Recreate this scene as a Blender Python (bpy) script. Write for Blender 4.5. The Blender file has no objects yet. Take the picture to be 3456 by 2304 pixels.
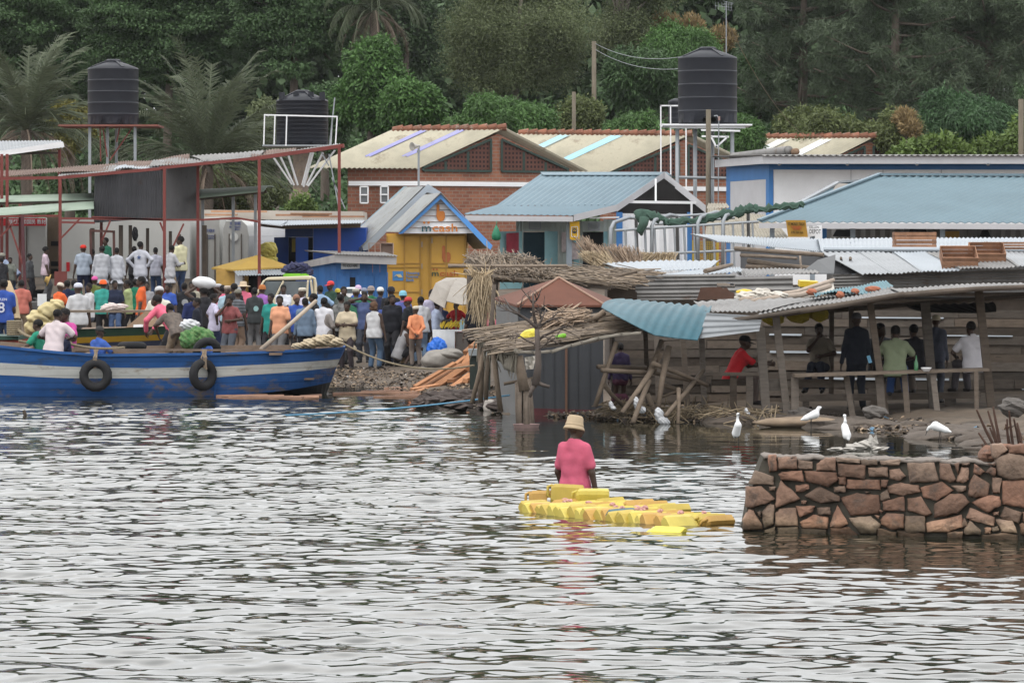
import bpy, bmesh, math, random
import numpy as np
from mathutils import Vector as V, Matrix, Euler
R = math.radians
rnd = random.Random(7)
nrg = np.random.default_rng(11)
SC = bpy.context.scene
COL = SC.collection

# ------------------------------------------------------------------ camera, sky, light, exposure
F, CH, HY = 14645.0, 2.94, 855.0      # focal length in photo pixels, eye height, horizon row
cam = bpy.data.cameras.new("camera"); co = bpy.data.objects.new("camera", cam); COL.objects.link(co)
co.location = (0, 0, CH); co.rotation_euler = (R(90), 0, 0)
cam.sensor_width = 36; cam.lens = F / 3456 * 36; cam.shift_y = -(1152 - HY) / 3456
cam.clip_start = 1; cam.clip_end = 2000
SC.camera = co
SUN_EL, SUN_AZ = R(60), R(205)         # veiled high sun behind the camera's left shoulder
W = bpy.data.worlds.new("World"); SC.world = W; W.use_nodes = True
def world():
 nt = W.node_tree; N = nt.nodes; L = nt.links; N.clear()
 out = N.new('ShaderNodeOutputWorld'); bg = N.new('ShaderNodeBackground'); bg.inputs[1].default_value = 0.12
 sky = N.new('ShaderNodeTexSky'); sky.sky_type = 'NISHITA'; sky.sun_disc = False
 sky.sun_elevation = SUN_EL; sky.sun_rotation = SUN_AZ; sky.dust_density = 4; sky.air_density = 1.2
 tc = N.new('ShaderNodeTexCoord')
 nz = N.new('ShaderNodeTexNoise'); nz.inputs['Scale'].default_value = 2.2; nz.inputs['Detail'].default_value = 5
 mp = N.new('ShaderNodeMapping'); mp.inputs['Scale'].default_value = (1, 1, 2.5)
 L.new(tc.outputs['Generated'], mp.inputs[0]); L.new(mp.outputs[0], nz.inputs['Vector'])
 cr = N.new('ShaderNodeValToRGB')
 cr.color_ramp.elements[0].position = .3; cr.color_ramp.elements[0].color = (8.2, 8.5, 9.0, 1)
 cr.color_ramp.elements[1].position = .72; cr.color_ramp.elements[1].color = (14.2, 14.0, 13.6, 1)
 L.new(nz.outputs[0], cr.inputs[0])
 # overcast: brighter overhead than at the horizon
 dot = N.new('ShaderNodeSeparateXYZ'); L.new(tc.outputs['Generated'], dot.inputs[0])
 mr = N.new('ShaderNodeMapRange'); mr.inputs[1].default_value = 0; mr.inputs[2].default_value = 1
 mr.inputs[3].default_value = .96; mr.inputs[4].default_value = 1.3
 L.new(dot.outputs['Z'], mr.inputs[0])
 ml = N.new('ShaderNodeVectorMath'); ml.operation = 'SCALE'
 L.new(cr.outputs[0], ml.inputs[0]); L.new(mr.outputs[0], ml.inputs['Scale'])
 mx = N.new('ShaderNodeMix'); mx.data_type = 'RGBA'; mx.inputs[0].default_value = .93
 L.new(sky.outputs[0], mx.inputs[6]); L.new(ml.outputs[0], mx.inputs[7])
 L.new(mx.outputs[2], bg.inputs[0]); L.new(bg.outputs[0], out.inputs[0])
world()
sl = bpy.data.lights.new("sun", 'SUN'); so = bpy.data.objects.new("sun", sl); COL.objects.link(so)
sl.energy = 0.95; sl.angle = R(28); sl.color = (1, .96, .9)
so.rotation_euler = Euler((R(90) - SUN_EL, 0, math.pi - SUN_AZ)); so.location = (20, 150, 120)
SC.view_settings.view_transform = 'Standard'; SC.view_settings.look = 'None'
SC.view_settings.exposure = 0.28; SC.view_settings.gamma = 1
SC.render.engine = 'CYCLES'; SC.cycles.use_denoising = True
SC.cycles.max_bounces = 6; SC.cycles.diffuse_bounces = 3; SC.cycles.glossy_bounces = 3
SC.cycles.transmission_bounces = 3; SC.cycles.transparent_max_bounces = 4
SC.cycles.caustics_reflective = False; SC.cycles.caustics_refractive = False

# ------------------------------------------------------------------ helpers
def P(px, py, d): return V(((px - 1728) / F * d, d, CH - (py - HY) / F * d))
def PZ(px, d, z): return V(((px - 1728) / F * d, d, z))
def lerp(a, b, t): return a + (b - a) * t
def tag(o, label=None, cat=None, group=None, kind=None):
 if label: o['label'] = label
 if cat: o['category'] = cat
 if group: o['group'] = group
 if kind: o['kind'] = kind
 return o
def thing(name, loc, label, cat, group=None, rz=0):
 o = bpy.data.objects.new(name, None); COL.objects.link(o); o.location = loc; o.rotation_euler = (0, 0, rz)
 o.empty_display_size = .2
 return tag(o, label, cat, group)
def mkmesh(name, v, f, tint=None, smooth=False):
 me = bpy.data.meshes.new(name)
 me.from_pydata([tuple(p) for p in v], [], f);
 if tint is not None and len(tint) == len(v):
  a = me.attributes.new('tint', 'FLOAT', 'POINT'); a.data.foreach_set('value', np.asarray(tint, dtype=np.float32))
 if smooth: me.polygons.foreach_set('use_smooth', [True] * len(me.polygons))
 me.update(); return me
def npmesh(name, v, f, tint=None, smooth=False):
 """v (n,3) array, f (m,k) array of equal sized faces"""
 v = np.ascontiguousarray(v, dtype=np.float32); f = np.ascontiguousarray(f, dtype=np.int32); m, k = f.shape
 me = bpy.data.meshes.new(name)
 me.vertices.add(len(v)); me.vertices.foreach_set('co', v.ravel())
 me.loops.add(m * k); me.loops.foreach_set('vertex_index', f.ravel())
 me.polygons.add(m); me.polygons.foreach_set('loop_start', np.arange(m, dtype=np.int32) * k)
 if smooth: me.polygons.foreach_set('use_smooth', np.ones(m, dtype=bool))
 if tint is not None:
  a = me.attributes.new('tint', 'FLOAT', 'POINT'); a.data.foreach_set('value', np.ascontiguousarray(tint, dtype=np.float32))
 me.update(calc_edges=True); return me
def put(name, me, m, parent=None, loc=None, **kw):
 o = bpy.data.objects.new(name, me); COL.objects.link(o)
 if m is not None:
  if isinstance(m, (list, tuple)):
   for q in m: me.materials.append(q)
  else: me.materials.append(m)
 if parent: o.parent = parent
 if loc is not None: o.location = loc
 return tag(o, **kw)

class MB:
 """collects shapes and links them as ONE mesh object"""
 def __init__(s): s.v = []; s.f = []; s.t = []; s.cut = []; s.jit = 0.0
 def add(s, vs, fs, tint=None):
  b = len(s.v); s.cut.append((b, len(s.f))); s.v += [V(p) for p in vs]; s.f += [tuple(b + i for i in q) for q in fs]
  if tint is None: tint = rnd.uniform(-s.jit, s.jit) if s.jit else 0
  s.t += [tint] * len(vs); return s
 def box(s, c, size, rot=None, tint=None):
  c = V(c); h = [x / 2 for x in size]
  vs = [V((x * h[0], y * h[1], z * h[2])) for z in (-1, 1) for y in (-1, 1) for x in (-1, 1)]
  if rot is not None:
   m = rot if isinstance(rot, Matrix) else Euler(rot).to_matrix()
   vs = [m @ p for p in vs]
  return s.add([c + p for p in vs], [(0, 2, 3, 1), (4, 5, 7, 6), (0, 1, 5, 4), (2, 6, 7, 3), (0, 4, 6, 2), (1, 3, 7, 5)], tint)
 def beam(s, a, b, w, h, up=(0, 0, 1), tint=None):
  a, b = V(a), V(b); d = (b - a); L = d.length; d.normalize(); up = V(up)
  x = d.cross(up)
  if x.length < 1e-3: x = d.cross(V((0, 1, 0)))
  x.normalize(); z = x.cross(d)
  return s.box((a + b) / 2, (w, L, h), Matrix((x, d, z)).transposed(), tint)
 def tube(s, pts, rad, n=8, cap=True, tint=None, squash=1.0):
  pts = [V(p) for p in pts]; k = len(pts)
  if not isinstance(rad, (list, tuple)): rad = [rad] * k
  vs = []; prev = None
  for i, p in enumerate(pts):
   d = (pts[min(i + 1, k - 1)] - pts[max(i - 1, 0)]).normalized()
   if prev is None:
    u = d.cross(V((0, 0, 1)))
    if u.length < .05: u = d.cross(V((0, 1, 0)))
   else: u = prev - d * prev.dot(d)
   u.normalize(); prev = u; w = d.cross(u)
   for j in range(n):
    a = 2 * math.pi * j / n; vs.append(p + (u * math.cos(a) + w * math.sin(a) * squash) * rad[i])
  fs = [(i * n + j, i * n + (j + 1) % n, (i + 1) * n + (j + 1) % n, (i + 1) * n + j) for i in range(k - 1) for j in range(n)]
  if cap: fs += [tuple(range(n))[::-1], tuple((k - 1) * n + j for j in range(n))]
  return s.add(vs, fs, tint)
 def prism(s, poly, ext, tint=None):
  poly = [V(p) for p in poly]; ext = V(ext); n = len(poly)
  fs = [tuple(range(n)), tuple(range(2 * n - 1, n - 1, -1))] + [(i, i + n, (i + 1) % n + n, (i + 1) % n) for i in range(n)]
  return s.add(poly + [p + ext for p in poly], fs, tint)
 def sheet(s, A, B, C, D, nu=1, nv=1, disp=None, th=.03, tint=None):
  """slab on quad A-B-C-D (AB = u, AD = v); disp(u,v) lifts it along the normal"""
  A, B, C, D = V(A), V(B), V(C), V(D); n = (B - A).cross(D - A).normalized()
  if n.z < -.2 or (abs(n.z) <= .2 and n.y > 0): n = -n
  top = []
  for j in range(nv + 1):
   for i in range(nu + 1):
    u, v = i / nu, j / nv; p = lerp(lerp(A, B, u), lerp(D, C, u), v)
    if disp: p = p + n * disp(u, v)
    top.append(p)
  m = len(top); w = nu + 1; vs = top + [p - n * th for p in top]; fs = []
  for j in range(nv):
   for i in range(nu):
    a = j * w + i; fs.append((a, a + 1, a + w + 1, a + w)); fs.append((m + a, m + a + w, m + a + w + 1, m + a + 1))
  for i in range(nu):
   fs.append((i, i + m, i + 1 + m, i + 1)); a = nv * w + i; fs.append((a, a + 1, a + 1 + m, a + m))
  for j in range(nv):
   a = j * w; fs.append((a, a + w, a + w + m, a + m)); a = j * w + nu; fs.append((a, a + m, a + w + m, a + w))
  return s.add(vs, fs, tint)
 def corr(s, A, B, C, D, pitch=.09, amp=.014, nv=1, th=.012, wob=0, tint=None, trap=False):
  """corrugated sheet, ridges running along A->D"""
  A, B, C, D = V(A), V(B), V(C), V(D); L = (B - A).length; k = max(2, min(240, round(L / pitch))); ph = rnd.random() * 9
  def dsp(u, v):
   c = math.cos(u * k * 2 * math.pi)
   if trap: c = max(-.45, min(.45, c)) * 2
   z = amp * c
   if wob: z += wob * (math.sin(u * 5 + ph + v * 3) + math.sin(v * 6 - ph + u * 9) * .6)
   return z
  return s.sheet(A, B, C, D, k * 4, nv, dsp, th, tint)
 def lathe(s, c, prof, n=24, tint=None, axis=None):
  c = V(c); vs = []; k = len(prof)
  for r, z in prof:
   for j in range(n):
    a = 2 * math.pi * j / n; vs.append(V((r * math.cos(a), r * math.sin(a), z)))
  if axis is not None: q = V((0, 0, 1)).rotation_difference(V(axis)); vs = [q @ p for p in vs]
  fs = [(i * n + j, i * n + (j + 1) % n, (i + 1) * n + (j + 1) % n, (i + 1) * n + j) for i in range(k - 1) for j in range(n)]
  fs += [tuple(range(n))[::-1], tuple((k - 1) * n + j for j in range(n))]
  return s.add([c + p for p in vs], fs, tint)
 def blob(s, c, r, rot=None, nu=14, nv=9, noise=0, tint=None, fr=3.0, flat=None, fold=0):
  if fold: nu, nv = 44, 26
  c = V(c); vs = []; o = rnd.random() * 50
  m = Euler(rot).to_matrix() if rot is not None else Matrix.Identity(3)
  for i in range(nv + 1):
   t = math.pi * i / nv
   for j in range(nu):
    a = 2 * math.pi * j / nu; p = V((math.sin(t) * math.cos(a), math.sin(t) * math.sin(a), math.cos(t)))
    k = 1 + noise * (math.sin(p.x * fr + o) * math.sin(p.y * fr * 1.3 + o * 2) + .6 * math.sin(p.z * fr * 2.1 + p.x * fr * 1.7 + o) + .4 * math.sin(p.y * fr * 3.7 + o * 3 + p.z * 4))
    if fold: k += fold * (abs(math.sin(p.x * 3.1 + p.z * 2.3 + o + 2.4 * math.sin(p.y * 2.2 + p.z * 1.7 + o))) ** .6 + .7 * abs(math.sin(p.z * 4.3 - p.x * 2.9 + o * 2 + 2.2 * math.sin(p.x * 2.6 + p.y * 3.1))) - .9)
    p = V((p.x * r[0], p.y * r[1], p.z * r[2])) * k
    if flat is not None and p.z < flat: p.z = flat
    vs.append(c + m @ p)
  fs = [(i * nu + j, (i + 1) * nu + j, (i + 1) * nu + (j + 1) % nu, i * nu + (j + 1) % nu) for i in range(nv) for j in range(nu)]
  return s.add(vs, fs, tint)
 def text(s, body, o, u, w, size, th=.012, align='CENTER', tint=None, sx=1.0, fit=None):
  """solid lettering: o = anchor, u = reading direction, w = up direction"""
  cu = bpy.data.curves.new('t', 'FONT'); cu.body = body; cu.size = size; cu.align_x = align; cu.align_y = 'CENTER'
  cu.extrude = th / 2; cu.resolution_u = 3; cu.offset = size * .012
  ob = bpy.data.objects.new('t', cu); COL.objects.link(ob)
  dg = bpy.context.evaluated_depsgraph_get(); dg.update(); me = bpy.data.meshes.new_from_object(ob.evaluated_get(dg))
  u, w = V(u).normalized(), V(w).normalized(); n = u.cross(w)
  if fit and len(me.vertices): xs = [p.co.x for p in me.vertices]; sx = fit / (max(xs) - min(xs))
  s.add([V(o) + u * p.co.x * sx + w * p.co.y + n * p.co.z for p in me.vertices], [tuple(q.vertices) for q in me.polygons], tint)
  bpy.data.objects.remove(ob); bpy.data.curves.remove(cu); bpy.data.meshes.remove(me); return s
 def build_each(s, name, m, parent=None, smooth=False, **kw):
  """every piece that was added becomes an object of its own"""
  for k, (a, f) in enumerate(s.cut):
   b, g = s.cut[k + 1] if k + 1 < len(s.cut) else (len(s.v), len(s.f)); q = MB(); q.v = s.v[a:b]; q.t = s.t[a:b]; q.f = [tuple(i - a for i in x) for x in s.f[f:g]]; q.build(name, m, parent, smooth, **kw)
 def build(s, name, m, parent=None, smooth=False, **kw):
  if parent is not None: o = V(parent.location)
  else:
   xs = [p.x for p in s.v]; ys = [p.y for p in s.v]; o = V(((min(xs) + max(xs)) / 2, (min(ys) + max(ys)) / 2, min(p.z for p in s.v)))
  me = mkmesh(name, [p - o for p in s.v], s.f, s.t, smooth)
  bm = bmesh.new(); bm.from_mesh(me); bmesh.ops.recalc_face_normals(bm, faces=bm.faces); bm.to_mesh(me); bm.free()
  return put(name, me, m, parent, None if parent is not None else o, **kw)
def bevel(o, w, seg=2):
 md = o.modifiers.new('bevel', 'BEVEL'); md.width = w; md.segments = seg; md.limit_method = 'ANGLE'; return o
def chain(a, b, sag, n=14):
 return [lerp(V(a), V(b), i / n) - V((0, 0, sag * 4 * (i / n) * (1 - i / n))) for i in range(n + 1)]

# ------------------------------------------------------------------ materials
MATS = {}
def mat(name, col, rough=.75, var=.18, scale=2.0, metal=0, bump=0, bscale=30, dirt=None, dcol=(.1, .08, .06), dscale=2.5, stretch=(1, 1, 1), spec=.3, coord='Object', col2=None):
 """principled surface: noise-varied colour, per-piece 'tint', optional dirt / rust patches and bump"""
 if name in MATS: return MATS[name]
 m = bpy.data.materials.new(name); m.use_nodes = True; nt = m.node_tree; N = nt.nodes; L = nt.links
 b = N['Principled BSDF']; b.inputs['Roughness'].default_value = rough; b.inputs['Metallic'].default_value = metal
 b.inputs['Specular IOR Level'].default_value = spec
 tc = N.new('ShaderNodeTexCoord'); mp = N.new('ShaderNodeMapping'); mp.inputs['Scale'].default_value = stretch
 L.new(tc.outputs[coord], mp.inputs[0])
 nz = N.new('ShaderNodeTexNoise'); nz.inputs['Scale'].default_value = scale; nz.inputs['Detail'].default_value = 6; nz.inputs['Roughness'].default_value = .65
 L.new(mp.outputs[0], nz.inputs['Vector'])
 mr = N.new('ShaderNodeMapRange'); mr.inputs[1].default_value = .25; mr.inputs[2].default_value = .75
 mr.inputs[3].default_value = 1 - var; mr.inputs[4].default_value = 1 + var; L.new(nz.outputs[0], mr.inputs[0])
 at = N.new('ShaderNodeAttribute'); at.attribute_name = 'tint'
 ad = N.new('ShaderNodeMath'); ad.operation = 'ADD'; ad.inputs[1].default_value = 1; L.new(at.outputs['Fac'], ad.inputs[0])
 mu = N.new('ShaderNodeMath'); mu.operation = 'MULTIPLY'; L.new(ad.outputs[0], mu.inputs[0]); L.new(mr.outputs[0], mu.inputs[1])
 sc = N.new('ShaderNodeVectorMath'); sc.operation = 'SCALE'; sc.inputs[0].default_value = col; L.new(mu.outputs[0], sc.inputs['Scale'])
 if col2:
  fm = N.new('ShaderNodeMath'); fm.operation = 'MULTIPLY'; fm.inputs[1].default_value = 37.7; L.new(at.outputs['Fac'], fm.inputs[0]); fr = N.new('ShaderNodeMath'); fr.operation = 'FRACT'; L.new(fm.outputs[0], fr.inputs[0])
  cm = N.new('ShaderNodeMix'); cm.data_type = 'RGBA'; cm.inputs[6].default_value = (*col, 1); cm.inputs[7].default_value = (*col2, 1); L.new(fr.outputs[0], cm.inputs[0]); L.new(cm.outputs[2], sc.inputs[0])
 res = sc.outputs[0]
 if dirt is not None:
  n2 = N.new('ShaderNodeTexNoise'); n2.inputs['Scale'].default_value = dscale; n2.inputs['Detail'].default_value = 8; n2.inputs['Roughness'].default_value = .7
  L.new(mp.outputs[0], n2.inputs['Vector'])
  r2 = N.new('ShaderNodeMapRange'); r2.inputs[1].default_value = dirt; r2.inputs[2].default_value = dirt + .12; L.new(n2.outputs[0], r2.inputs[0])
  mx = N.new('ShaderNodeMix'); mx.data_type = 'RGBA'; L.new(r2.outputs[0], mx.inputs[0]); L.new(res, mx.inputs[6]); mx.inputs[7].default_value = (*dcol, 1)
  res = mx.outputs[2]
 L.new(res, b.inputs['Base Color'])
 if bump:
  bp = N.new('ShaderNodeBump'); bp.inputs['Strength'].default_value = bump; bp.inputs['Distance'].default_value = .02
  n3 = N.new('ShaderNodeTexNoise'); n3.inputs['Scale'].default_value = bscale; n3.inputs['Detail'].default_value = 4
  L.new(mp.outputs[0], n3.inputs['Vector']); L.new(n3.outputs[0], bp.inputs['Height']); L.new(bp.outputs[0], b.inputs['Normal'])
 MATS[name] = m; return m
def stains(m, pitch=0, water=False):
 """plank seams every 'pitch' metres, or the wet foot and mineral line of a wall in water"""
 nt = m.node_tree; N = nt.nodes; L = nt.links; b = N['Principled BSDF']; src = b.inputs['Base Color'].links[0].from_socket; tc = N.new('ShaderNodeTexCoord'); sp = N.new('ShaderNodeSeparateXYZ'); L.new(tc.outputs['Object'], sp.inputs[0])
 nz = N.new('ShaderNodeTexNoise'); nz.inputs['Scale'].default_value = 5; L.new(tc.outputs['Object'], nz.inputs['Vector']); ad = N.new('ShaderNodeMath'); ad.operation = 'MULTIPLY_ADD'; ad.inputs[1].default_value = .10 if water else .012; L.new(nz.outputs[0], ad.inputs[0]); L.new(sp.outputs[2], ad.inputs[2]); z = ad.outputs[0]
 if pitch:
  d = N.new('ShaderNodeMath'); d.operation = 'DIVIDE'; d.inputs[1].default_value = pitch; L.new(z, d.inputs[0]); f = N.new('ShaderNodeMath'); f.operation = 'FRACT'; L.new(d.outputs[0], f.inputs[0]); z = f.outputs[0]
 r = N.new('ShaderNodeValToRGB'); e = r.color_ramp.elements; L.new(z, r.inputs[0])
 for k, (p, c) in enumerate(((.09, (.4, .42, .36)), (.13, (1.15, 1.2, 1.1)), (.17, (1.5, 1.55, 1.45)), (.26, (1, 1, 1))) if water else ((0, (.45, .45, .45)), (.05, (.55, .55, .55)), (.09, (1, 1, 1)))):
  if k > 1: e.new(p)
  e[k].position = p; e[k].color = (*c, 1)
 mx = N.new('ShaderNodeMix'); mx.data_type = 'RGBA'; mx.blend_type = 'MULTIPLY'; mx.inputs[0].default_value = 1; L.new(src, mx.inputs[6]); L.new(r.outputs[0], mx.inputs[7]); L.new(mx.outputs[2], b.inputs['Base Color']); return m
def leafmat(name, col, tr=.25, var=.35):
 if name in MATS: return MATS[name]
 m = mat(name, col, rough=.6, var=var, scale=.9, spec=.25); nt = m.node_tree; N = nt.nodes; L = nt.links
 b = N['Principled BSDF']; out = N['Material Output']; t = N.new('ShaderNodeBsdfTranslucent'); mx = N.new('ShaderNodeMixShader'); mx.inputs[0].default_value = tr
 src = b.inputs['Base Color'].links[0].from_socket; L.new(src, t.inputs[0])
 L.new(b.outputs[0], mx.inputs[1]); L.new(t.outputs[0], mx.inputs[2]); L.new(mx.outputs[0], out.inputs[0]); return m
def brickmat(name, ang, c1=(.30, .125, .075), c2=(.22, .085, .055), mort=(.25, .19, .15)):
 m = mat(name, c1, rough=.9, var=.22, scale=.8); nt = m.node_tree; N = nt.nodes; L = nt.links; b = N['Principled BSDF']
 tc = N.new('ShaderNodeTexCoord'); r = N.new('ShaderNodeVectorRotate'); r.rotation_type = 'Z_AXIS'; r.inputs['Angle'].default_value = -ang
 L.new(tc.outputs['Object'], r.inputs[0]); sp = N.new('ShaderNodeSeparateXYZ'); L.new(r.outputs[0], sp.inputs[0])
 cb = N.new('ShaderNodeCombineXYZ'); L.new(sp.outputs[0], cb.inputs[0]); L.new(sp.outputs[2], cb.inputs[1])
 br = N.new('ShaderNodeTexBrick'); br.inputs['Color1'].default_value = (*c1, 1); br.inputs['Color2'].default_value = (*c2, 1); br.inputs['Mortar'].default_value = (*mort, 1)
 br.inputs['Scale'].default_value = 1; br.inputs['Brick Width'].default_value = .3; br.inputs['Row Height'].default_value = .13; br.inputs['Mortar Size'].default_value = .014
 L.new(cb.outputs[0], br.inputs['Vector'])
 sc = b.inputs['Base Color'].links[0].from_node; L.new(br.outputs['Color'], sc.inputs[0]); return m
def shirtmat(name, c1, kind, c2=(.5, .5, .5), sc=1.0):
 """striped / checked / printed cloth"""
 if name in MATS: return MATS[name]
 m = mat(name, c1, rough=.9, var=.12, scale=6); nt = m.node_tree; N = nt.nodes; L = nt.links; b = N['Principled BSDF']
 tc = N.new('ShaderNodeTexCoord'); src = b.inputs['Base Color'].links[0].from_node
 if kind == 'dots':
  w = N.new('ShaderNodeTexVoronoi'); w.inputs['Scale'].default_value = 28 * sc; L.new(tc.outputs['Object'], w.inputs['Vector']); f = w.outputs['Distance']
 else:
  w = N.new('ShaderNodeTexWave'); w.wave_type = 'BANDS'; w.bands_direction = {'v': 'X', 'h': 'Z', 'check': 'X'}[kind]; w.inputs['Scale'].default_value = 8 * sc
  L.new(tc.outputs['Object'], w.inputs['Vector']); f = w.outputs['Fac']
  if kind == 'check':
   w2 = N.new('ShaderNodeTexWave'); w2.wave_type = 'BANDS'; w2.bands_direction = 'Z'; w2.inputs['Scale'].default_value = 8 * sc; L.new(tc.outputs['Object'], w2.inputs['Vector'])
   a = N.new('ShaderNodeMath'); a.operation = 'MULTIPLY'; L.new(f, a.inputs[0]); L.new(w2.outputs['Fac'], a.inputs[1]); f = a.outputs[0]
 mx = N.new('ShaderNodeMix'); mx.data_type = 'RGBA'; L.new(f, mx.inputs[0]); mx.inputs[6].default_value = (*c1, 1); mx.inputs[7].default_value = (*c2, 1)
 L.new(mx.outputs[2], src.inputs[0]); return m
wood = mat('weathered_wood', (.17, .135, .105), .85, .35, 2, bump=.4, stretch=(3, 3, 8), dirt=.62, dcol=(.07, .055, .045))
wood_dark = mat('dark_wood', (.085, .068, .055), .85, .35, 2.5, bump=.4)
wood_fresh = mat('fresh_timber', (.36, .20, .12), .8, .3, 3, bump=.3)
straw = mat('dry_straw', (.205, .16, .115), .9, .45, 5, stretch=(1, 1, 3), col2=(.17, .14, .115))
straw_pale = mat('pale_reed', (.36, .285, .19), .9, .35, 5)
galv = mat('galvanised_sheet', (.25, .265, .28), .42, .2, 1.2, metal=.35, dirt=.66, dcol=(.16, .12, .10), dscale=1.6)
galv_new = mat('new_zinc_sheet', (.325, .36, .395), .45, .14, .8, metal=.15, dirt=.72, dcol=(.22, .21, .21), dscale=1.0)
galv_old = mat('old_tin_sheet', (.20, .195, .19), .6, .35, 1.5, metal=.2, dirt=.58, dcol=(.13, .085, .06), dscale=2)
steel = mat('grey_steel', (.27, .29, .31), .5, .15, 2, metal=.3)
white_paint = mat('white_paint', (.76, .77, .79), .6, .08, 1.5, dirt=.7, dcol=(.42, .40, .37), dscale=1.5)
grey_paint = mat('pale_grey_paint', (.47, .47, .49), .65, .08, 1.5, dirt=.7, dcol=(.33, .31, .29))
red_steel = mat('red_oxide_steel', (.17, .042, .036), .6, .2, 3)
black_plastic = mat('black_plastic', (.018, .020, .030), .42, .2, 2, spec=.45)
rubber = mat('rubber', (.018, .018, .020), .8, .25, 6)
rope_m = mat('rope', (.20, .165, .11), .9, .3, 30)
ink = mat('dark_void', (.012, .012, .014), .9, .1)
pale_cloth = mat('pale_cloth', (.50, .47, .42), .9, .15, 3, bump=.3, bscale=9)
# ------------------------------------------------------------------ ground, water
SHX = [-3000, 0, 1150, 1300, 1480, 1600, 1700, 2050, 2600, 2850, 3050, 3250, 3456, 6500]
SHD = [99, 98, 97, 94, 90, 84, 79.5, 77, 75.2, 73.2, 71, 68.5, 65, 62]
ZT = [-60, -30, -4, 0, 5, 18, 36, 55, 80, 110, 170, 400]
ZV = [-3, -2, -.3, 0, .13, .45, .88, 1.3, 1.8, 3.2, 8, 16]
def zground(x, d):
 px = x / np.maximum(d, 1) * F + 1728
 return np.interp(d - np.interp(px, SHX, SHD), ZT, ZV)
def zg(px, d): return float(zground(np.array((px - 1728) / F * d), np.array(d)))
def sines(x, y, comps):
 z = np.zeros_like(x)
 for kx, ky, a, p in comps: z += a * np.sin(kx * x + ky * y + p)
 return z
def comps(n, l0, l1, slope, ang0, spread, r):
 out = []
 for i in range(n):
  l = l0 * (l1 / l0) ** r.random(); k = 2 * math.pi / l; th = r.normal(ang0, spread); out.append((k * math.cos(th), k * math.sin(th), slope / k * math.sqrt(2 / n) * r.uniform(.6, 1.4), r.random() * 6.28))
 return out
def grid_faces(nx, ny):
 i = np.arange(nx * ny).reshape(ny, nx)
 return np.stack([i[:-1, :-1], i[:-1, 1:], i[1:, 1:], i[1:, :-1]], -1).reshape(-1, 4)
def build_ground():
 xs = np.unique(np.concatenate([np.linspace(-400, -60, 18), np.arange(-60, -16, 2), np.arange(-16, 16, .16), np.arange(16, 60, 2), np.linspace(60, 400, 18)]))
 ys = np.unique(np.concatenate([np.linspace(-60, 58, 12), np.arange(58, 110, .2), np.arange(110, 180, 1.5), np.arange(180, 700, 12)]))
 X, Y = np.meshgrid(xs, ys); Z = zground(X, Y); r = np.random.default_rng(3)
 near = np.clip((112 - Y) / 20, 0, 1) * (Y > 60)
 Z += near * (sines(X, Y, comps(40, .5, 3, .10, 0, 3, r)) + sines(X, Y, comps(30, .25, .6, .12, 0, 3, r)) * (np.abs(Z) < .5))
 Z += (Y > 120) * sines(X, Y, comps(20, 6, 40, .06, 0, 3, r))
 me = npmesh('ground', np.stack([X, Y, Z], -1).reshape(-1, 3), grid_faces(len(xs), len(ys)), smooth=True)
 m = mat('earth', (.105, .082, .062), .95, .35, 1.2, bump=.8, bscale=8, dirt=.52, dcol=(.055, .045, .036), dscale=1.3)
 put('ground', me, m, kind='structure', label='muddy brown shore rising to the trading post and the wooded slope')
build_ground()
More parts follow.
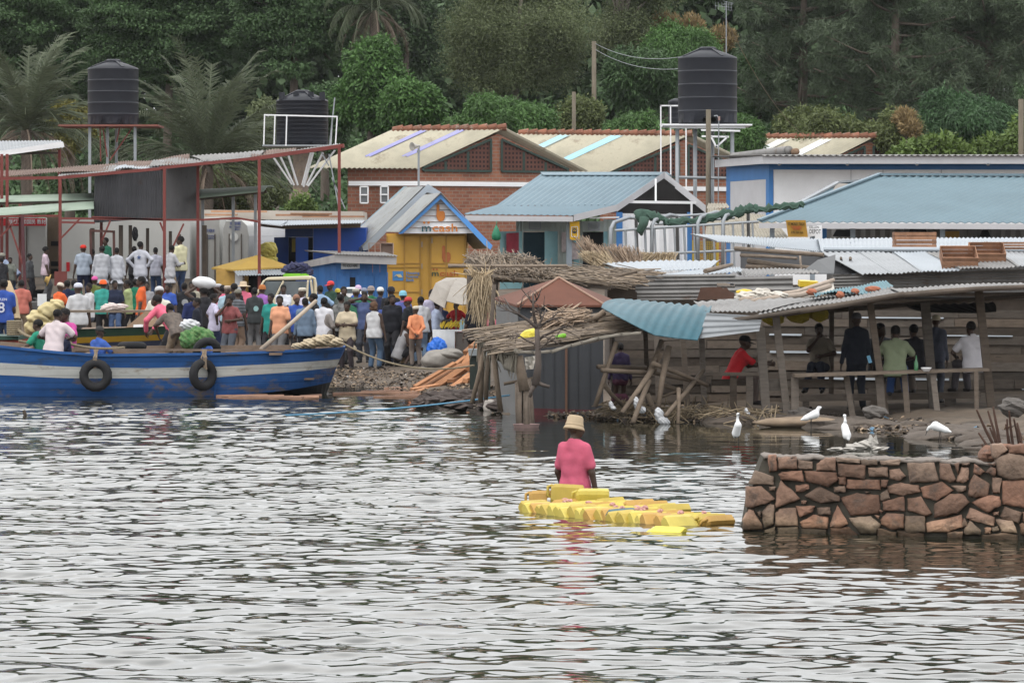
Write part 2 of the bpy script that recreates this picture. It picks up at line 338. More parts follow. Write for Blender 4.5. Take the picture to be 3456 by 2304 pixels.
def build_water():
 r = np.random.default_rng(5)
 C1 = comps(36, .8, 2.6, .036, 1.35, .45, r); C2 = comps(48, .27, .8, .060, 1.5, .75, r); C3 = comps(26, .14, .27, .022, 1.4, 1.2, r)
 vs, fs, base = [], [], 0
 def patch(xs, ys, fine):
  nonlocal base
  X, Y = np.meshgrid(xs, ys); px = X / np.maximum(Y, 1) * F + 1728
  shore = np.interp(px, SHX, SHD)
  am = np.clip((shore - Y) / 16, .12, 1) * np.interp(Y, [20, 40, 70, 100], [1, 1, .95, .85])
  am *= 1 - .72 * np.clip((px - 1650) / 350, 0, 1) * np.clip((Y - 60) / 7, 0, 1)       # sheltered water before the shacks
  am *= 1 - .55 * np.clip((px - 2480) / 250, 0, 1) * np.clip(1 - np.abs(Y - 43.5) / 4.5, 0, 1)
  am *= .95 + .16 * np.sin(X * .35 + Y * .11) * np.sin(Y * .16 - X * .2 + 1) + .12 * np.sin(X * .9 - Y * .3)
  Z = am * (sines(X, Y, C1) + sines(X, Y, C2) + (sines(X, Y, C3) if fine else 0))
  # wake of the wading man and the floating cans
  q = np.hypot((X + .95) , (Y - 50.5) * .9); Z += .006 * np.sin(q * 15) * np.exp(-((q - 1.1) / .9) ** 2)
  edge = np.minimum(np.minimum(X - xs[0], xs[-1] - X), 2) / 2; Z *= np.clip(edge, 0, 1)
  vs.append(np.stack([X, Y, Z], -1).reshape(-1, 3)); fs.append(grid_faces(len(xs), len(ys)) + base); base += X.size
 ya = np.arange(25, 60.0001, .036); yb = np.arange(60, 100.5, .06)
 patch(np.arange(-11, 11.01, .034), ya, True); patch(np.arange(-17, 17.01, .058), np.concatenate([[ya[-1]], yb[1:]]), False)
 for x0, x1, y0, y1 in ((-400, 400, -200, 25), (-400, -11, 25, 60), (11, 400, 25, 60), (-400, -17, 60, 100.4), (17, 400, 60, 100.4)):
  vs.append(np.array([(x0, y0, 0), (x1, y0, 0), (x1, y1, 0), (x0, y1, 0)], float)); fs.append(np.array([[0, 1, 2, 3]]) + base); base += 4
 me = npmesh('water', np.concatenate(vs), np.concatenate(fs), smooth=True)
 m = bpy.data.materials.new('lake_water'); m.use_nodes = True; b = m.node_tree.nodes['Principled BSDF']
 b.inputs['Base Color'].default_value = (.020, .021, .014, 1); b.inputs['Roughness'].default_value = .04; b.inputs['IOR'].default_value = 1.34
 put('water', me, m, kind='structure', label='rippled lake water mirroring the bright overcast sky')
build_water()

# ------------------------------------------------------------------ vegetation
def leaves(cs, rs, per, L, Wd, droop=.3, shell=.5, flat=1.0, seed=1, jit=.22):
 """cs (n,3) clump centres, rs (n,) radii -> leaf quads, tint"""
 r = np.random.default_rng(seed); n = len(cs); m = n * per
 d = r.normal(size=(m, 3)); d /= np.linalg.norm(d, axis=1, keepdims=True)
 rad = r.random(m) ** shell; c = np.repeat(cs, per, 0); rr = np.repeat(rs, per)[:, None]
 p = c + d * rad[:, None] * rr * np.array([1, 1, flat])
 t = d * .7 + r.normal(size=(m, 3)) * .7; t[:, 2] -= droop * 2; t /= np.linalg.norm(t, axis=1, keepdims=True)
 b = np.cross(t, d + r.normal(size=(m, 3)) * .6 + np.array([0, 0, .4])); b /= np.linalg.norm(b, axis=1, keepdims=True) + 1e-6
 l = L * r.uniform(.6, 1.3, m)[:, None]; w = Wd * r.uniform(.7, 1.3, m)[:, None]
 v = np.stack([p, p + t * l * .5 + b * w * .5, p + t * l, p + t * l * .5 - b * w * .5], 1).reshape(-1, 3)
 tint = np.repeat(np.repeat(r.uniform(-jit, jit, n), per) + r.uniform(-jit, jit, m) * .7, 4)
 return v, np.arange(m * 4).reshape(-1, 4), tint
def join(parts):
 vs, fs, ts, b = [], [], [], 0
 for v, f, t in parts: vs.append(v); fs.append(f + b); ts.append(t); b += len(v)
 return np.concatenate(vs), np.concatenate(fs), np.concatenate(ts)
def dome(c, r, n, seed, lo=.55, hi=1.0, zmin=-.6, lump=.25):
 q = np.random.default_rng(seed); out = []
 while len(out) < n:
  d = q.normal(size=3); d /= np.linalg.norm(d)
  if d[2] < zmin: continue
  k = q.uniform(lo, hi) * (1 + lump * math.sin(d[0] * 4 + seed) * math.sin(d[2] * 5 + d[1] * 3 + seed * 2))
  out.append(np.array(c) + d * np.array(r) * k)
 return np.array(out)
BARK = mat('bark', (.105, .085, .07), .95, .3, 4, bump=.6, bscale=12, stretch=(2, 2, .6))
BARK_P = mat('pale_bark', (.24, .21, .18), .95, .25, 4, bump=.4)
LCOL = dict(dark=(.060, .096, .045), layered=(.066, .116, .048), bright=(.072, .148, .040), acacia=(.122, .148, .072), mango=(.070, .138, .040), mango_dark=(.050, .102, .042),
   olive=(.105, .130, .048), mid=(.066, .120, .048), pine=(.070, .096, .056), hedge=(.105, .158, .040), tan=(.27, .20, .10), yellow=(.16, .15, .035), palm=(.090, .108, .066), dead=(.20, .155, .12))
def lobed(c, r, n, seed, lo, zmin):
 q = np.random.default_rng(seed); k = max(5, int(n / 16)); out = []; c = np.array(c); r = np.array(r); ce = []
 while len(ce) < k:
  d = q.normal(size=3); d /= np.linalg.norm(d)
  if d[2] > zmin: ce.append((c + d * r * q.uniform(.35, .78), q.uniform(.22, .46) * r * np.array([1, 1, .85])))
 while len(out) < n:
  d = q.normal(size=3); d /= np.linalg.norm(d); a, b = ce[q.integers(k)]; out.append(a + d * b * q.uniform(lo, 1.0))
 return np.array(out)
def tree(label, box, d, kind, n=90, per=220, L=.42, Wd=.2, droop=.3, rc=None, flat=1, depth=.8, seed=None, limbs=9, lo=.5, zmin=-.9, shell=.5, lump=.25, bark=None, cat='tree', name='tree', group='trees behind the trading post', tr=.25, tw=.22, jit=.22):
 n = int(n * 1.4); per = int(per * 2.3); L *= .56; Wd *= .6
 seed = seed or int(box[0] + box[1] * 3 + 9000) % 997
 a, b = P(box[0], box[3], d), P(box[2], box[1], d); c = (a + b) / 2; r = V(((b.x - a.x) / 2, (b.x - a.x) / 2 * depth, (b.z - a.z) / 2)); r.y = min(r.y, 7)
 z0 = float(zground(np.array(c.x), np.array(d))) - .1
 t = thing(name, (c.x, d, z0), label, cat, group)
 rc = rc or min(r.x, r.z) * .32
 cs = dome(c, (max(r.x - rc * .6, .2), max(r.y - rc * .6, .2), max(r.z - rc * .6, .2)), n, seed, lo, 1, zmin, lump) if flat < 1 else lobed(c, (max(r.x - rc * .3, .2), max(r.y - rc * .3, .2), max(r.z - rc * .3, .2)), n, seed, lo, zmin); rs = np.random.default_rng(seed).uniform(.6, 1.25, n) * rc
 v, f, ti = leaves(cs, rs, per, L, Wd, droop, shell, flat, seed, jit); o = np.array(t.location)
 put('crown', npmesh('crown', v - o, f, ti), leafmat('leaf_' + kind, LCOL[kind], tr), t)
 m = MB(); rr = random.Random(seed); top = c - V((0, 0, r.z * .3)); base = V((c.x + rr.uniform(-.3, .3), d, z0 - .3)); h = (top - base).length
 if h > .4:
  mid = lerp(base, top, .5) + V((rr.uniform(-.2, .2), rr.uniform(-.2, .2), 0)) * min(1, h / 4)
  m.tube([base, mid, top], [tw * 1.3, tw, tw * .7], 9)
 for i in rr.sample(range(n), min(limbs, n)):
  e = V(cs[i]); m.tube([top, lerp(top, e, .5) + V((rr.uniform(-.3, .3), rr.uniform(-.3, .3), rr.uniform(0, .5))) * min(1, r.z / 3), e], [tw * .55, tw * .35, tw * .12], 6)
 m.build('trunk', bark or BARK, t, smooth=True)
 return t
def palm(label, px, py, d, nf, Lf, seed, up=1.0, trunk=.22, dead=12, sp=.75, leaf=.55):
 r = random.Random(seed); c = P(px, py, d); z0 = float(zground(np.array(c.x), np.array(d))) - .2
 t = thing('palm_tree', (c.x, d, z0), label, 'palm', 'palms behind the trading post'); o = V(t.location)
 m = MB(); n = 10; m.tube([lerp(V((c.x, d, z0)), c, i / n) for i in range(n + 1)], [trunk * (1.15 if i % 2 else .95) for i in range(n + 1)], 9); m.build('trunk', BARK, t)
 def fronds(cnt, el0, el1, bend, col, nm, ln):
  vs, fs, ts = [], [], []
  for k in range(cnt):
   az = r.uniform(0, 6.283); el = r.uniform(el0, el1); L = ln * r.uniform(.75, 1.1); pos = V(c) + V((0, 0, r.uniform(-.2, .2))); dirv = V((math.cos(az) * math.cos(el), math.sin(az) * math.cos(el), math.sin(el)))
   seg = 22; tb = r.uniform(-.2, .2); prev = pos
   for i in range(seg):
    u = i / seg; dirv = (dirv + V((0, 0, -bend * (.3 + u) / seg * 2.2))).normalized(); q = prev + dirv * (L / seg); side = dirv.cross(V((0, 0, 1)))
    if side.length < .05: side = V((1, 0, 0))
    side.normalize(); w = .035 * (1 - u) + .012
    b = len(vs); vs += [prev - side * w, prev + side * w, q + side * w * .8, q - side * w * .8]; fs.append((b, b + 1, b + 2, b + 3)); ts += [tb + .25] * 4
    if u > .12:
     for sg in (-1, 1):
      for h in (0, .5):
       p0 = lerp(prev, q, h); ll = leaf * L / 3.5 * (math.sin(min(1, u * 1.15) * 2.7) * .75 + .3) * r.uniform(.8, 1.15)
       ld = (side * sg * sp + dirv * .75 + V((0, 0, r.uniform(-.35, .25)))).normalized(); ww = dirv * .019 + V((0, 0, .013))
       b = len(vs); e = p0 + ld * ll + V((0, 0, -.12 * ll)); vs += [p0 - ww, p0 + ww, e + ww * .3, e - ww * .3]; fs.append((b, b + 1, b + 2, b + 3)); ts += [tb + r.uniform(-.2, .2)] * 4
    prev = q
  put(nm, npmesh(nm, np.array([tuple(p - o) for p in vs]), np.array(fs), np.array(ts)), leafmat('leaf_' + col, LCOL[col], .2), t)
 fronds(nf, R(5), R(80), 1.0 / up, 'palm', 'crown', Lf)
 if dead: fronds(dead, R(-50), R(5), 1.6, 'dead', 'dead_fronds', Lf * .75)
def forest():
 q = np.random.default_rng(77); cs = []
 for i in range(3200):
  px = q.uniform(-900, 4400); d = q.uniform(232, 262); x = (px - 1728) / F * d; z0 = float(zground(np.array(x), np.array(d)))
  cs.append((x, d, z0 + q.uniform(0, 13 + 2 * math.sin(px * .004) + 2 * math.sin(px * .011 + 2))))
 v, f, t = leaves(np.array(cs), q.uniform(1.0, 2.2, 3200), 50, .75, .38, .3, .5, 1, 5, .3)
 put('forest', npmesh('forest', v, f, t), leafmat('leaf_dark', LCOL['dark'], .2), kind='stuff', label='dark wooded slope filling the far background')
def pine(label, px, d, y0, y1, wpx, seed, n=420):
 r = random.Random(seed); q = np.random.default_rng(seed); b = PZ(px, d, float(zground(np.array((px - 1728) / F * d), np.array(d)))); topz = P(px, y0, d).z; lowz = P(px, y1, d).z
 t = thing('pine_tree', b, label, 'tree', 'pines behind the trading post'); o = np.array(b); hw = wpx / F * d / 2
 m = MB(); m.tube([b - V((0, 0, .3)), lerp(b, V((b.x + .3, d, topz)), .5), V((b.x + .2, d, topz))], [.32, .22, .08], 9)
 cs = []
 for k in range(int(n / 9)):
  z = r.uniform(lowz, topz); u = (z - lowz) / (topz - lowz); L = hw * (1 - .45 * u) * r.uniform(.5, 1.1); az = r.uniform(0, 6.283); st = V((b.x + .2 * u, d, z - .6)); e = st + V((math.cos(az) * L, math.sin(az) * L * .7, r.uniform(.2, 1.6)))
  if z < 0: continue
  md = lerp(st, e, .5) - V((0, 0, .25)); m.tube([st, md, e], [.09, .06, .025], 5)
  for i in range(9):
   h = r.uniform(.3, 1.05); p = lerp(st, e, h) + V((r.gauss(0, .55), r.gauss(0, .5), r.gauss(.1, .4))); cs.append(p)
 cs = np.array([tuple(p) for p in cs]); v, f, ti = leaves(cs, np.full(len(cs), .46), 150, .30, .030, .12, .9, .8, seed, .3)
 put('crown', npmesh('crown', v - o, f, ti), leafmat('leaf_pine', LCOL['pine'], .1), t); m.build('trunk', BARK, t, smooth=True)
forest()
def undergrowth():
 q = np.random.default_rng(78); n = 1500; px = q.uniform(-500, 4000, n); d = q.uniform(176, 228, n); x = (px - 1728) / F * d; z0 = zground(x, d)
 cs = np.stack([x, d, z0 + q.uniform(0, 1, n) ** 1.5 * (1.6 + (d - 176) * .075)], -1)
 v, f, t = leaves(cs, q.uniform(.5, 1.1, n), 70, .42, .2, .3, .5, 1, 6, .35)
 put('undergrowth', npmesh('undergrowth', v, f, t), leafmat('leaf_mid', LCOL['mid'], .2), kind='stuff', label='tangled undergrowth covering the foot of the wooded slope')
undergrowth()
BG = 'trees high on the slope'
for i, (bx, d, kd, lb) in enumerate([
 ((-330, -300, 420, 430), 214, 'layered', 'huge dark tree with flat layered foliage at the left edge of the wood'),
 ((250, -300, 900, 420), 209, 'layered', 'huge dark tree with flat layered foliage above the two left tanks'),
 ((760, -300, 1230, 300), 205, 'layered', 'dark layered tree overhanging the squat ribbed tank, beside the tall palm')]):
 tree(lb, bx, d, kd, n=330, per=150, L=.30, Wd=.15, droop=.22, flat=.26, rc=1.0, lo=.35, zmin=-.9, seed=41 + i, limbs=30, jit=.3, group=BG, depth=.75)
tree('dark tall tree in the gap behind the palm crown', (1180, -300, 1560, 330), 222, 'dark', n=150, per=120, group=BG)
tree('bright green bushy tree between the squat tank and the brick hall', (1105, 145, 1420, 470), 190, 'bright', n=130, per=200, L=.34, Wd=.17, rc=.75)
tree('lower bright green tree standing right behind the ridge of the brick hall', (1280, 235, 1500, 500), 187, 'bright', n=90, per=180, L=.34, Wd=.17, rc=.6)
tree('dark green tree at the left foot of the bright bushy tree', (1000, 250, 1190, 560), 193, 'mid', n=90, per=170, L=.36, Wd=.17, rc=.6)
tree('airy grey green acacia with pale bare branches showing', (1430, -230, 2040, 400), 206, 'acacia', n=330, per=150, L=.24, Wd=.075, droop=.05, rc=.95, lo=.3, seed=5, limbs=75, bark=BARK_P, shell=.45, tr=.3, tw=.2, jit=.3)
tree('tall airy grey green tree on the hill behind the far utility pole', (1900, -280, 2300, 300), 222, 'acacia', n=150, per=130, L=.28, Wd=.09, rc=1.0, lo=.3, seed=6, limbs=25, bark=BARK_P, group=BG)
tree('dense dome shaped mango tree over the ridge of the brick hall', (1450, 312, 1930, 560), 184, 'mango', n=220, per=190, L=.42, Wd=.10, droop=.6, rc=.55, lump=.12, lo=.75)
tree('grey green bush around the vine covered post', (1850, 315, 2080, 520), 188, 'olive', n=90, per=160, L=.26, Wd=.12, rc=.6)
tree('mango tree left of the tall tank above the second brick hall', (2030, 368, 2300, 540), 182, 'mango', n=110, per=170, L=.42, Wd=.10, droop=.6, rc=.5, lump=.15, lo=.7)
tree('feathery mid green tree behind the tall tank', (2050, 120, 2330, 420), 212, 'mid', n=120, per=150, L=.5, Wd=.11, droop=.45, rc=.75)
tree('feathery light green tree rising left behind the tall tank lid', (2150, 60, 2500, 300), 218, 'bright', n=110, per=130, L=.5, Wd=.10, droop=.45, rc=.8, seed=31)
tree('dark green tree right behind the tall tank under the pines', (2440, 140, 2680, 470), 208, 'mid', n=110, per=170, L=.38, Wd=.15, rc=.7)
tree('dark tree under the top edge behind the antenna', (2200, -300, 2760, 120), 236, 'dark', n=150, per=120, group=BG)
for x0, y0, x1, y1 in ((2180, 45, 2290, 150), (2295, 60, 2380, 150), (2385, 75, 2490, 180)):
 tree('tree top with tan dry blossom spikes below the antenna', (x0, y0, x1, y1), 224, 'tan', n=26, per=70, L=.4, Wd=.1, droop=-.5, rc=.45, limbs=2, group='blossoming tree tops below the antenna')
tree('small mango tree right of the tall tank', (2470, 385, 2570, 520), 180, 'mango', n=60, per=150, L=.42, Wd=.10, droop=.6, rc=.42)
pine('dark blue green pine directly right of the antenna', 2700, 204, -260, 360, 560, 3)
pine('dark pine in the middle of the pine stand', 3010, 200, -290, 400, 640, 4, 560)
pine('dark pine at the right edge of the picture', 3330, 203, -270, 380, 620, 8, 560)
tree('olive bush with yellow tips left of the hedge above the third hall', (2580, 350, 2990, 560), 183, 'olive', n=150, per=170, L=.38, Wd=.12, droop=.4, rc=.5, lump=.15)
tree('olive shrub with narrow leaves near the tan blossom', (2900, 380, 3120, 560), 181, 'olive', n=80, per=150, L=.34, Wd=.12, droop=.3, rc=.45)
tree('tan seed heads standing over the hedge', (3015, 375, 3110, 470), 180, 'tan', n=22, per=70, L=.36, Wd=.1, droop=-.4, rc=.34, limbs=2)
tree('dark green mango tree under the pines at right', (3050, 305, 3470, 560), 187, 'mango_dark', n=170, per=190, L=.42, Wd=.10, droop=.6, rc=.55, lump=.15, lo=.7)
tree('yellow green leafy hedge over the white building', (2990, 425, 3330, 640), 171, 'hedge', n=120, per=110, L=.42, Wd=.24, droop=.3, rc=.45, lump=.2, cat='hedge', name='hedge')
tree('yellow green shrub at the right edge by the pole', (3280, 330, 3560, 640), 173, 'hedge', n=110, per=120, L=.38, Wd=.2, droop=.3, rc=.5)
tree('yellowish shrub left of the left tank', (150, 300, 330, 520), 180, 'yellow', n=80, per=150, L=.3, Wd=.12, rc=.5)
tree('grey green shrubs behind the squat tank', (820, 300, 1060, 640), 186, 'acacia', n=110, per=140, L=.3, Wd=.1, rc=.6, bark=BARK_P)
tree('dark undergrowth under the left tank', (120, 470, 560, 760), 176, 'mid', n=110, per=150, L=.34, Wd=.15, rc=.6, cat='shrub', name='shrub')
tree('dark undergrowth under the middle palm', (520, 540, 1000, 790), 178, 'olive', n=110, per=150, L=.34, Wd=.13, rc=.6, cat='shrub', name='shrub')
tree('fresh green shrub at the foot of the stone pillar', (950, 645, 1095, 790), 152, 'hedge', n=40, per=70, L=.26, Wd=.12, rc=.32, cat='shrub', name='shrub')
palm('shaggy date palm with grey green fronds at the left edge', 90, 440, 172, 66, 4.6, 12, up=1.3, dead=18)
palm('bushy date palm with upright fronds between the two left tanks', 700, 560, 172, 84, 4.9, 15, up=1.5, dead=16)
palm('tall palm with drooping browning fronds at the top edge', 1265, 40, 204, 34, 3.4, 18, up=.6, dead=16, leaf=.8)
# ------------------------------------------------------------------ far buildings
def pp(pts, d): return [P(q[0], q[1], q[2] if len(q) > 2 else d) for q in pts]
def plate(mb, pts, d, th=.05, tint=None): return mb.prism(pp(pts, d), (0, th, 0), tint)
def base(px, d): return PZ(px, d, zg(px, d))
BK = (0, 1, 0)
roof_cream = mat('cream_asbestos_sheet', (.46, .43, .34), .85, .22, .9, dirt=.55, dcol=(.30, .26, .20), dscale=.9)
roof_blue = mat('blue_roof_sheet', (.150, .215, .255), .5, .12, .7, dirt=.7, dcol=(.11, .17, .20), dscale=1.2, metal=.1)
tile = mat('terracotta_tile', (.22, .095, .06), .85, .35, 4, dirt=.55, dcol=(.25, .20, .16), dscale=3)
lav = mat('lavender_roof_light', (.36, .36, .62), .5, .1); sky_strip = mat('pale_blue_roof_light', (.36, .62, .78), .5, .08); white_strip = mat('white_roof_light', (.72, .74, .76), .5, .08)
green_frame = mat('dark_green_paint', (.03, .05, .042), .6, .2)
glass = mat('dusty_glass', (.12, .13, .14), .12, .2, 1, spec=.6)
blue_paint = mat('blue_wall_paint', (.045, .17, .42), .55, .12, 1.5, dirt=.72, dcol=(.10, .16, .25))
def perf(name, ang):
 m = brickmat(name, ang, (.025, .016, .014), (.018, .012, .011), (.105, .047, .037))  # flat near-black cells stand for shaded holes; frame darkened for gable shade
 b = [n for n in m.node_tree.nodes if n.type == 'TEX_BRICK'][0]; b.offset = 0; b.inputs['Brick Width'].default_value = .165; b.inputs['Row Height'].default_value = .17; b.inputs['Mortar Size'].default_value = .042; b.inputs['Mortar Smooth'].default_value = .1
 return m
def hall(label, A, B, C, D, E, strips, smat, side, pil, band, bcol=0):
 """brick hall: roof slope A-B-C-D (C-D the ridge), gable B-C-E facing right"""
 A, B, C, D, E = [P(*q) for q in (A, B, C, D, E)]; g = (E - B); g.z = 0; gz = zg(1700, C.y) - .2
 t = thing('brick_hall', V((B.x, B.y, gz)), label, 'building', 'brick halls behind the shops')
 ang = math.atan2(g.y, g.x); u = (A - B); u.z = 0; un = u.normalized(); sang = math.atan2(-u.y, -u.x); gn = g.normalized()
 m = MB(); m.corr(A, B, C, D, .2, .028, 6, .02); fx = E + (D - C); m.corr(E, fx, D, C, .2, .028, 2, .02); m.build('roof', roof_cream, t, smooth=False)
 o = V((0, 0, .03))
 for u0, u1, v0, v1 in strips:
  q = lambda a, b: lerp(lerp(A, B, a), lerp(D, C, a), 1 - b) + o
  MB().corr(q(u0, v1), q(u1, v1), q(u1, v0), q(u0, v0), .2, .022, 1, .012).build('skylight', smat, t)
 m = MB(); k = int((C - D).length / .36); m.jit = .25
 for i in range(k):
  a, b = lerp(D, C, i / k), lerp(D, C, (i + 1.12) / k); m.tube([a + V((0, 0, .02)), b + V((0, 0, .05))], [.10, .15], 8)
 m.build('ridge_tile', tile, t)
 ins = gn * .35; w0 = B + gn * .25 + un * .3; w1 = E - gn * .4 + un * .3; ap = C + un * .3 - V((0, 0, .22)); zz = lambda p, z: V((p.x, p.y, z))
 back = -V((gn.y, -gn.x, 0)) * .25
 if back.y < 0: back = -back
 bm_ = brickmat('brick_gable_%d' % bcol, ang)
 MB().prism([zz(w0, gz), w0, ap, w1, zz(w1, gz)], back).build('gable_wall', bm_, t)
 if side:
  s1 = P(side[0], side[1], A.y + .9); s1 = V((s1.x, s1.y, w0.z)); MB().prism([zz(s1, gz), s1, w0 + V((0, .12, 0)), zz(w0, gz) + V((0, .12, 0))], (.1, .3, 0)).build('side_wall', brickmat('brick_side_%d' % bcol, sang, (.25, .10, .062), (.18, .07, .045), (.20, .15, .12)), t)
 # perforated brick vents with a dark green frame each side of the pilaster
 fr = -back.normalized() * .05; pm = perf('perforated_brick_shaded_%d' % bcol, ang)
 low = w0.z + .02; half = (ap.x - w0.x)
 def gp(f, z): return V(lerp(w0, w1, f).to_tuple()[:2] + (z,))
 def slope(f): return lerp(w0.z, ap.z, f / .5) if f < .5 else lerp(ap.z, w0.z, (f - .5) / .5)
 for f0, f1 in ((.03, .5 - pil), (.5 + pil, .97)):
  hi = (slope(f1) if f0 < .5 else slope(f0)) - .12; lw = low - .1
  poly = [gp(f0, lw), gp(f1, lw), gp(f1, hi if f0 < .5 else lw + .1), gp(f0, lw + .1 if f0 < .5 else hi)]
  MB().prism([p + fr * .6 for p in poly], -fr * .3).build('vent_panel', pm, t)
  m = MB()
  for a, b in zip(poly, poly[1:] + poly[:1]): m.beam(a + fr, b + fr, .09, .09)
  for f in (.33, .66):
   fa = lerp(f0, f1, f); m.beam(gp(fa, lw) + fr * .9, gp(fa, slope(fa) - .2) + fr * .9, .10, .05)
  m.build('vent_frame', green_frame, t)
 if band:
  m = MB(); z = P(1700, band, C.y).z; m.beam(zz(w0, z) - fr * -1.2, zz(w1, z) + fr * 1.2, .06, .17)
  if side: m.beam(zz(s1, z) + fr * 1.4, zz(w0, z) + fr * 1.4, .06, .17)
  m.build('white_band', white_paint, t)
 return t
hA = hall('nearest brick hall with lavender roof lights, left behind the blue shop', (1042, 566, 163.9), (1417, 568, 165), (1705, 433, 167), (1325, 439, 167.6), (1985, 577, 169), [(.29, .35, .05, .72), (.62, .69, .05, .72)], lav, (1173, 573), .035, 622, 1)
for x0, y0, x1, y1 in ((1216, 630, 1242, 685), (1285, 629, 1310, 684)):
 d = 164.35; f = MB()
 for a, b in (((x0, y0), (x1, y0)), ((x1, y0), (x1, y1)), ((x1, y1), (x0, y1)), ((x0, y1), (x0, y0)), ((x0, (y0 + y1) / 2), (x1, (y0 + y1) / 2))): f.beam(P(*a, d), P(*b, d), .05, .05)
 f.beam(P(x0 - 3, (y0 + y1) / 2, d - .12), P(x1 - 2, (y0 + y1) / 2, d - .12), .045, .045)
 o = f.build('window', white_paint, hA); MB().prism(pp([(x0, y0), (x1, y0), (x1, y1), (x0, y1)], d + .03), (0, .01, 0)).build('pane', glass, None)
 q = bpy.data.objects['pane' if 'pane' in bpy.data.objects and bpy.data.objects['pane'].parent is None else 'pane.001']; q.location = q.location - hA.location; q.parent = o
hall('middle brick hall with pale blue roof lights, behind the tall tank stand', (1460, 588, 171), (2043, 588, 172), (2333, 454, 174), (1750, 450, 174.6), (2622, 592, 176), [(.27, .33, .06, .66), (.57, .635, .06, .66)], sky_strip, None, .03, 637, 2)
hall('farthest brick hall with white roof lights, above the blue and white building', (2296, 598, 178), (2687, 597, 179), (2957, 461, 181), (2566, 464, 181.5), (3226, 600, 183), [(.21, .31, .08, .7), (.58, .68, .08, .7)], white_strip, None, .03, None, 3)

def white_building():
 d = 140; t = thing('store_building', base(2800, d), 'long white building with blue trim and flat roof at the right', 'building'); gz = t.location.z - .2
 b2 = P(2451, 560, 146); c = P(2595, 560, 140.3)
 MB().prism(pp([(2611, 573), (3900, 573), (3900, 960), (2611, 960)], 140.32), (0, .2, 0)).build('front_wall', white_paint, t)
 m = MB(); plate(m, [(2595, 551), (3900, 551), (3900, 572.5), (2595, 572.5)], 140.3, .2); plate(m, [(2595, 573), (2610, 573), (2610, 960), (2595, 960)], 140.3, .2)
 s = lambda f, py: (lambda a: V((a.x, a.y, P(2595, py, 140.3).z)))(lerp(c, b2, f))
 m.prism([s(0, 551), s(1, 551), s(1, 604), s(0, 604)], (.05, .2, 0)); m.prism([s(.9, 604), s(1, 604), s(1, 960), s(.9, 960)], (.05, .2, 0)); m.prism([s(0.001, 604), s(.07, 604), s(.07, 960), s(0.001, 960)], (.05, .2, 0)); m.build('blue_trim', blue_paint, t)
 MB().prism([s(.07, 604.5), s(.9, 604.5), s(.9, 960), s(.07, 960)], (.08, .22, 0)).build('side_door', grey_paint, t)
 m = MB(); plate(m, [(2574, 527), (3900, 527), (3900, 553), (2574, 553)], 139.4, .06); e = P(2413, 540, 146.4); a = P(2574, 527, 139.4); hz = V((0, 0, P(0, 527, 139.4).z - P(0, 553, 139.4).z))
 m.prism([a - V((.003, 0, 0)), e, e - hz, a - hz - V((.003, 0, 0))], (.06, .05, 0)); m.build('fascia', grey_paint, t)
 r0, r1 = P(2570, 524, 139.3), P(3900, 524, 139.3); MB().corr(r0, r1, r1 + V((0, 7, .12)), r0 + V((-1.3, 7, .12)), .2, .025, 1, .02).build('roof', galv_old, t)
 m = MB()
 for x, y in ((2630, 552), (2860, 552), (3095, 552), (3335, 552)): m.tube([P(x, y, 139.3), P(x, y + 4, 139.25)], .05, 6)
 for x in (2872, 2980, 3177): m.beam(P(x, 573, 140.27), P(x, 625, 140.27), .015, .015)
 m.build_each('downpipe_stub', steel, t)
 m = MB(); a, b = P(2475, 531, 144.5), P(2663, 508, 140.5); m.tube([a, b], .15, 14, False); m.tube([b, lerp(b, a, .02)], [.15, .15], 14); m.build('rolled_sheet', galv_old, None, smooth=True, label='grey rolled up mat lying on the flat roof of the white building', cat='roll')
 m = MB(); a, b = P(2655, 516, 141.6), P(2688, 512, 140.2); m.tube([a, b], .11, 12); m.build('rolled_sheet', mat('tan_roll', (.20, .13, .085), .8), None, smooth=True, label='short tan roll beside the grey mat on the white building', cat='roll')
white_building()

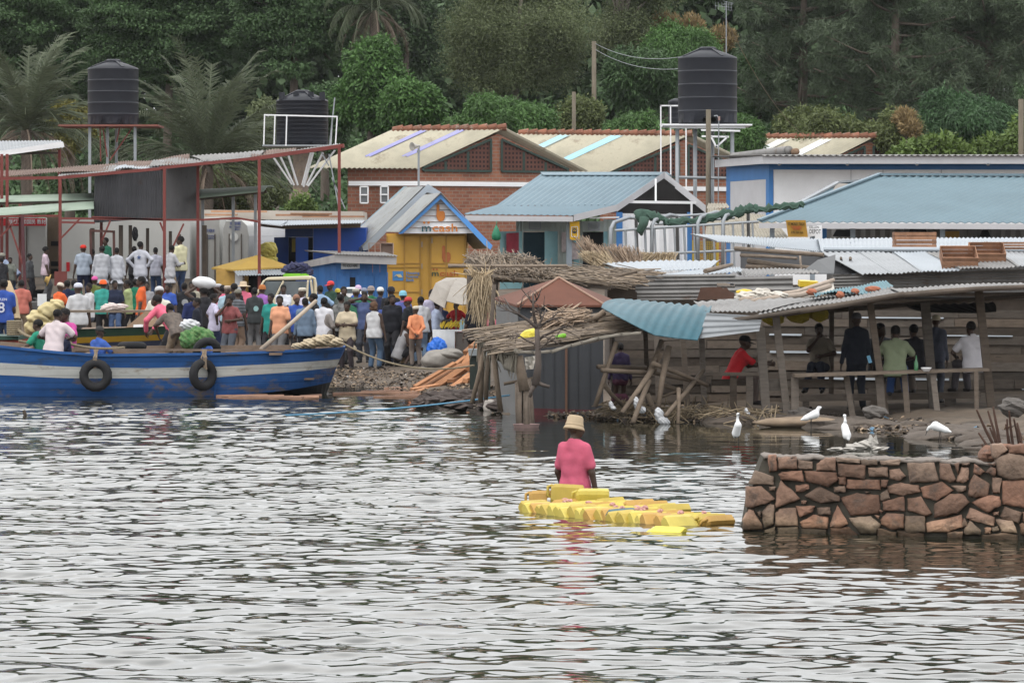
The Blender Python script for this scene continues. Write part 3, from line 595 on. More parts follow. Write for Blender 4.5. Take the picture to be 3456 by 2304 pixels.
def shop():
 d = 147; t = thing('shop_building', base(1850, 148), 'shop with light blue sheet roof, open white gable and teal doors', 'building')
 m = MB(); A2, B2 = P(1567, 722, 147), P(1935, 727, 147); A, B = P(1676, 694, 148.3), P(2082, 692, 148.3); C, D = P(2241, 583, 151), P(1833, 583, 151.6)
 m.corr(A, B, C, D, .22, .02, 1, .015, trap=True); m.corr(A2, B2, B, A, .22, .02, 1, .015, trap=True)
 E = P(2408, 716, 148.8); m.sheet(D + V((.05, .05, 0)), C + V((0, .05, 0)), E + V((0, .1, 0)), E + (D - C), 4, 1, None, .03); m.build('roof', roof_blue, t)
 m = MB(); m.sheet(D + V((-.1, .1, .03)), C + V((.1, 0, .03)), C + V((.25, -.35, -.08)), D + V((0, -.4, -.08)), 1, 1, None, .02); m.sheet(D + V((-.1, .1, .03)), C + V((.1, 0, .03)), C + V((.3, .5, -.12)), D + V((-.1, .5, -.12)), 1, 1, None, .02); m.build('ridge_cap', roof_blue, t)
 m = MB(); plate(m, [(1570, 727), (1934, 731), (1934, 748), (1570, 745)], 146.9, .05)
 for a, b, h in (((1936, 725, 146.9), (2083, 690, 147.6), 22), ((2083, 690, 147.6), (2242, 580, 149.2), 24), ((2242, 580, 149.2), (2409, 715, 147.6), 26)):
  m.prism([P(*a), P(*b), P(b[0], b[1] + h, b[2]), P(a[0], a[1] + h, a[2])], (0, .06, 0))
 m.build('fascia', grey_paint, t)
 m = MB(); m.beam(P(2105, 681, 148.2), P(2350, 684, 148.2), .08, .09); m.beam(P(2213, 605, 148.6), P(2213, 681, 148.2), .06, .06); m.beam(P(2334, 684, 148), P(2334, 745, 148), .07, .07); m.beam(P(1990, 736, 148), P(2090, 733, 148), .05, .05); m.build('truss', white_paint, t)
 plate(MB(), [(2085, 708), (2241, 602), (2385, 712), (2385, 728), (2085, 728)], 148.85, .05).build('loft_shade_panel', mat('loft_shade_black', (.016, .015, .015), .95, .3, 3), t)  # near-black panel added for the shade inside the open gable
 cont = mat('grey_green_container', (.34, .38, .36), .6, .15, 1.5, dirt=.62, dcol=(.24, .23, .21)); teal = mat('teal_door_paint', (.20, .36, .39), .55, .15, 2, dirt=.66, dcol=(.14, .22, .24))
 z0 = t.location.z - .1; pz = lambda x, dd: V((P(x, 0, dd).x, dd, z0))
 m = MB()
 for x0, x1, y0 in ((1742, 1766, 746), (1838, 1912, 746), (1930, 1967, 746), (2037, 2080, 740)): a, b = P(x0, y0, 148.5), P(x1, y0, 148.5); m.corr(pz(x0, 148.5), pz(x1, 148.5), b, a, .24, .03, 1, .03, trap=True)
 for x0, x1, y1 in ((1766, 1838, 782), (1967, 2037, 782)): plate(m, [(x0, 746), (x1, 746), (x1, y1), (x0, y1)], 148.5, .05)
 m.build('container_wall', cont, t)
 for x0, x1, y0, y1 in ((1787, 1824, 747, 773), (1987, 2022, 752, 777)):
  o = MB();
  for i in range(7): y = y0 + (y1 - y0) * (i + .5) / 7; o.beam(P(x0, y, 148.42), P(x1, y, 148.42), .05, .014)
  for a, b in (((x0, y0), (x1, y0)), ((x0, y1), (x1, y1)), ((x0, y0), (x0, y1)), ((x1, y0), (x1, y1))): o.beam(P(*a, 148.41), P(*b, 148.41), .04, .03)
  o.build('vent_grille', steel, t)
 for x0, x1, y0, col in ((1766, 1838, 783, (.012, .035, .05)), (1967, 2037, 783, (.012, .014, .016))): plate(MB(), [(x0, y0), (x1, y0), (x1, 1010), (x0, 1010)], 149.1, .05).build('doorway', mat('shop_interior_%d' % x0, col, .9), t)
 for x0, x1, dx in ((1687, 1762, 147.6), (1838, 1882, 147.9), (1936, 1966, 148.2), (2037, 2060, 148.2)): plate(MB(), [(x0, 781), (x1, 781, dx + .5), (x1, 1010, dx + .5), (x0, 1010)], dx, .04).build('door', teal, t)
 red = mat('red_poster', (.27, .03, .05), .6, .25, 6)
 m = MB(); plate(m, [(1709, 787), (1751, 785, 148), (1751, 853, 148), (1709, 853)], 147.55, .02); m.build('poster', red, t)
 m = MB(); plate(m, [(1895, 783), (1910, 783), (1910, 850), (1895, 850)], 148.4, .02); plate(m, [(1925, 820), (1953, 818), (1953, 875), (1925, 875)], 148.1, .02); m.build_each('poster', mat('pale_poster', (.42, .36, .36), .7, .35, 9), t)
 m = MB(); m.beam(P(1921, 748, 147.6), V((P(1921, 0, 147.6).x, 147.6, z0)), .19, .19); m.build('pillar', mat('blue_grey_post', (.24, .28, .32), .6), t)
 o = plate(MB(), [(1923, 748), (1956, 747), (1956, 812), (1923, 808)], 147.3, .05).build('sign', mat('sign_yellow', (.72, .42, .02), .5, .08), None, label='yellow hanging sign on the pillar of the blue roofed shop', cat='sign')
 lg = MB()
 for a, b in (((1929, 766), (1950, 765)), ((1950, 765), (1950, 800)), ((1950, 800), (1929, 798)), ((1929, 798), (1929, 766))): lg.beam(P(*a, 147.27), P(*b, 147.27), .02, .02)
 lg.build('border', white_paint, None); lg = bpy.data.objects['border']; lg.location -= o.location; lg.parent = o
 e = MB(); e.lathe(P(1939, 779, 147.3), [(.085, 0), (.085, .04)], 18, axis=(0, -1, 0)); k = e.build('emblem', mat('sign_navy', (.03, .06, .09), .5), None); k.location -= o.location; k.parent = o
 e = MB(); e.text('MTN', P(1939, 779, 147.24), (1, 0, 0), (0, 0, 1), .09, fit=.12); k = e.build('lettering', mat('sign_yellow', ()), None); k.location -= o.location; k.parent = o
 # white container closing the gable end
 wc = thing('shipping_container', base(2210, 148.6), 'white shipping container with blue corner posts under the open gable', 'container')
 a, b = P(2101, 720, 148.4), P(2319, 724, 148.4); m = MB(); m.corr(V((a.x, a.y, z0)), V((b.x, b.y, z0)), b, a, .3, .03, 1, .04, trap=True); m.box(((a.x + b.x) / 2, 150.7, (a.z + z0) / 2), (b.x - a.x - .02, 4.4, a.z - z0 - .05)); m.build('body', white_paint, wc)
 m = MB()
 for x0, x1 in ((2080, 2101), (2319, 2335)): p = P((x0 + x1) / 2, 716, 148.35); m.beam(V((p.x, p.y, z0)), p, (x1 - x0) / F * 148, .16)
 m.build_each('corner_post', blue_paint, wc)
 bag = MB(); bag.tube([P(1677, 745, 146.8), P(1676, 762, 146.8)], .012, 5); bag.lathe(P(1675, 812, 146.8), [(.06, 0), (.15, .05), (.16, .2), (.09, .38), (.02, .52)], 12); bag.build('plastic_bag', mat('green_plastic', (.02, .17, .09), .4, .3, 7), None, smooth=True, label='green plastic bag hanging under the blue roof eave', cat='bag')
shop()

ORG, TEALD = mat('orange_paint', (.62, .22, .05), .6, .15), mat('dark_teal_paint', (.03, .10, .12), .6, .1)
def hand_sign(mb, cx, cy, h, d):
 """pointing fist outline: one raised finger on a round fist (photo pixels)"""
 s = h / 58.0; pts = [(-14, -28), (-9, -31), (-4, -28), (-4, -6), (9, -8), (15, -1), (15, 17), (9, 27), (-2, 29), (-10, 25), (-15, 12), (-14, -6)]
 mb.prism([P(cx + x * s, cy + y * s, d) for x, y in pts], (0, .012, 0))
def mcash(parent, cx, cy, w, d, colm, colc):
 sc = d / F; m = MB(); m.text('m', P(cx - w * .37, cy, d), (1, 0, 0), (0, 0, 1), w * sc * .30, fit=w * sc * .25); m.build('lettering', colm, parent)
 m = MB(); m.text('cash', P(cx + w * .14, cy, d), (1, 0, 0), (0, 0, 1), w * sc * .30, fit=w * sc * .68)
 for x in (-.43, -.31): m.lathe(P(cx + w * x, cy - w * .15, d + .006), [(w * sc * .035, 0), (w * sc * .035, .012)], 10, axis=(0, -1, 0))
 m.build('lettering', colc, parent)
def kiosk_mcash():
 d = 133; t = thing('money_kiosk', base(1440, 134), 'tall yellow container kiosk with blue edged gable roof lettered mcash', 'kiosk'); z0 = t.location.z - .05
 yel = mat('yellow_container_paint', (.52, .30, .055), .5, .1, 1.2, dirt=.74, dcol=(.34, .19, .06)); sky_b = mat('sky_blue_paint', (.10, .30, .68), .5, .08); rf = mat('kiosk_tin', (.29, .30, .30), .6, .2, 1, dirt=.55, dcol=(.22, .20, .17))
 a, b = P(1304, 788, d), P(1574, 788, d); MB().box(((a.x + b.x) / 2, d + 3, (a.z + z0) / 2), (b.x - a.x, 5.9, a.z - z0)).build('body', yel, t)
 m = MB()
 for x0, x1 in ((1309, 1416), (1456, 1568)): plate(m, [(x0, 796), (x1, 796), (x1, 1075), (x0, 1075)], d - .03, .06)
 m.build_each('door', yel, t)
 m = MB()
 for x in (1365, 1418, 1454, 1506, 1571, 1306): m.beam(P(x, 796, d - .05), P(x, 1075, d - .05), .035, .04)
 for y in (889, 902, 985): m.beam(P(1309, y, d - .045), P(1416, y, d - .045), .025, .03); m.beam(P(1456, y, d - .045), P(1568, y, d - .045), .025, .03)
 m.build('door_frame', mat('yellow_trim', (.36, .205, .045), .6, .15), t)
 m = MB()
 for x, y in ((1424, 825), (1424, 898), (1424, 985), (1458, 812)): m.beam(P(x, y - 9, d - .07), P(x, y + 9, d - .07), .02, .03)
 m.build_each('latch', steel, t)
 m = MB(); A, B, C, D = P(1302, 782, 135), P(1348, 783, 132.2), P(1488, 651, 132.2), P(1432, 658, 135.2); m.corr(A, B, C, D, .11, .016, 1, .012); E = P(1660, 836, 132.4); m.corr(E, E + (D - C), D, C, .11, .016, 1, .012); m.build('front_roof', rf, t)
 m = MB(); A, B, C, D = P(1150, 827, 139), P(1226, 832, 135.6), P(1430, 630, 135.6), P(1368, 632, 139.2); m.corr(A, B, C, D, .11, .016, 1, .012); E = P(1640, 820, 135.8); m.corr(E, E + (D - C), D, C, .11, .016, 1, .012); m.build('rear_roof', rf, t)
 m = MB(); m.prism([P(1223, 833, 135.5), P(1444, 621, 135.5), P(1490, 650, 135.5), P(1478, 655, 135.5), P(1440, 650, 135.5), P(1245, 842, 135.5), P(1226, 846, 135.5)], (0, .05, 0)); m.prism([P(1153, 831, 138.9), P(1222, 834, 135.5), P(1222, 848, 135.5), P(1153, 844, 138.9)], (0, .05, 0)); m.build('barge_board', mat('grey_blue_board', (.36, .41, .47), .6, .1), t)
 m = MB(); m.prism([P(1146, 829, 139.2), P(1362, 633, 139.2), P(1374, 633, 139.2), P(1158, 832, 139.2)], (0, -.05, .03)); m.build('roof_edge', mat('pale_blue_board', (.33, .45, .50), .6, .1), t)
 m = MB(); L0, AP, R0 = (1361, 789), (1487, 668), (1612, 789); n = 6; m.jit = .06
 for i in range(n):
  f0, f1 = i / n, (i + .93) / n; q = lambda f, s: lerp(V((*AP, 0)), V((*(L0 if s else R0), 0)), f)
  p = [q(f0, 1), q(f1, 1), q(f1, 0), q(f0, 0)]; m.prism([P(p[0].x, p[0].y, 132.62), P(p[1].x, p[1].y, 132.55), P(p[2].x, p[2].y, 132.55), P(p[3].x, p[3].y, 132.62)], (0, .04, 0))
 m.build('gable_boards', white_paint, t)
 m = MB(); plate(m, [(1346, 783), (1487, 649), (1487, 671), (1360, 788), (1346, 790)], 132.3, .05); plate(m, [(1487.4, 649), (1662, 828), (1656, 843), (1636, 828), (1487.4, 671)], 132.3, .05); m.build('gable_trim', sky_b, t)
 m = MB(); hand_sign(m, 1487, 719, 56, 132.53); m.build('hand_emblem', ORG, t); mcash(t, 1485, 770, 124, 132.5, TEALD, ORG)
 fad = mat('faded_orange_paint', (.42, .13, .045), .6, .2); m = MB(); hand_sign(m, 1506, 858, 56, d - .06); m.build('hand_emblem', fad, t); mcash(t, 1503, 923, 92, d - .06, mat('dark_green_letter', (.05, .085, .05), .6), mat('faded_letter', (.40, .11, .03), .6))
 lb = mat('logo_blue', (.06, .22, .50), .5); m = MB(); plate(m, [(1325, 915), (1361, 915), (1361, 947), (1325, 947)], d - .05, .02); m.build('logo', lb, t)
 m = MB(); plate(m, [(1327, 936), (1338, 926), (1352, 925), (1359, 936), (1345, 936), (1338, 929)], d - .065, .012); m.build('logo_roof', mat('logo_cream', (.62, .50, .25), .5), t)
 m = MB()
 for i, w in enumerate(('Housing', 'Finance', 'Bank')): m.text(w, P(1370, 921 + i * 12, d - .06), (1, 0, 0), (0, 0, 1), .125, align='LEFT')
 m.build('lettering', lb, t)
 o = MB()
 for x in (1245, 1266, 1285, 1327): o.beam(P(x, 862, 131), P(x, 820, 131), .02, .35)
 o.beam(P(1245, 821, 131), P(1328, 821, 131), .35, .02); o.beam(P(1245, 862, 131), P(1328, 862, 131), .35, .02); plate(o, [(1285, 822), (1327, 822), (1327, 861), (1285, 861)], 131.1, .02); o.build('shelf_box', mat('pinkish_board', (.40, .30, .25), .8), None, label='small open wooden shelf box beside the yellow kiosk, above the blue one', cat='shelf')
kiosk_mcash()
def kiosk_blue():
 d = 124; t = thing('kiosk', base(1200, d), 'low blue wooden kiosk with grey roof edge beside the yellow kiosk', 'kiosk'); z0 = t.location.z - .05
 bl = mat('blue_board_paint', (.035, .125, .33), .65, .15, 2.5, dirt=.68, dcol=(.05, .11, .20), stretch=(5, 5, 1)); x0, x1, xs = P(1134, 0, d).x, P(1306, 0, d).x, P(1036, 0, d + 2.2).x; top = P(0, 880, d).z
 m = MB(); w = (x1 - x0) / 7; m.jit = .1
 for i in range(7): m.box((x0 + w * (i + .5), d + .2, (z0 + top) / 2), (w - .012, .05, top - z0))
 for i in range(5): a, b = V((x0, d + .2, 0)), V((xs, d + 2.4, 0)); m.prism([V((*lerp(a, b, i / 5).xy, z0)), V((*lerp(a, b, (i + .96) / 5).xy, z0)), V((*lerp(a, b, (i + .96) / 5).xy, top)), V((*lerp(a, b, i / 5).xy, top))], (.04, .02, 0))
 m.box(((x0 + x1) / 2, d + 1.6, z0 + .9), (x1 - x0 - .1, 2.6, 1.7)); m.build('wall', bl, t)
 for xa, xb in ((1141, 1180), (1200, 1262), (1264, 1303)): plate(MB(), [(xa, 931), (xb, 931), (xb, 1040), (xa, 1040)], d + .12, .04).build('shutter', bl, t)
 plate(MB(), [(1181, 936), (1199, 936), (1199, 985), (1181, 985)], d + .14, .03).build('opening', ink, t)
 m = MB(); m.prism([P(1131, 859, d - .3), P(1339, 867, d - .3), P(1337, 893, d - .3), P(1131, 886, d - .3)], (0, .05, 0)); m.prism([P(1130.5, 859, d - .3), P(1023, 884, d + 2.6), P(1023, 905, d + 2.6), P(1130.5, 886, d - .3)], (0, .05, 0)); m.build('fascia', mat('weathered_grey_board', (.31, .30, .30), .85, .2, 2), t)
 a, b = P(1128, 857, d - .36), P(1342, 864, d - .36); MB().corr(a, b, b + V((-.5, 3, .1)), a + V((-1, 3, .1)), .09, .016, 1, .01).build('roof', galv_old, t)
 s = plate(MB(), [(1151, 888), (1214, 887), (1214, 906), (1151, 908)], d - .05, .03).build('signboard', mat('grey_signboard', (.40, .42, .44), .6), t)
 m = MB(); m.text('TO SOLE HERE', P(1182, 897, d - .06), (1, 0, 0), (0, 0, 1), .11, fit=.42); k = m.build('lettering', ink, t)
kiosk_blue()
def blue_container():
 d = 136; t = thing('container_shop', base(1100, d), 'bright blue container shop with open door under a tin roof', 'shop'); z0 = t.location.z - .05
 bl = mat('royal_blue_paint', (.018, .085, .42), .5, .12, 1.2, dirt=.72, dcol=(.02, .05, .2)); bd = mat('navy_paint', (.014, .04, .155), .55, .2)
 a, b = P(1057, 768, d), P(1236, 770, d); m = MB(); m.box(((a.x + b.x) / 2, d + 1.5, (a.z + z0) / 2), (b.x - a.x, 3, a.z - z0)); m.build('body', bl, t)
 m = MB(); plate(m, [(962, 770), (1056, 769), (1056, 800), (962, 800)], d - .02, .1); c = P(962, 770, d); m.box((c.x + .03, d + 1.5, (c.z + z0) / 2), (.05, 3, c.z - z0)); m.build('lintel', bd, t)
 m = MB()
 for i in range(5): m.beam(P(983, 781 + i * 4, d - .06), P(1028, 781 + i * 4, d - .06), .03, .018)
 m.build('vent_grille', bd, t)
 plate(MB(), [(925, 801), (973, 800, d - .1), (973, 960, d - .1), (925, 960)], d - .9, .04).build('door', bd, t); plate(MB(), [(998, 801), (1040, 801), (1040, 960), (998, 960)], d - .04, .05).build('door', bl, t)
 plate(MB(), [(974, 801), (1056, 801), (1056, 960), (974, 960)], d + .6, .05).build('back_wall', ink, t); plate(MB(), [(985, 806), (997, 806), (997, 850), (985, 850)], d + .3, .05).build('shelf_goods', mat('yellow_goods', (.45, .33, .05), .6), t)
 m = MB(); a, b = P(865, 752, d - 2.3), P(950, 760, d - 2.3); m.corr(a, b, P(975, 744, d), P(900, 744, d + 1), .09, .016, 1, .01); a, b = P(951, 760, d - 2.2), P(1225, 752, d - 1); m.corr(a, b, P(1235, 742, d + 2), P(976, 744, d + 1.5), .09, .016, 1, .01); m.build('roof', galv_new, t)
 m = MB(); m.beam(P(955, 766, d - 1.5), P(1215, 762, d - .5), .1, .12); m.beam(P(880, 760, d - 1.5), P(955, 768, d - 1.5), .06, .08); m.build('roof_beam', wood, t)
 m = MB(); c = P(907, 845, 131); m.blob(c, (.26, .22, .25), noise=.06, fr=4, fold=.12); m.blob(c + V((.02, 0, -.28)), (.25, .2, .12), noise=.1, fold=.1); m.build('wrapped_bundle', mat('yellow_tarp', (.42, .36, .08), .5, .25, 4, bump=.6, bscale=6), None, label='yellow tarpaulin bundle beside the blue container door', cat='bundle')
blue_container()
def yellow_hut():
 d = 126; t = thing('hut', base(780, d), 'small yellow hut with pyramid roof and tin awning behind the pickup', 'hut'); z0 = t.location.z - .05
 y = mat('ochre_paint', (.40, .265, .065), .65, .12, 1.5, dirt=.7, dcol=(.35, .21, .08)); AP = P(870, 860, d + 1.1); c = [P(714, 903, d + .9), P(785, 909, d), P(982, 898, d + .2), P(915, 893, d + 2.3)]
 m = MB(); m.add([AP] + c + [p - V((0, 0, .05)) for p in c], [(0, 1, 2), (0, 2, 3), (0, 3, 4), (0, 4, 1), (1, 5, 6, 2), (2, 6, 7, 3), (3, 7, 8, 4), (4, 8, 5, 1), (5, 8, 7, 6)]); m.build('roof', y, t)
 a, b = P(729, 908, d + .4), P(792, 908, d + .25); m = MB(); plate(m, [(729, 906), (792, 907), (792, 1040), (729, 1040)], d + .3, .06); m.box(((a.x + b.x) / 2 + .3, d + 1.2, (a.z + z0) / 2), (.7, 1.6, a.z - z0 - .1)); m.build('wall', mat('hut_yellow_wall', (.42, .26, .07), .7, .25, 3), t)
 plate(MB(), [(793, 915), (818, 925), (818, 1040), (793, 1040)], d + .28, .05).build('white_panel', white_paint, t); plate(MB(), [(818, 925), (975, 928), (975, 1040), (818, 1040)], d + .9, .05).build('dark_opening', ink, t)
 a, b = P(800, 929, d - .6), P(985, 926, d - .6); MB().corr(a, b, P(975, 907, d + .25), P(783, 908, d + .25), .085, .016, 1, .01).build('awning', galv_new, t)
 m = MB(); m.beam(P(822, 926, d - .3), P(822, 1040, d - .3), .05, .05); m.beam(P(905, 935, d - .3), P(905, 1040, d - .3), .04, .04); m.build_each('awning_post', wood, t)
yellow_hut()
def pickup():
 d = 118; t = thing('pickup_truck', base(960, d), 'cream pickup truck with dark load behind the cab, half hidden by the crowd', 'truck'); z0 = t.location.z; X = lambda x: P(x, 0, d).x; Z = lambda y: P(0, y, d).z
 cream = mat('cream_car_paint', (.56, .50, .36), .35, .06, 1, spec=.5); dw = 1.6; body = MB()
 prof = [(858, 1003), (893, 941), (903, 934), (1040, 930), (1058, 935), (1062, 1003)]
 def ring(dd, k=0): return [P(x, y, dd) for x, y in prof]
 body.prism([P(850, 1004, d), P(1066, 1004, d), P(1068, 1058, d), P(800, 1060, d), P(806, 1020, d)], (0, dw, 0)); body.prism([P(884, 950, d + .12), P(903, 936, d + .12), P(1042, 931, d + .12), P(1058, 939, d + .12), P(1050, 944, d + .12), P(900, 946, d + .12)], (0, dw - .24, 0))
 for a, b, w in (((860, 1003), (892, 946), .07), ((930, 1003), (957, 948), .06), ((1049, 945), (1056, 1003), .09), ((1036, 1003), (1040, 945), .05)):
  for dd in (d + .1, d + dw - .12): body.beam(P(*a, dd), P(*b, dd), w, .06)
 body.box(((X(1066) + X(1290)) / 2, d + dw / 2, Z(1035)), (X(1290) - X(1066), dw, .45)); ob = body.build('body', cream, t); bevel(ob, .03)
 g = MB(); plate(g, [(868, 1002), (897, 949), (950, 949), (926, 1002)], d + .15, .02); plate(g, [(937, 1002), (960, 949), (1035, 948), (1033, 1002)], d + .17, .02); g.prism([P(862, 1003, d + .1), P(893, 947, d + .1), P(893, 947, d + dw - .1), P(862, 1003, d + dw - .1)], (-.02, 0, .01)); g.build('window', mat('car_glass', (.10, .12, .13), .08, .2, spec=.7), t)
 s = MB(); plate(s, [(946, 953), (985, 951), (984, 1002), (960, 1002)], d + .6, .08); s.build('seat', mat('car_seat', (.13, .12, .11), .8), t)
 w = MB()
 for x, dd in ((838, d + .05), (838, d + dw - .25), (1200, d + .05), (1200, d + dw - .25)):
  p = P(x, 0, dd); w.lathe((p.x, dd, z0 + .34), [(.2, 0), (.34, .02), (.34, .2), (.2, .22)], 20, axis=(0, 1, 0))
 w.build_each('wheel', rubber, t)
 r = MB(); r.tube([P(1050, 935, d - .05), P(1062, 940, d - .05), P(1066, 960, d - .05), P(1066, 1010, d - .05)], .035, 8); r.tube([P(1040, 935, d + dw), P(1060, 940, d + dw), P(1064, 1010, d + dw)], .035, 8); r.build_each('load_rack', cream, t)
 m = MB(); c = P(1010, 916, d + 1.6)
 for dx, dz, rx in ((-.28, .05, .2), (-.05, .02, .22), (.2, -.04, .2), (.1, .12, .2), (-.15, .14, .16)): m.blob(c + V((dx, 0, dz)), (rx, .3, .12), noise=.2, fr=5)
 m.build('load_sack', mat('navy_cloth', (.028, .03, .075), .85, .3, 6, bump=.5), None, label='dark blue cloth bundle piled above the cream pickup cab', cat='bundle')
 m = MB(); m.box(P(1000, 929, d + 1.5), (.7, .4, .06)); m.box(P(1000, 925, d + 1.5), (.62, .36, .04)); m.build('crate', mat('lime_plastic', (.16, .40, .03), .5), None, label='lime green plastic tray under the dark blue bundle', cat='tray')
 # white car roof glimpsed in the crowd
 d2 = 121; c = thing('car', base(1180, d2), 'white car mostly hidden by the crowd before the blue kiosk', 'car'); z1 = c.location.z
 m = MB(); m.prism([P(1148, 990, d2), P(1160, 971, d2), P(1205, 970, d2), P(1222, 990, d2), P(1250, 995, d2), P(1252, 1045, d2), P(1120, 1045, d2), P(1120, 996, d2)], (0, 1.5, 0)); bevel(m.build('body', white_paint, c), .05)
 m = MB(); plate(m, [(1154, 989), (1163, 974), (1203, 974), (1216, 989)], d2 - .01, .01); m.build('window', mat('car_glass', ()), c); m = MB()
 for x in (1145, 1226): p = P(x, 0, d2); m.lathe((p.x, d2 - .02, z1 + .28), [(.15, 0), (.28, .02), (.28, .18), (.15, .2)], 16, axis=(0, 1, 0))
 m.build_each('wheel', rubber, c)
pickup()
def trucks():
 d = 137; tw = mat('truck_white', (.50, .50, .48), .55, .08, 1, dirt=.7, dcol=(.36, .34, .31)); rear = mat('truck_grey_rear', (.33, .325, .31), .6, .1, 1.2, dirt=.66, dcol=(.24, .20, .16)); lb = mat('truck_letter_blue', (.06, .09, .26), .6)
 def truck(label, rearpoly, dd, length, words, side=None, dx=0):
  t = thing('box_truck', base(rearpoly[0][0], dd), label, 'truck', 'white trucks behind the market shelter'); z0 = t.location.z
  pts = pp(rearpoly, dd); low = min(p.z for p in pts); m = MB(); m.prism(pts, (dx, length, 0)); bevel(m.build('box_body', tw, t), .03)
  m = MB(); ctr = sum((p for p in pts), V()) / len(pts); m.prism([lerp(p, ctr, .03) - V((0, .03, 0)) for p in pts], (0, .02, 0)); m.build('rear_door', rear, t)
  m = MB(); xs = sorted(p.x for p in pts)
  for f in (.28, .72): x = lerp(xs[0], xs[-1], f); m.beam((x, dd - .06, low + .05), (x, dd - .06, low + 1.6), .03, .03)
  m.build_each('lock_rod', wood_dark, t)
  m = MB()
  for f in (.15, .85):
   for yy in (.8, length - .9): m.lathe((lerp(xs[0], xs[-1], f), dd + yy, z0 + .42), [(.25, -.14), (.42, -.12), (.42, .12), (.25, .14)], 16, axis=(1, 0, 0))
  m.box((lerp(xs[0], xs[-1], .5) + dx / 2, dd + length / 2, z0 + .7), (.9, length - .4, .3)); m.build_each('wheel', rubber, t)
  for wd, x, y, w, h in words: q = MB(); q.text(wd, P(x, y, dd - .045), (1, 0, 0), (0, 0, 1), h, fit=w); q.build('lettering', lb, t)
  return t
 g = truck('grey white truck rear lettered NOT FOR HIRE, beside the white side wall', [(748, 960), (752, 770), (762, 744), (815, 742), (834, 760), (841, 795), (836, 960)], d, 5, [('NOT FOR HIRE', 794, 754, .33, .14), ('PRIVATE GOODS ONLY', 793, 766, .35, .07), ('KAMPALA', 795, 774, .25, .06)], dx=1.2)
 m = MB(); m.lathe(P(790, 800, d - .06), [(.02, 0), (.13, .01), (.135, .03)], 18, axis=(0, -1, 0)); m.build('rear_disc', tw, g)
 truck('narrow grey truck rear lettered NOT FOR HI, left of its twin', [(684, 960), (684, 736), (742, 734), (742, 960)], d + .5, 5, [('NOT FOR HI', 707, 779, .30, .14), ('PRIVATE GOODS', 709, 796, .33, .06), ('KAMPALA', 712, 804, .24, .06)])
 w = truck('white truck with a red banner of Chinese characters at the left edge', [(-80, 935), (-80, 735), (156, 735), (156, 935)], d, 2.4, [])
 rb = plate(MB(), [(-80, 737), (155, 737), (155, 762), (-80, 762)], d - .05, .02).build('banner', mat('banner_red', (.55, .02, .03), .6, .1), w); m = MB(); m.text('联想工和国民 教材', P(92, 749.5, d - .075), (1, 0, 0), (0, 0, 1), .16, fit=1.17); m.build('lettering', white_paint, w)
 t = thing('box_truck', base(230, d), 'white truck with its brown cargo opening facing the shelter', 'truck', 'white trucks behind the market shelter')
 m = MB(); plate(m, [(200, 735), (640, 738), (640, 940), (200, 940)], d, 4); m.build('box_body', tw, t); plate(MB(), [(158, 732), (199, 732), (199, 940), (158, 940)], d + .3, .1).build('cargo_opening', mat('cargo_brown', (.16, .12, .085), .85, .25, 4), t)
 m = MB()
 for y in (822, 890, 915): plate(m, [(172, y - 8), (197, y - 8), (197, y + 8), (172, y + 8)], d + .25, .02)
 m.build_each('dark_slot', ink, t); plate(MB(), [(224, 885), (235, 884), (235, 915), (224, 916)], d - .03, .02).build('marker', mat('banner_red', ()), t)
 o = MB(); a, b = P(840, 748, d - .2), P(985, 748, d + .6); n = 9; o.jit = .05
 for i in range(n): y0, y1 = 748 + 150 * i / n, 748 + 150 * (i + .93) / n; plate(o, [(842, y0), (970, y0), (970, y1), (842, y1)], d + .6, .06)
 o.build('board_wall', white_paint, None, label='white boarded wall right of the truck lettered NOT FOR HIRE', cat='wall')
 # flat roofs with stacked timber behind the trucks
 t = thing('flat_store', base(940, 142), 'low store with pale flat roof carrying timber, behind the trucks', 'building'); m = MB(); plate(m, [(680, 708), (1225, 714), (1225, 745), (680, 738)], 142, 4); m.build('wall', mat('beige_wall', (.46, .42, .37), .8, .1, 1), t); z0 = t.location.z
 a, b = P(660, 742, 143), P(1215, 745, 143); m = MB(); m.box(((a.x + b.x) / 2, 144.2, (a.z + z0) / 2), (b.x - a.x, 2, a.z - z0)); m.build('lower_wall', grey_paint, t)
 m = MB(); m.jit = .3
 for x0, x1, y in ((930, 1110, 725), (980, 1120, 721), (1020, 1230, 730), (712, 900, 713), (690, 800, 724)): plate(m, [(x0, y - 3), (x1, y - 2), (x1, y + 4), (x0, y + 4)], 141.2, .3)
 m.build('timber_stack', wood_fresh, None, label='loose sawn boards lying on the pale flat roof', cat='timber')
trucks()
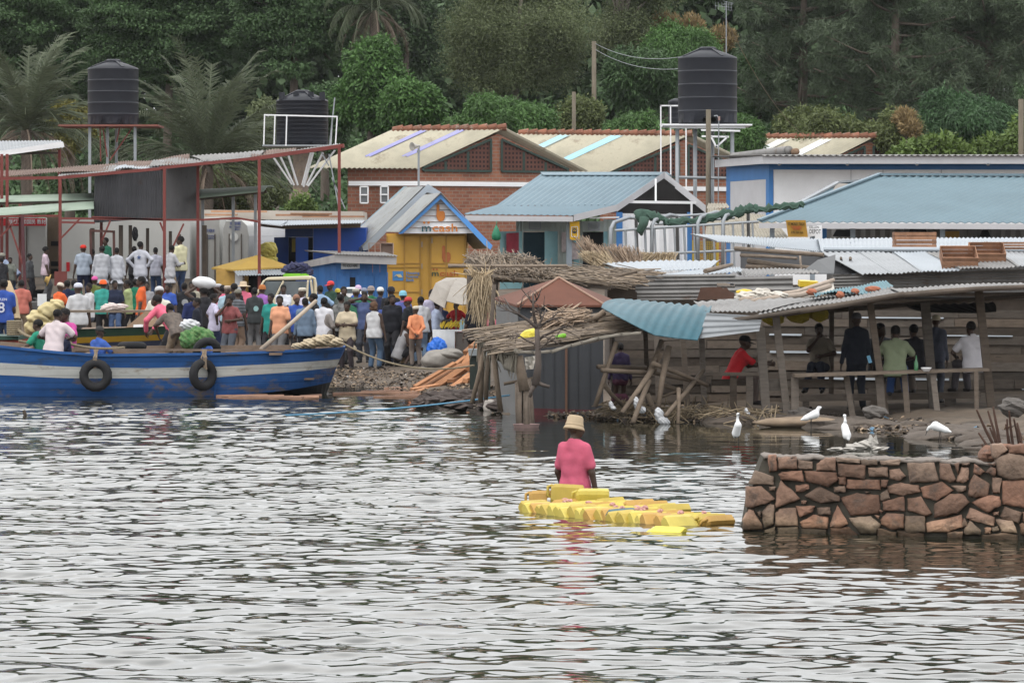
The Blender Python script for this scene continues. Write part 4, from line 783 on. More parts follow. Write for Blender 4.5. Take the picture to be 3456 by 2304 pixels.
# ------------------------------------------------------------------ market shelter, tanks, poles
def loc_z(px, d): return zg(px, d) - .15
def post(m, px, pytop, d, w, pybot=None, px2=None, tint=None):
 a = P(px, pytop, d); x2 = px if px2 is None else px2
 b = P(x2, pybot, d) if pybot is not None else V((P(x2, 0, d).x, d, loc_z(x2, d)))
 m.beam(a, b, w, w, (0, 1, 0), tint)
def market():
 t = thing('market_shelter', base(500, 124), 'open market shelter of red steel posts under a long patched tin roof', 'shelter'); K = dict(parent=t)
 rust = mat('rusty_tin', (.15, .10, .08), .75, .35, 1.2, dirt=.52, dcol=(.21, .155, .125), dscale=1.5)
 def strip(x0, y0, x1, y1, bx0, by0, bx1, by1, d0, d1, mt, wob=.03):
  MB().corr(P(x0, y0, d0), P(x1, y1, d1), P(bx1, by1, d1 + 5), P(bx0, by0, d0 + 5), .1, .018, 3, .015, wob).build('roof_sheet', mt, t)
 strip(-120, 597, 395, 577, -120, 586, 420, 548, 133, 129.5, rust); strip(390, 578, 640, 549, 400, 549, 640, 522, 129.6, 128, rust); strip(196, 597, 388, 577, 210, 583, 400, 560, 128.9, 127.9, galv_old)
 strip(384, 573, 552, 562, 430, 553, 560, 545, 128, 127.3, galv_new); strip(505, 562, 700, 545, 520, 535, 700, 536, 127.6, 127, galv_old); strip(690, 549, 870, 528, 640, 523, 900, 510, 127, 126.2, galv_old, .02); strip(850, 531, 1000, 513, 850, 513, 1000, 500, 126.2, 125.6, rust); strip(985, 513, 1148, 495, 985, 505, 1148, 487, 125.6, 125, galv_old, .02)
 m = MB(); m.beam(P(-120, 604, 128.5), P(210, 600, 128), .09, .09); m.beam(P(200, 600, 128), P(560, 568, 127), .09, .09); m.beam(P(540, 567, 127), P(860, 535, 125.8), .09, .09); m.beam(P(850, 537, 125.8), P(1160, 492, 124.6), .1, .11); m.build('roof_beam', red_steel, t)
 for x, y, d in ((203, 600, 127.5), (555, 564, 126.5), (875, 534, 125.6), (1145, 494, 124.6), (6, 520, 131), (24, 520, 130.5), (342, 680, 129), (68, 688, 130), (668, 545, 128)): m = MB(); post(m, x, y, d, .085); m.build('post', red_steel, t)
 m = MB(); post(m, 75, 728, 126, .09, 1000, 85); m.build('post', mat('dark_red_steel', (.085, .03, .035), .6), t)
 for a, b in (((203, 737), (550, 740)), ((555, 742), (690, 742)), ((690, 741), (800, 736)), ((800, 736), (872, 748)), ((-60, 731), (205, 728)), ((310, 733), (555, 743)), ((205, 750), (320, 752))): MB().beam(P(*a, 126.8), P(*b, 126.8), .055, .06).build('rail', red_steel, t)
 for a, b in (((205, 805), (270, 738)), ((540, 750), (552, 780)), ((-5, 805), (55, 745)), ((28, 745), (80, 900)), ((372, 745), (345, 810)), ((620, 755), (585, 830))): MB().beam(P(*a, 126.6), P(*b, 126.6), .05, .05).build('brace', red_steel, t)
 dk = mat('dark_corrugated', (.055, .056, .062), .6, .25, 1.2, metal=.2, dirt=.6, dcol=(.05, .035, .03))
 MB().corr(P(318, 752, 128.5), P(548, 735, 127.3), P(548, 566, 127.3), P(320, 590, 128.5), .09, .016, 1, .012).build('wall_sheet', dk, t); MB().corr(P(549, 745, 127.3), P(664, 742, 129.5), P(664, 548, 129.5), P(549, 564, 127.3), .09, .016, 1, .012).build('wall_sheet', mat('dark_corrugated_lit', (.12, .12, .125), .5, .25, 1.2, metal=.3, dirt=.6, dcol=(.07, .06, .05)), t)  # second plane of the same panel coloured lighter for its different shading
 gr = mat('pale_green_sheet', (.25, .31, .25), .6, .1, 1.5, dirt=.72, dcol=(.25, .28, .22))
 def awn(A, B, C, D): MB().sheet(P(*A), P(*B), P(*C), P(*D), 10, 5, lambda u, v: .10 * math.sin(v * 3.14), .02).build('green_awning', gr, t, smooth=True)
 awn((-120, 684, 131), (318, 674, 129.5), (318, 654, 131.5), (-120, 668, 133)); awn((-120, 735, 128.5), (317, 704, 127.2), (317, 680, 129.2), (-120, 712, 130.5)); awn((664, 668, 128.5), (890, 645, 128), (925, 630, 130), (664, 640, 131))
 m = MB(); m.beam(P(664, 672, 129), P(900, 646, 128.6), .07, .09); m.beam(P(-100, 688, 131), P(318, 678, 129.6), .05, .1); m.build_each('awning_beam', wood_dark, t)
 for x, y, d in ((684, 672, 129.5), (787, 660, 129.3), (862, 652, 129.1)): m = MB(); post(m, x, y, d, .085); m.build('awning_post', steel, t)
 for x, y, w in ((312, 770, .12), (408, 760, .12), (440, 760, .10), (498, 770, .09), (575, 780, .09), (690, 760, .13), (606, 790, .08)): m = MB(); post(m, x, y, 128.5, w); m.build('inner_post', wood_dark, t)
 f = MB()
 for a, b in (((302, 778), (388, 782)), ((306, 782), (308, 930)), ((384, 782), (386, 900)), ((390, 880), (372, 960))): f.beam(P(*a, 126.3), P(*b, 126.3), .09, .07)
 f.build('weighing_frame', mat('dark_red_wood', (.075, .035, .03), .8, .3), t)
 MB().blob(P(456, 790, 127.4), (.10, .1, .2), noise=.15).build('hanging_sack', ink, t)
 # concrete loading platform with steps
 t2 = thing('loading_platform', base(300, 124), 'raised grey concrete loading platform with steps under the market shelter', 'platform'); x0, x1 = P(-500, 0, 123.2).x, P(672, 0, 123.2).x; z1 = 1.55; z0 = t2.location.z - .3
 con = mat('dark_concrete', (.075, .073, .072), .9, .25, 1.2, dirt=.6, dcol=(.05, .045, .04)); MB().box(((x0 + x1) / 2, 131, (z0 + z1) / 2), (x1 - x0, 15.6, z1 - z0)).build('slab', con, t2)
 m = MB(); c = P(140, 0, 122).x
 for i in range(5): h = (z1 - z0) * (i + 1) / 6; m.box((c, 121.4 + i * .36, z0 + h / 2), (2.2, .36, h))
 m.build('steps', con, t2)
 t3 = thing('small_shed', base(60, 139), 'small shed roof with white edge on red posts at the left edge', 'shed'); A, B, C, D = P(-150, 533, 138), P(216, 497, 136.5), P(205, 474, 139), P(-150, 477, 141)
 MB().corr(A, B, C, D, .12, .018, 1, .012).build('roof', galv, t3); MB().prism([P(-150, 533, 137.8), P(212, 478, 136.3), P(217, 496, 136.3), P(-150, 548, 137.8)], (0, .05, 0)).build('fascia', white_paint, t3)
 for x in (201, 25, -60): m = MB(); post(m, x, 505, 138.5, .085); m.build('post', red_steel, t3)
 MB().beam(P(-100, 520, 138.5), P(204, 516, 138.5), .07, .07).build('tie_beam', wood_dark, t3)
market()
def tank_body(mb, c, r, h, dome, ribs, rib_h, n=40):
 prof = [(r * .97, 0), (r, .05)]; k = ribs
 for i in range(k):
  z = h * (i + 1) / k; a = h * i / k
  prof += [(r, a + .08 * h / k), (r, z - .10 * h / k), (r * (1 + rib_h), z - .04 * h / k), (r * (1 + rib_h), z), (r * .995, z + .02 * h / k)]
 prof += [(r * .98, h + .04), (r * .55, h + dome * .62), (r * .30, h + dome * .85), (r * .28, h + dome * .86)]
 mb.lathe(c, prof, n)
def tanks():
 bp = mat('tank_black', (.013, .015, .022), .5, .22, 1.5, spec=.35, dirt=.74, dcol=(.07, .07, .08))
 def lid(t, c, r, h, dome):
  m = MB(); m.lathe(c + V((0, 0, h + dome * .84)), [(r * .3, 0), (r * .3, .07), (r * .22, .11), (.01, .12)], 20); m.build('lid', bp, t)
  m = MB()
  for k in range(4): a = k * 1.571 + .5; p = c + V((math.cos(a) * r * .95, math.sin(a) * r * .95, h + .04)); q = c + V((math.cos(a) * r * .32, math.sin(a) * r * .32, h + dome * .88)); m.beam(p, q, .1, .07)
  m.build_each('lid_rib', bp, t)
 # left tank
 d = 158; t = thing('water_tank', V((P(382, 0, d).x, d, P(0, 424, d).z)), 'smooth black water tank on the red platform at the left', 'water tank', 'black water tanks'); c = V(t.location); m = MB(); tank_body(m, c, .925, 2.05, .30, 5, .012); m.build('body', bp, t, smooth=True); lid(t, c, .925, 2.05, .30)
 MB().blob(P(372, 207, d), (.12, .1, .06), noise=.2).build('stone', mat('tan_stone', (.35, .28, .22), .9), None, label='small stone lying on the lid of the left water tank', cat='stone')
 s = thing('tank_stand', base(382, d), 'rusty red platform on tall grey posts carrying the left tank', 'stand', 'stands under the water tanks'); m = MB(); m.box((P(376, 0, d).x, d, P(0, 427, d).z), (3.6, 2.6, .07)); m.build('platform', mat('rusty_platform', (.19, .075, .06), .8, .3, 2), s)
 for x, dd in ((303, 157), (363, 157.4), (393, 159.4), (456, 157)): m = MB(); post(m, x, 428, dd, .10); m.build('post', steel, s)
 for a, b in (((347, 430), (362, 530)), ((446, 432), (370, 542)), ((404, 430), (394, 480)), ((338, 430), (340, 545))): MB().beam(P(*a, 157.2), P(*b, 157.2), .045, .045).build('brace', red_steel, s)
 # squat ribbed tank on a stone pillar
 d = 160; t = thing('water_tank', V((P(1020, 0, d).x, d, P(0, 490, d).z)), 'squat ribbed black tank inside a white railing', 'water tank', 'black water tanks'); c = V(t.location); m = MB(); tank_body(m, c, .96, 1.62, .36, 11, .02); m.build('body', bp, t, smooth=True); lid(t, c, .96, 1.62, .36)
 m = MB()
 for x in (-.72, -.2, .35, .76): m.box(c + V((x, -.45, 1.78)), (.2, .3, .3))
 m.build_each('shoulder_lug', bp, t)
 s = thing('tank_stand', base(1015, d), 'grey stone pillar with splayed white struts under the squat tank', 'stand', 'stands under the water tanks')
 st = mat('stone_masonry', (.25, .20, .165), .9, .35, 3, dirt=.52, dcol=(.33, .25, .17), dscale=5, bump=.8, bscale=9); p = P(1015, 0, d).x; zt, zb = P(0, 500, d).z, s.location.z - .2
 MB().lathe((p, d, 0), [(.36, zb), (.36, P(0, 655, d).z), (.29, P(0, 650, d).z), (.28, zt)], 14).build('pillar', st, s); MB().box((P(990, 0, d).x, d - .2, (zb + P(0, 655, d).z) / 2), (.25, .3, P(0, 655, d).z - zb)).build('buttress', st, s)
 MB().box((P(1015, 0, d).x, d, P(0, 494, d).z), (2.7, 2.5, .06)).build('platform', steel, s); wt = white_paint
 for a, b in (((915, 520), (985, 622)), ((942, 520), (992, 625)), ((972, 520), (1005, 625)), ((1050, 510), (1020, 625)), ((1057, 515), (1025, 630)), ((1090, 515), (1035, 625)), ((1130, 508), (1040, 628))): MB().beam(P(*a, d - .9), P(*b, d - .4), .055, .055).build('strut', wt, s)
 m = MB()
 for x, dd, tp in ((893, d - 1.2, 388), (928, d - 1.2, 390), (968, d - 1.25, 390), (1138, d - 1.2, 393), (1122, d + .9, 392)): m.beam(P(x, tp, dd), P(x - 3 if x < 1100 else x - 6, 493, dd), .045, .045)
 m.beam(P(892, 388, d - 1.2), P(1139, 394, d - 1.2), .05, .05); m.beam(P(893, 388, d - 1.2), P(905, 392, d + 1), .05, .05); m.build_each('railing', wt, s)
 m = MB()
 for a, b in (((1130, 330), (1112, 492)), ((1085, 515), (1110, 560)), ((1110, 520), (1145, 710)), ((1120, 600), (1165, 705))): m.beam(P(*a, d - 1), P(*b, d - 1), .045, .045)
 m.build('ladder', steel, s)
 # tall tank
 d = 150; t = thing('water_tank', V((P(2388, 0, d).x, d, P(0, 420, d).z)), 'biggest black water tank on the tall stand, below the antenna', 'water tank', 'black water tanks'); c = V(t.location); m = MB(); tank_body(m, c, 1.02, 2.28, .34, 5, .012); m.build('body', bp, t, smooth=True); lid(t, c, 1.02, 2.28, .34)
 s = thing('tank_stand', base(2388, d), 'tall grey pipe stand with white platform under the biggest tank', 'stand', 'stands under the water tanks'); m = MB(); m.box((P(2383, 0, d).x, d, P(0, 425, d).z), (3.05, 2.6, .05)); m.box((P(2383, 0, d).x, d - 1.1, P(0, 432, d).z), (2.6, .08, .1)); m.build('platform', white_paint, s)
 for x, dd in ((2286, 149), (2346, 149.4), (2404, 151), (2471, 149)): MB().tube([P(x, 430, dd), V((P(x, 0, dd).x, dd, loc_z(x, dd)))], .068, 10).build('post', steel, s, smooth=True)
 MB().tube([P(2280, 598, 149), P(2475, 602, 149)], .05, 8).build('tie_pipe', steel, s); MB().tube([P(2410, 392, 148.5), P(2420, 390, 148.5), P(2426, 400, 148.5), P(2424, 690, 148.5)], .022, 6).build('water_pipe', steel, s)
 MB().box(P(2427, 400, 148.4), (.07, .06, .14)).build('valve', mat('pinkish_valve', (.30, .2, .18), .6), s)
 m = MB();
 for a, b in (((2366, 439), (2498, 442)), ((2368, 460), (2460, 462)), ((2416, 498), (2455, 462)), ((2400, 462), (2420, 500))): m.beam(P(*a, 148.6), P(*b, 148.6), .05, .06)
 m.build_each('cross_bar', white_paint, s)
 d = 168; t = thing('water_tank', V((P(2285, 0, d).x, d, P(0, 418, d).z)), 'small dark tank half hidden behind the biggest tank', 'water tank', 'black water tanks'); m = MB(); tank_body(m, V(t.location), .34, .85, .15, 4, .02, 20); m.build('body', bp, t, smooth=True)
 s = thing('tank_stand', base(2270, d), 'white pipe frame left of the biggest tank holding the small tank', 'stand', 'stands under the water tanks'); m = MB()
 for x in (2230, 2263, 2315): m.beam(P(x, 356, d - .5), V((P(x, 0, d).x, d - .5, loc_z(x, d))), .05, .05)
 m.beam(P(2228, 357, d - .5), P(2318, 357, d - .5), .05, .05); m.build('frame', white_paint, s); MB().box((P(2285, 0, d).x, d, P(0, 421, d).z), (1.3, 1, .05)).build('platform', white_paint, s)
tanks()
def poles():
 d = 151.5; t = thing('antenna', V((P(2451, 0, d).x, d, P(0, 424, d).z)), 'television antenna on a thin mast behind the biggest tank', 'antenna'); m = MB(); m.tube([V(t.location), P(2451, 5, d)], [.022, .016], 6); m.build('mast', steel, t); m = MB()
 m.beam(P(2413, 20, d), P(2470, 26, d), .012, .012)
 for x in (2414, 2424, 2436, 2446, 2458, 2468): m.beam(P(x, 8, d), P(x + 1, 34, d), .009, .009)
 m.beam(P(2440, 4, d - .3), P(2475, 12, d + .2), .01, .01); m.beam(P(2438, 15, d), P(2474, 15, d), .01, .01); m.beam(P(2442, 33, d), P(2472, 36, d), .01, .01); m.build('antenna_rods', steel, t)
 MB().tube(chain(P(2453, 70, d), P(2718, 462, 181), .5, 20), .014, 4).build('guy_wire', rope_m, None, label='thin guy wire slanting from the antenna mast to the far hall roof', cat='wire')
 pw = mat('pole_wood', (.14, .12, .09), .9, .25, 3, stretch=(3, 3, .5))
 def pole(label, x, y, d, r): MB().tube([V((P(x, 0, d).x, d, loc_z(x, d))), P(x, y, d)], [r * 1.15, r], 9).build('utility_pole', pw, None, smooth=True, label=label, cat='pole')
 pole('bare wooden utility pole with two wires left of the tall tank', 2005, 140, 190, .10); pole('short wooden pole among bushes over the middle hall ridge', 1937, 310, 186, .085); pole('mossy wooden post in front of the tall tank stand', 2391, 370, 146, .085); pole('wooden pole by the shrub at the right edge', 3446, 335, 165, .10)
 for i, (y0, y1) in enumerate(((148, 192), (168, 232))): MB().tube(chain(P(2010, y0, 190), P(2300, y1, 156), .3, 14), .010, 4).build('power_line', steel, None, label=('upper' if i == 0 else 'lower') + ' of the two wires from the bare utility pole to the tall tank', cat='wire')
 d = 137; t = thing('loudspeaker', base(1413, d), 'grey horn loudspeaker on a thin pole above the mcash kiosk roof', 'loudspeaker'); m = MB(); m.tube([V((P(1413, 0, d).x, d, loc_z(1413, d))), P(1413, 500, d)], .035, 8); m.tube([P(1413, 515, d), P(1413, 508, d)], .055, 8); m.tube([P(1413, 503, d), P(1417, 492, d)], .02, 6); m.build('pole', steel, t)
 m = MB(); ax = P(1388, 495, d - .12) - P(1416, 492, d + .1); m.lathe(P(1416, 492, d + .1), [(.03, 0), (.045, .1), (.09, .22), (.14, .3), (.135, .31), (.04, .18)], 18, axis=ax); m.build('horn', mat('horn_grey', (.42, .40, .37), .5), t, smooth=True)
poles()
def depot():
 d = 122; t = thing('depot_building', base(3000, 124), 'long depot building with wide light blue roof at the right', 'building')
 A, B, D = P(2562, 748, 120), P(3640, 752, 120), P(2970, 592, 125.5); C = B + (D - A); n = 6
 MB().corr(A, B, C, D, .23, .024, 1, .015, trap=True).build('roof', mat('blue_roof_wide', (.118, .182, .215), .5, .12, .7, dirt=.68, dcol=(.09, .145, .175), dscale=1.2, metal=.1), t)
 m = MB(); m.beam(D + V((0, 0, .03)), C + V((0, 0, .03)), .3, .07); m.beam(A + V((0, 0, .05)), D + V((0, 0, .05)), .14, .05); m.build('ridge_cap', roof_blue, t)
 MB().corr(P(2590, 744, 124), P(2985, 744, 124), P(2985, 603, 127.6), P(2830, 617, 127.6), .23, .02, 1, .015, trap=True).build('rear_roof', mat('blue_roof_wide', ()), t); m = MB(); m.beam(P(2588, 743, 123.9), P(2830, 615, 127.5), .16, .06); m.beam(P(2830, 615, 127.5), P(2985, 601, 127.5), .2, .06); m.build('rear_ridge_cap', steel, t); MB().sheet(P(2798, 664, 126.1), P(2836, 652, 126.1), P(2862, 620, 127.2), P(2824, 618, 127.4), 1, 1, None, .03).build('rust_patch', mat('grey_brown_sheet', (.22, .20, .18), .7), t)
 m = MB(); plate(m, [(2562, 753), (3640, 757), (3640, 775), (2562, 770)], 119.8, .05); m.build('fascia', grey_paint, t); z0 = t.location.z - .2
 w0, w1 = P(2790, 772, 124), P(3640, 772, 124); m = MB(); m.corr(V((w0.x, 124, z0)), V((w1.x, 124, z0)), w1, w0, .28, .03, 1, .04, trap=True); m.build('container_wall', mat('depot_grey', (.20, .195, .19), .65, .2, 1, dirt=.65, dcol=(.14, .13, .12)), t)
 for x in (2606, 2742, 2878, 3181): m = MB(); post(m, x, 768, 120.6, .13); m.build('post', mat('blue_grey_post', ()), t)
 m = MB(); plate(m, [(2776, 768), (2790, 768), (2790, 900), (2776, 900)], 122.5, .1); m.build('blue_post', blue_paint, t)
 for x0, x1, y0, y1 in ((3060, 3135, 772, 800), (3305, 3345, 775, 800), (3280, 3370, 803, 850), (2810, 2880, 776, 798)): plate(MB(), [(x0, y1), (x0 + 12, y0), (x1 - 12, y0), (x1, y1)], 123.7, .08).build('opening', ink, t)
 plate(MB(), [(3190, 780), (3238, 780), (3238, 806), (3190, 806)], 123.6, .03).build('notice', mat('ochre_sign', (.36, .20, .03), .6, .2, 4), t)
 s = plate(MB(), [(2652, 743), (2719, 743), (2727, 800), (2660, 800)], 119.4, .02).build('sign', mat('ochre_sign', ()), None, label='ochre hanging sign with dark lettering under the depot eave', cat='sign')
 def let(par, wd, x, y, w, h, mt): q = MB(); q.text(wd, P(x, y, 119.36), (1, 0, -.02), (0, 0, 1), h, fit=w); k = q.build('lettering', mt, None); k.location -= par.location; k.parent = par
 dk = mat('dark_letter', (.05, .035, .01), .7); rd = mat('red_letter', (.42, .07, .03), .7)
 let(s, 'KIT MONEY TRADE', 2687, 756, .46, .12, dk); let(s, 'DEALERS', 2688, 766, .28, .07, rd); let(s, 'IN NETS', 2690, 773, .2, .07, rd); let(s, '0782 560 520', 2690, 784, .33, .08, dk)
 s = plate(MB(), [(2722, 765), (2774, 760), (2772, 792), (2728, 800)], 119.6, .02).build('sign', white_paint, None, label='white handwritten DEPOT sign beside the ochre sign', cat='sign')
 let(s, 'DEPOT', 2751, 782, .31, .17, ink); let(s, 'EELLEN', 2748, 767, .26, .09, ink)
 MB().corr(P(2380, 800, 126), P(2660, 800, 124), P(2600, 728, 129), P(2390, 700, 131), .12, .02, 1, .015).build('roof_sheet', mat('dull_cream_sheet', (.30, .275, .225), .85, .2, 1, dirt=.55, dcol=(.2, .17, .13)), None, label='low cream corrugated roof between the tarp frame and the depot', cat='roof')
 MB().corr(P(2385, 704, 133), P(2462, 700, 133), P(2450, 686, 135), P(2392, 686, 135), .12, .02, 1, .015).build('roof_sheet', mat('dull_cream_sheet', (.30, .275, .225), .85, .2, 1, dirt=.55, dcol=(.2, .17, .13)), None, label='small cream corrugated roof at the foot of the tall tank stand', cat='roof')
depot()
def cage():
 d = 112; t = thing('truck_frame', base(2300, d), 'grey steel cage of a cattle truck with hoops and rails', 'truck frame'); m = MB(); dd = d
 top0, top1 = (2085, 778), (2560, 742)
 def rail(a, b, dz=0, r=.035, e=0): m.tube([P(*a, d + dz), P(*b, d + dz + e)], r, 8)
 rail((2075, 778), (2560, 748)); rail((2075, 862), (2560, 842)); rail((2210, 757), (2480, 735), 1.8); rail((2210, 735), (2500, 715), 1.8)
 m.build_each('rail', steel, t)
 for x in list(range(2110, 2560, 33)): y = 778 - (x - 2075) * .062; q = MB(); q.tube([P(x, y, d), P(x + 6, 900, d)], .028 if x % 2 else .035, 7); q.build('upright', steel, t)
 for x, w in ((2062, 60), (2200, 60), (2355, 60), (2440, 60)): y = 778 - (x - 2075) * .062; q = MB(); q.tube([P(x, 905, d), P(x, y - 8, d), P(x + 10, y - 28, d + .1), P(x + w, y - 45, d + .9), P(x + w + 25, y - 42, d + 1.6), P(x + w + 28, 880, d + 1.8)], .05, 8); q.build('hoop', steel, t, smooth=True)
 gr = mat('green_tarp', (.045, .085, .065), .85, .3, 4, bump=.8, bscale=7); m = MB(); r2 = random.Random(5)
 pts = [P(x, y, d + .3) for x, y in ((2146, 735), (2185, 724), (2230, 736), (2262, 752), (2320, 746), (2380, 740), (2440, 725), (2500, 712), (2530, 702), (2560, 706), (2620, 700), (2690, 690), (2720, 692))]
 rr = [.08, .10, .07, .05, .06, .07, .08, .07, .06, .06, .06, .05, .03]; pts2, r3 = [], []
 for i in range(len(pts) - 1):
  for h in (0, .2, .4, .6, .8): pts2.append(lerp(pts[i], pts[i + 1], h) + V((0, 0, r2.uniform(-.03, .03)))); r3.append(lerp(rr[i], rr[i + 1], h) * r2.uniform(.55, 1.4))
 m.tube(pts2, r3, 12, squash=1.6); m.tube([p + V((.02 * math.sin(i * 2.3), -.04, .04 * math.sin(i * 1.7) - .03)) for i, p in enumerate(pts2)], [x * .6 for x in r3], 9); m.tube([p + V((.03, .06, .05 * math.sin(i * 1.1 + 2))) for i, p in enumerate(pts2[::-1])], [x * .55 for x in r3[::-1]], 9); m.tube([P(2175, 735, d - .1), P(2172, 755, d - .15), P(2160, 780, d - .15), P(2166, 794, d - .1)], [.13, .12, .10, .03], 10); m.build('tarpaulin', gr, None, smooth=True, label='dark green tarpaulin rolled and tied along the steel cage', cat='tarpaulin')
 m = MB()
 for i in range(14): m.beam(P(2340, 815 + i * 6, 118), P(2420, 815 + i * 6, 118), .012, .012)
 for i in range(14): m.beam(P(2340 + i * 6, 815, 118), P(2340 + i * 6, 900, 118), .012, .012)
 for x in (2340, 2422): m.beam(P(x, 810, 118), P(x, 900, 118), .06, .06)
 m.build('mesh_fence', mat('yellow_wire', (.36, .25, .03), .6), None, label='yellow wire mesh panel seen through the steel cage', cat='fence')
cage()
# ------------------------------------------------------------------ shacks by the water
def bez(mb, rows, nu, wav, amp, th=.012, nv=10, tint=None):
 """curved sheet: rows = list of polylines (top, middle, bottom); corrugation across u"""
 def along(pl, u): f = u * (len(pl) - 1); i = min(int(f), len(pl) - 2); return lerp(pl[i], pl[i + 1], f - i)
 top = []
 for j in range(nv + 1):
  v = j / nv
  for i in range(nu + 1):
   u = i / nu; a, b, c = (along(r, u) for r in rows); p = a * (1 - v) ** 2 + b * 2 * v * (1 - v) + c * v * v
   n = V((0, -.35 - v * .6, 1 - v)).normalized(); top.append(p + n * amp * math.cos(u * wav * 6.283))
 m = len(top); w = nu + 1; vs = top + [p + V((0, .004, -th)) for p in top]; fs = []
 for j in range(nv):
  for i in range(nu): a = j * w + i; fs += [(a, a + 1, a + w + 1, a + w), (m + a, m + a + w, m + a + w + 1, m + a + 1)]
 return mb.add(vs, fs, tint)
def straws(mb, A, B, C, D, n, ln, r=.012, lift=.05, seed=1, along='AB', wild=.12):
 """dry stems strewn over the quad A-B-C-D, lying along AB or AD"""
 q = random.Random(seed); A, B, C, D = V(A), V(B), V(C), V(D); dx = ((B - A) if along == 'AB' else (D - A)).normalized()
 for i in range(int(n * 2.2)):
  u, v = q.random(), q.random(); p = lerp(lerp(A, B, u), lerp(D, C, u), v) + V((0, 0, q.uniform(-lift * .4, lift)))
  d = (dx + V((q.gauss(0, wild), q.gauss(0, wild), q.gauss(0, wild * .7)))).normalized(); l = ln * q.uniform(.5, 1.2) / 2; rr = r * .55 * q.uniform(.6, 1.6)
  mb.tube([p - d * l, p + d * l], rr, 4, True, q.uniform(-.4, .45))
def logm(m, pts, r, r2=None, n=8):
 pts = [V(p) for p in pts]; q = []
 for a, b in zip(pts, pts[1:]): q += [a, lerp(a, b, .5) + V((rnd.uniform(-1, 1), rnd.uniform(-1, 1), rnd.uniform(-1, 1))) * r * .35]
 q.append(pts[-1]); k = len(q); m.tube(q, [lerp(r, r2 or r * .8, i / (k - 1)) * rnd.uniform(.9, 1.1) for i in range(k)], n, True, rnd.uniform(-.2, .25))
pole_m = mat('stripped_pole', (.165, .128, .096), .85, .35, 4, bump=.5, bscale=14, stretch=(1, 1, 1), dirt=.6, dcol=(.09, .07, .055), dscale=6)
plank_m = mat('grey_plank', (.150, .130, .112), .85, .35, 3, bump=.4, stretch=(1, 3, 6), dirt=.58, dcol=(.075, .06, .05), dscale=3, col2=(.115, .09, .07))
teal_sheet = mat('teal_plastic_sheet', (.020, .088, .118), .45, .25, 3, dirt=.68, dcol=(.065, .145, .175), dscale=7)
yel_can = mat('yellow_plastic', (.60, .42, .035), .42, .15, 2.5, dirt=.70, dcol=(.42, .25, .05), dscale=3)
def plank_wall(label, x0, x1, d0, d1, ztop0, ztop1, zb, seed, gap, nm='plank_wall'):
 q = random.Random(seed); t = thing(nm, V((P((x0 + x1) / 2, 0, (d0 + d1) / 2).x, (d0 + d1) / 2, zb)), label, 'wall'); m = MB(); a, b = PZ(x0, d0, 0), PZ(x1, d1, 0); L = (b - a).length; u = (b - a).normalized(); n = V((u.y, -u.x, 0)); rows = int((max(ztop0, ztop1) - zb) / .165)
 g = MB()
 for r in range(rows):
  z = zb + r * .165; s = 0.0
  while s < L:
   w = q.uniform(.7, 2.2); e = min(L, s + w); f = (s + e) / 2 / L; lim = lerp(ztop0, ztop1, f)
   if z < lim and q.random() > .04:
    p0, p1 = a + u * s, a + u * e; off = n * q.uniform(0, .05); h = q.uniform(.135, .175); dz = q.uniform(-.02, .02)
    m.prism([V((*(p0 + off).xy, z + dz)), V((*(p1 + off).xy, z - dz * .5)), V((*(p1 + off).xy, z + h - dz * .5)), V((*(p0 + off).xy, z + h + dz))], -n * .025, q.uniform(-.45, .4))
   if q.random() < gap and z < lim - .1:
    p0, p1 = a + u * (s + q.uniform(0, .3)), a + u * max(s + .3, e - q.uniform(0, .3)); o = n * .06; g.prism([V((*(p0 + o).xy, z - .005)), V((*(p1 + o).xy, z - .01)), V((*(p1 + o - n * .05).xy, z + .03)), V((*(p0 + o - n * .05).xy, z + .035))], -n * .01)
   s = e + .01
 m.build('planks', plank_m, t)
 if g.v: g.build('tin_strip', galv_new, t)
 m = MB(); m.prism([V((*(a - n * .12).xy, zb - .2)), V((*(b - n * .12).xy, zb - .2)), V((*(b - n * .12).xy, ztop1 - .1)), V((*(a - n * .12).xy, ztop0 - .1))], -n * .03); m.build('inner_lining', wood_dark, t)
 return t
plank_wall('long wall of grey weathered planks with tin strips behind the drinkers', 2555, 3700, 82, 80.5, 1.75, 1.95, .08, 4, .30)
plank_wall('shorter dark plank wall behind the leaning poles and the man in red', 2075, 2570, 80.5, 81.9, 1.62, 1.7, 0.0, 9, .02)
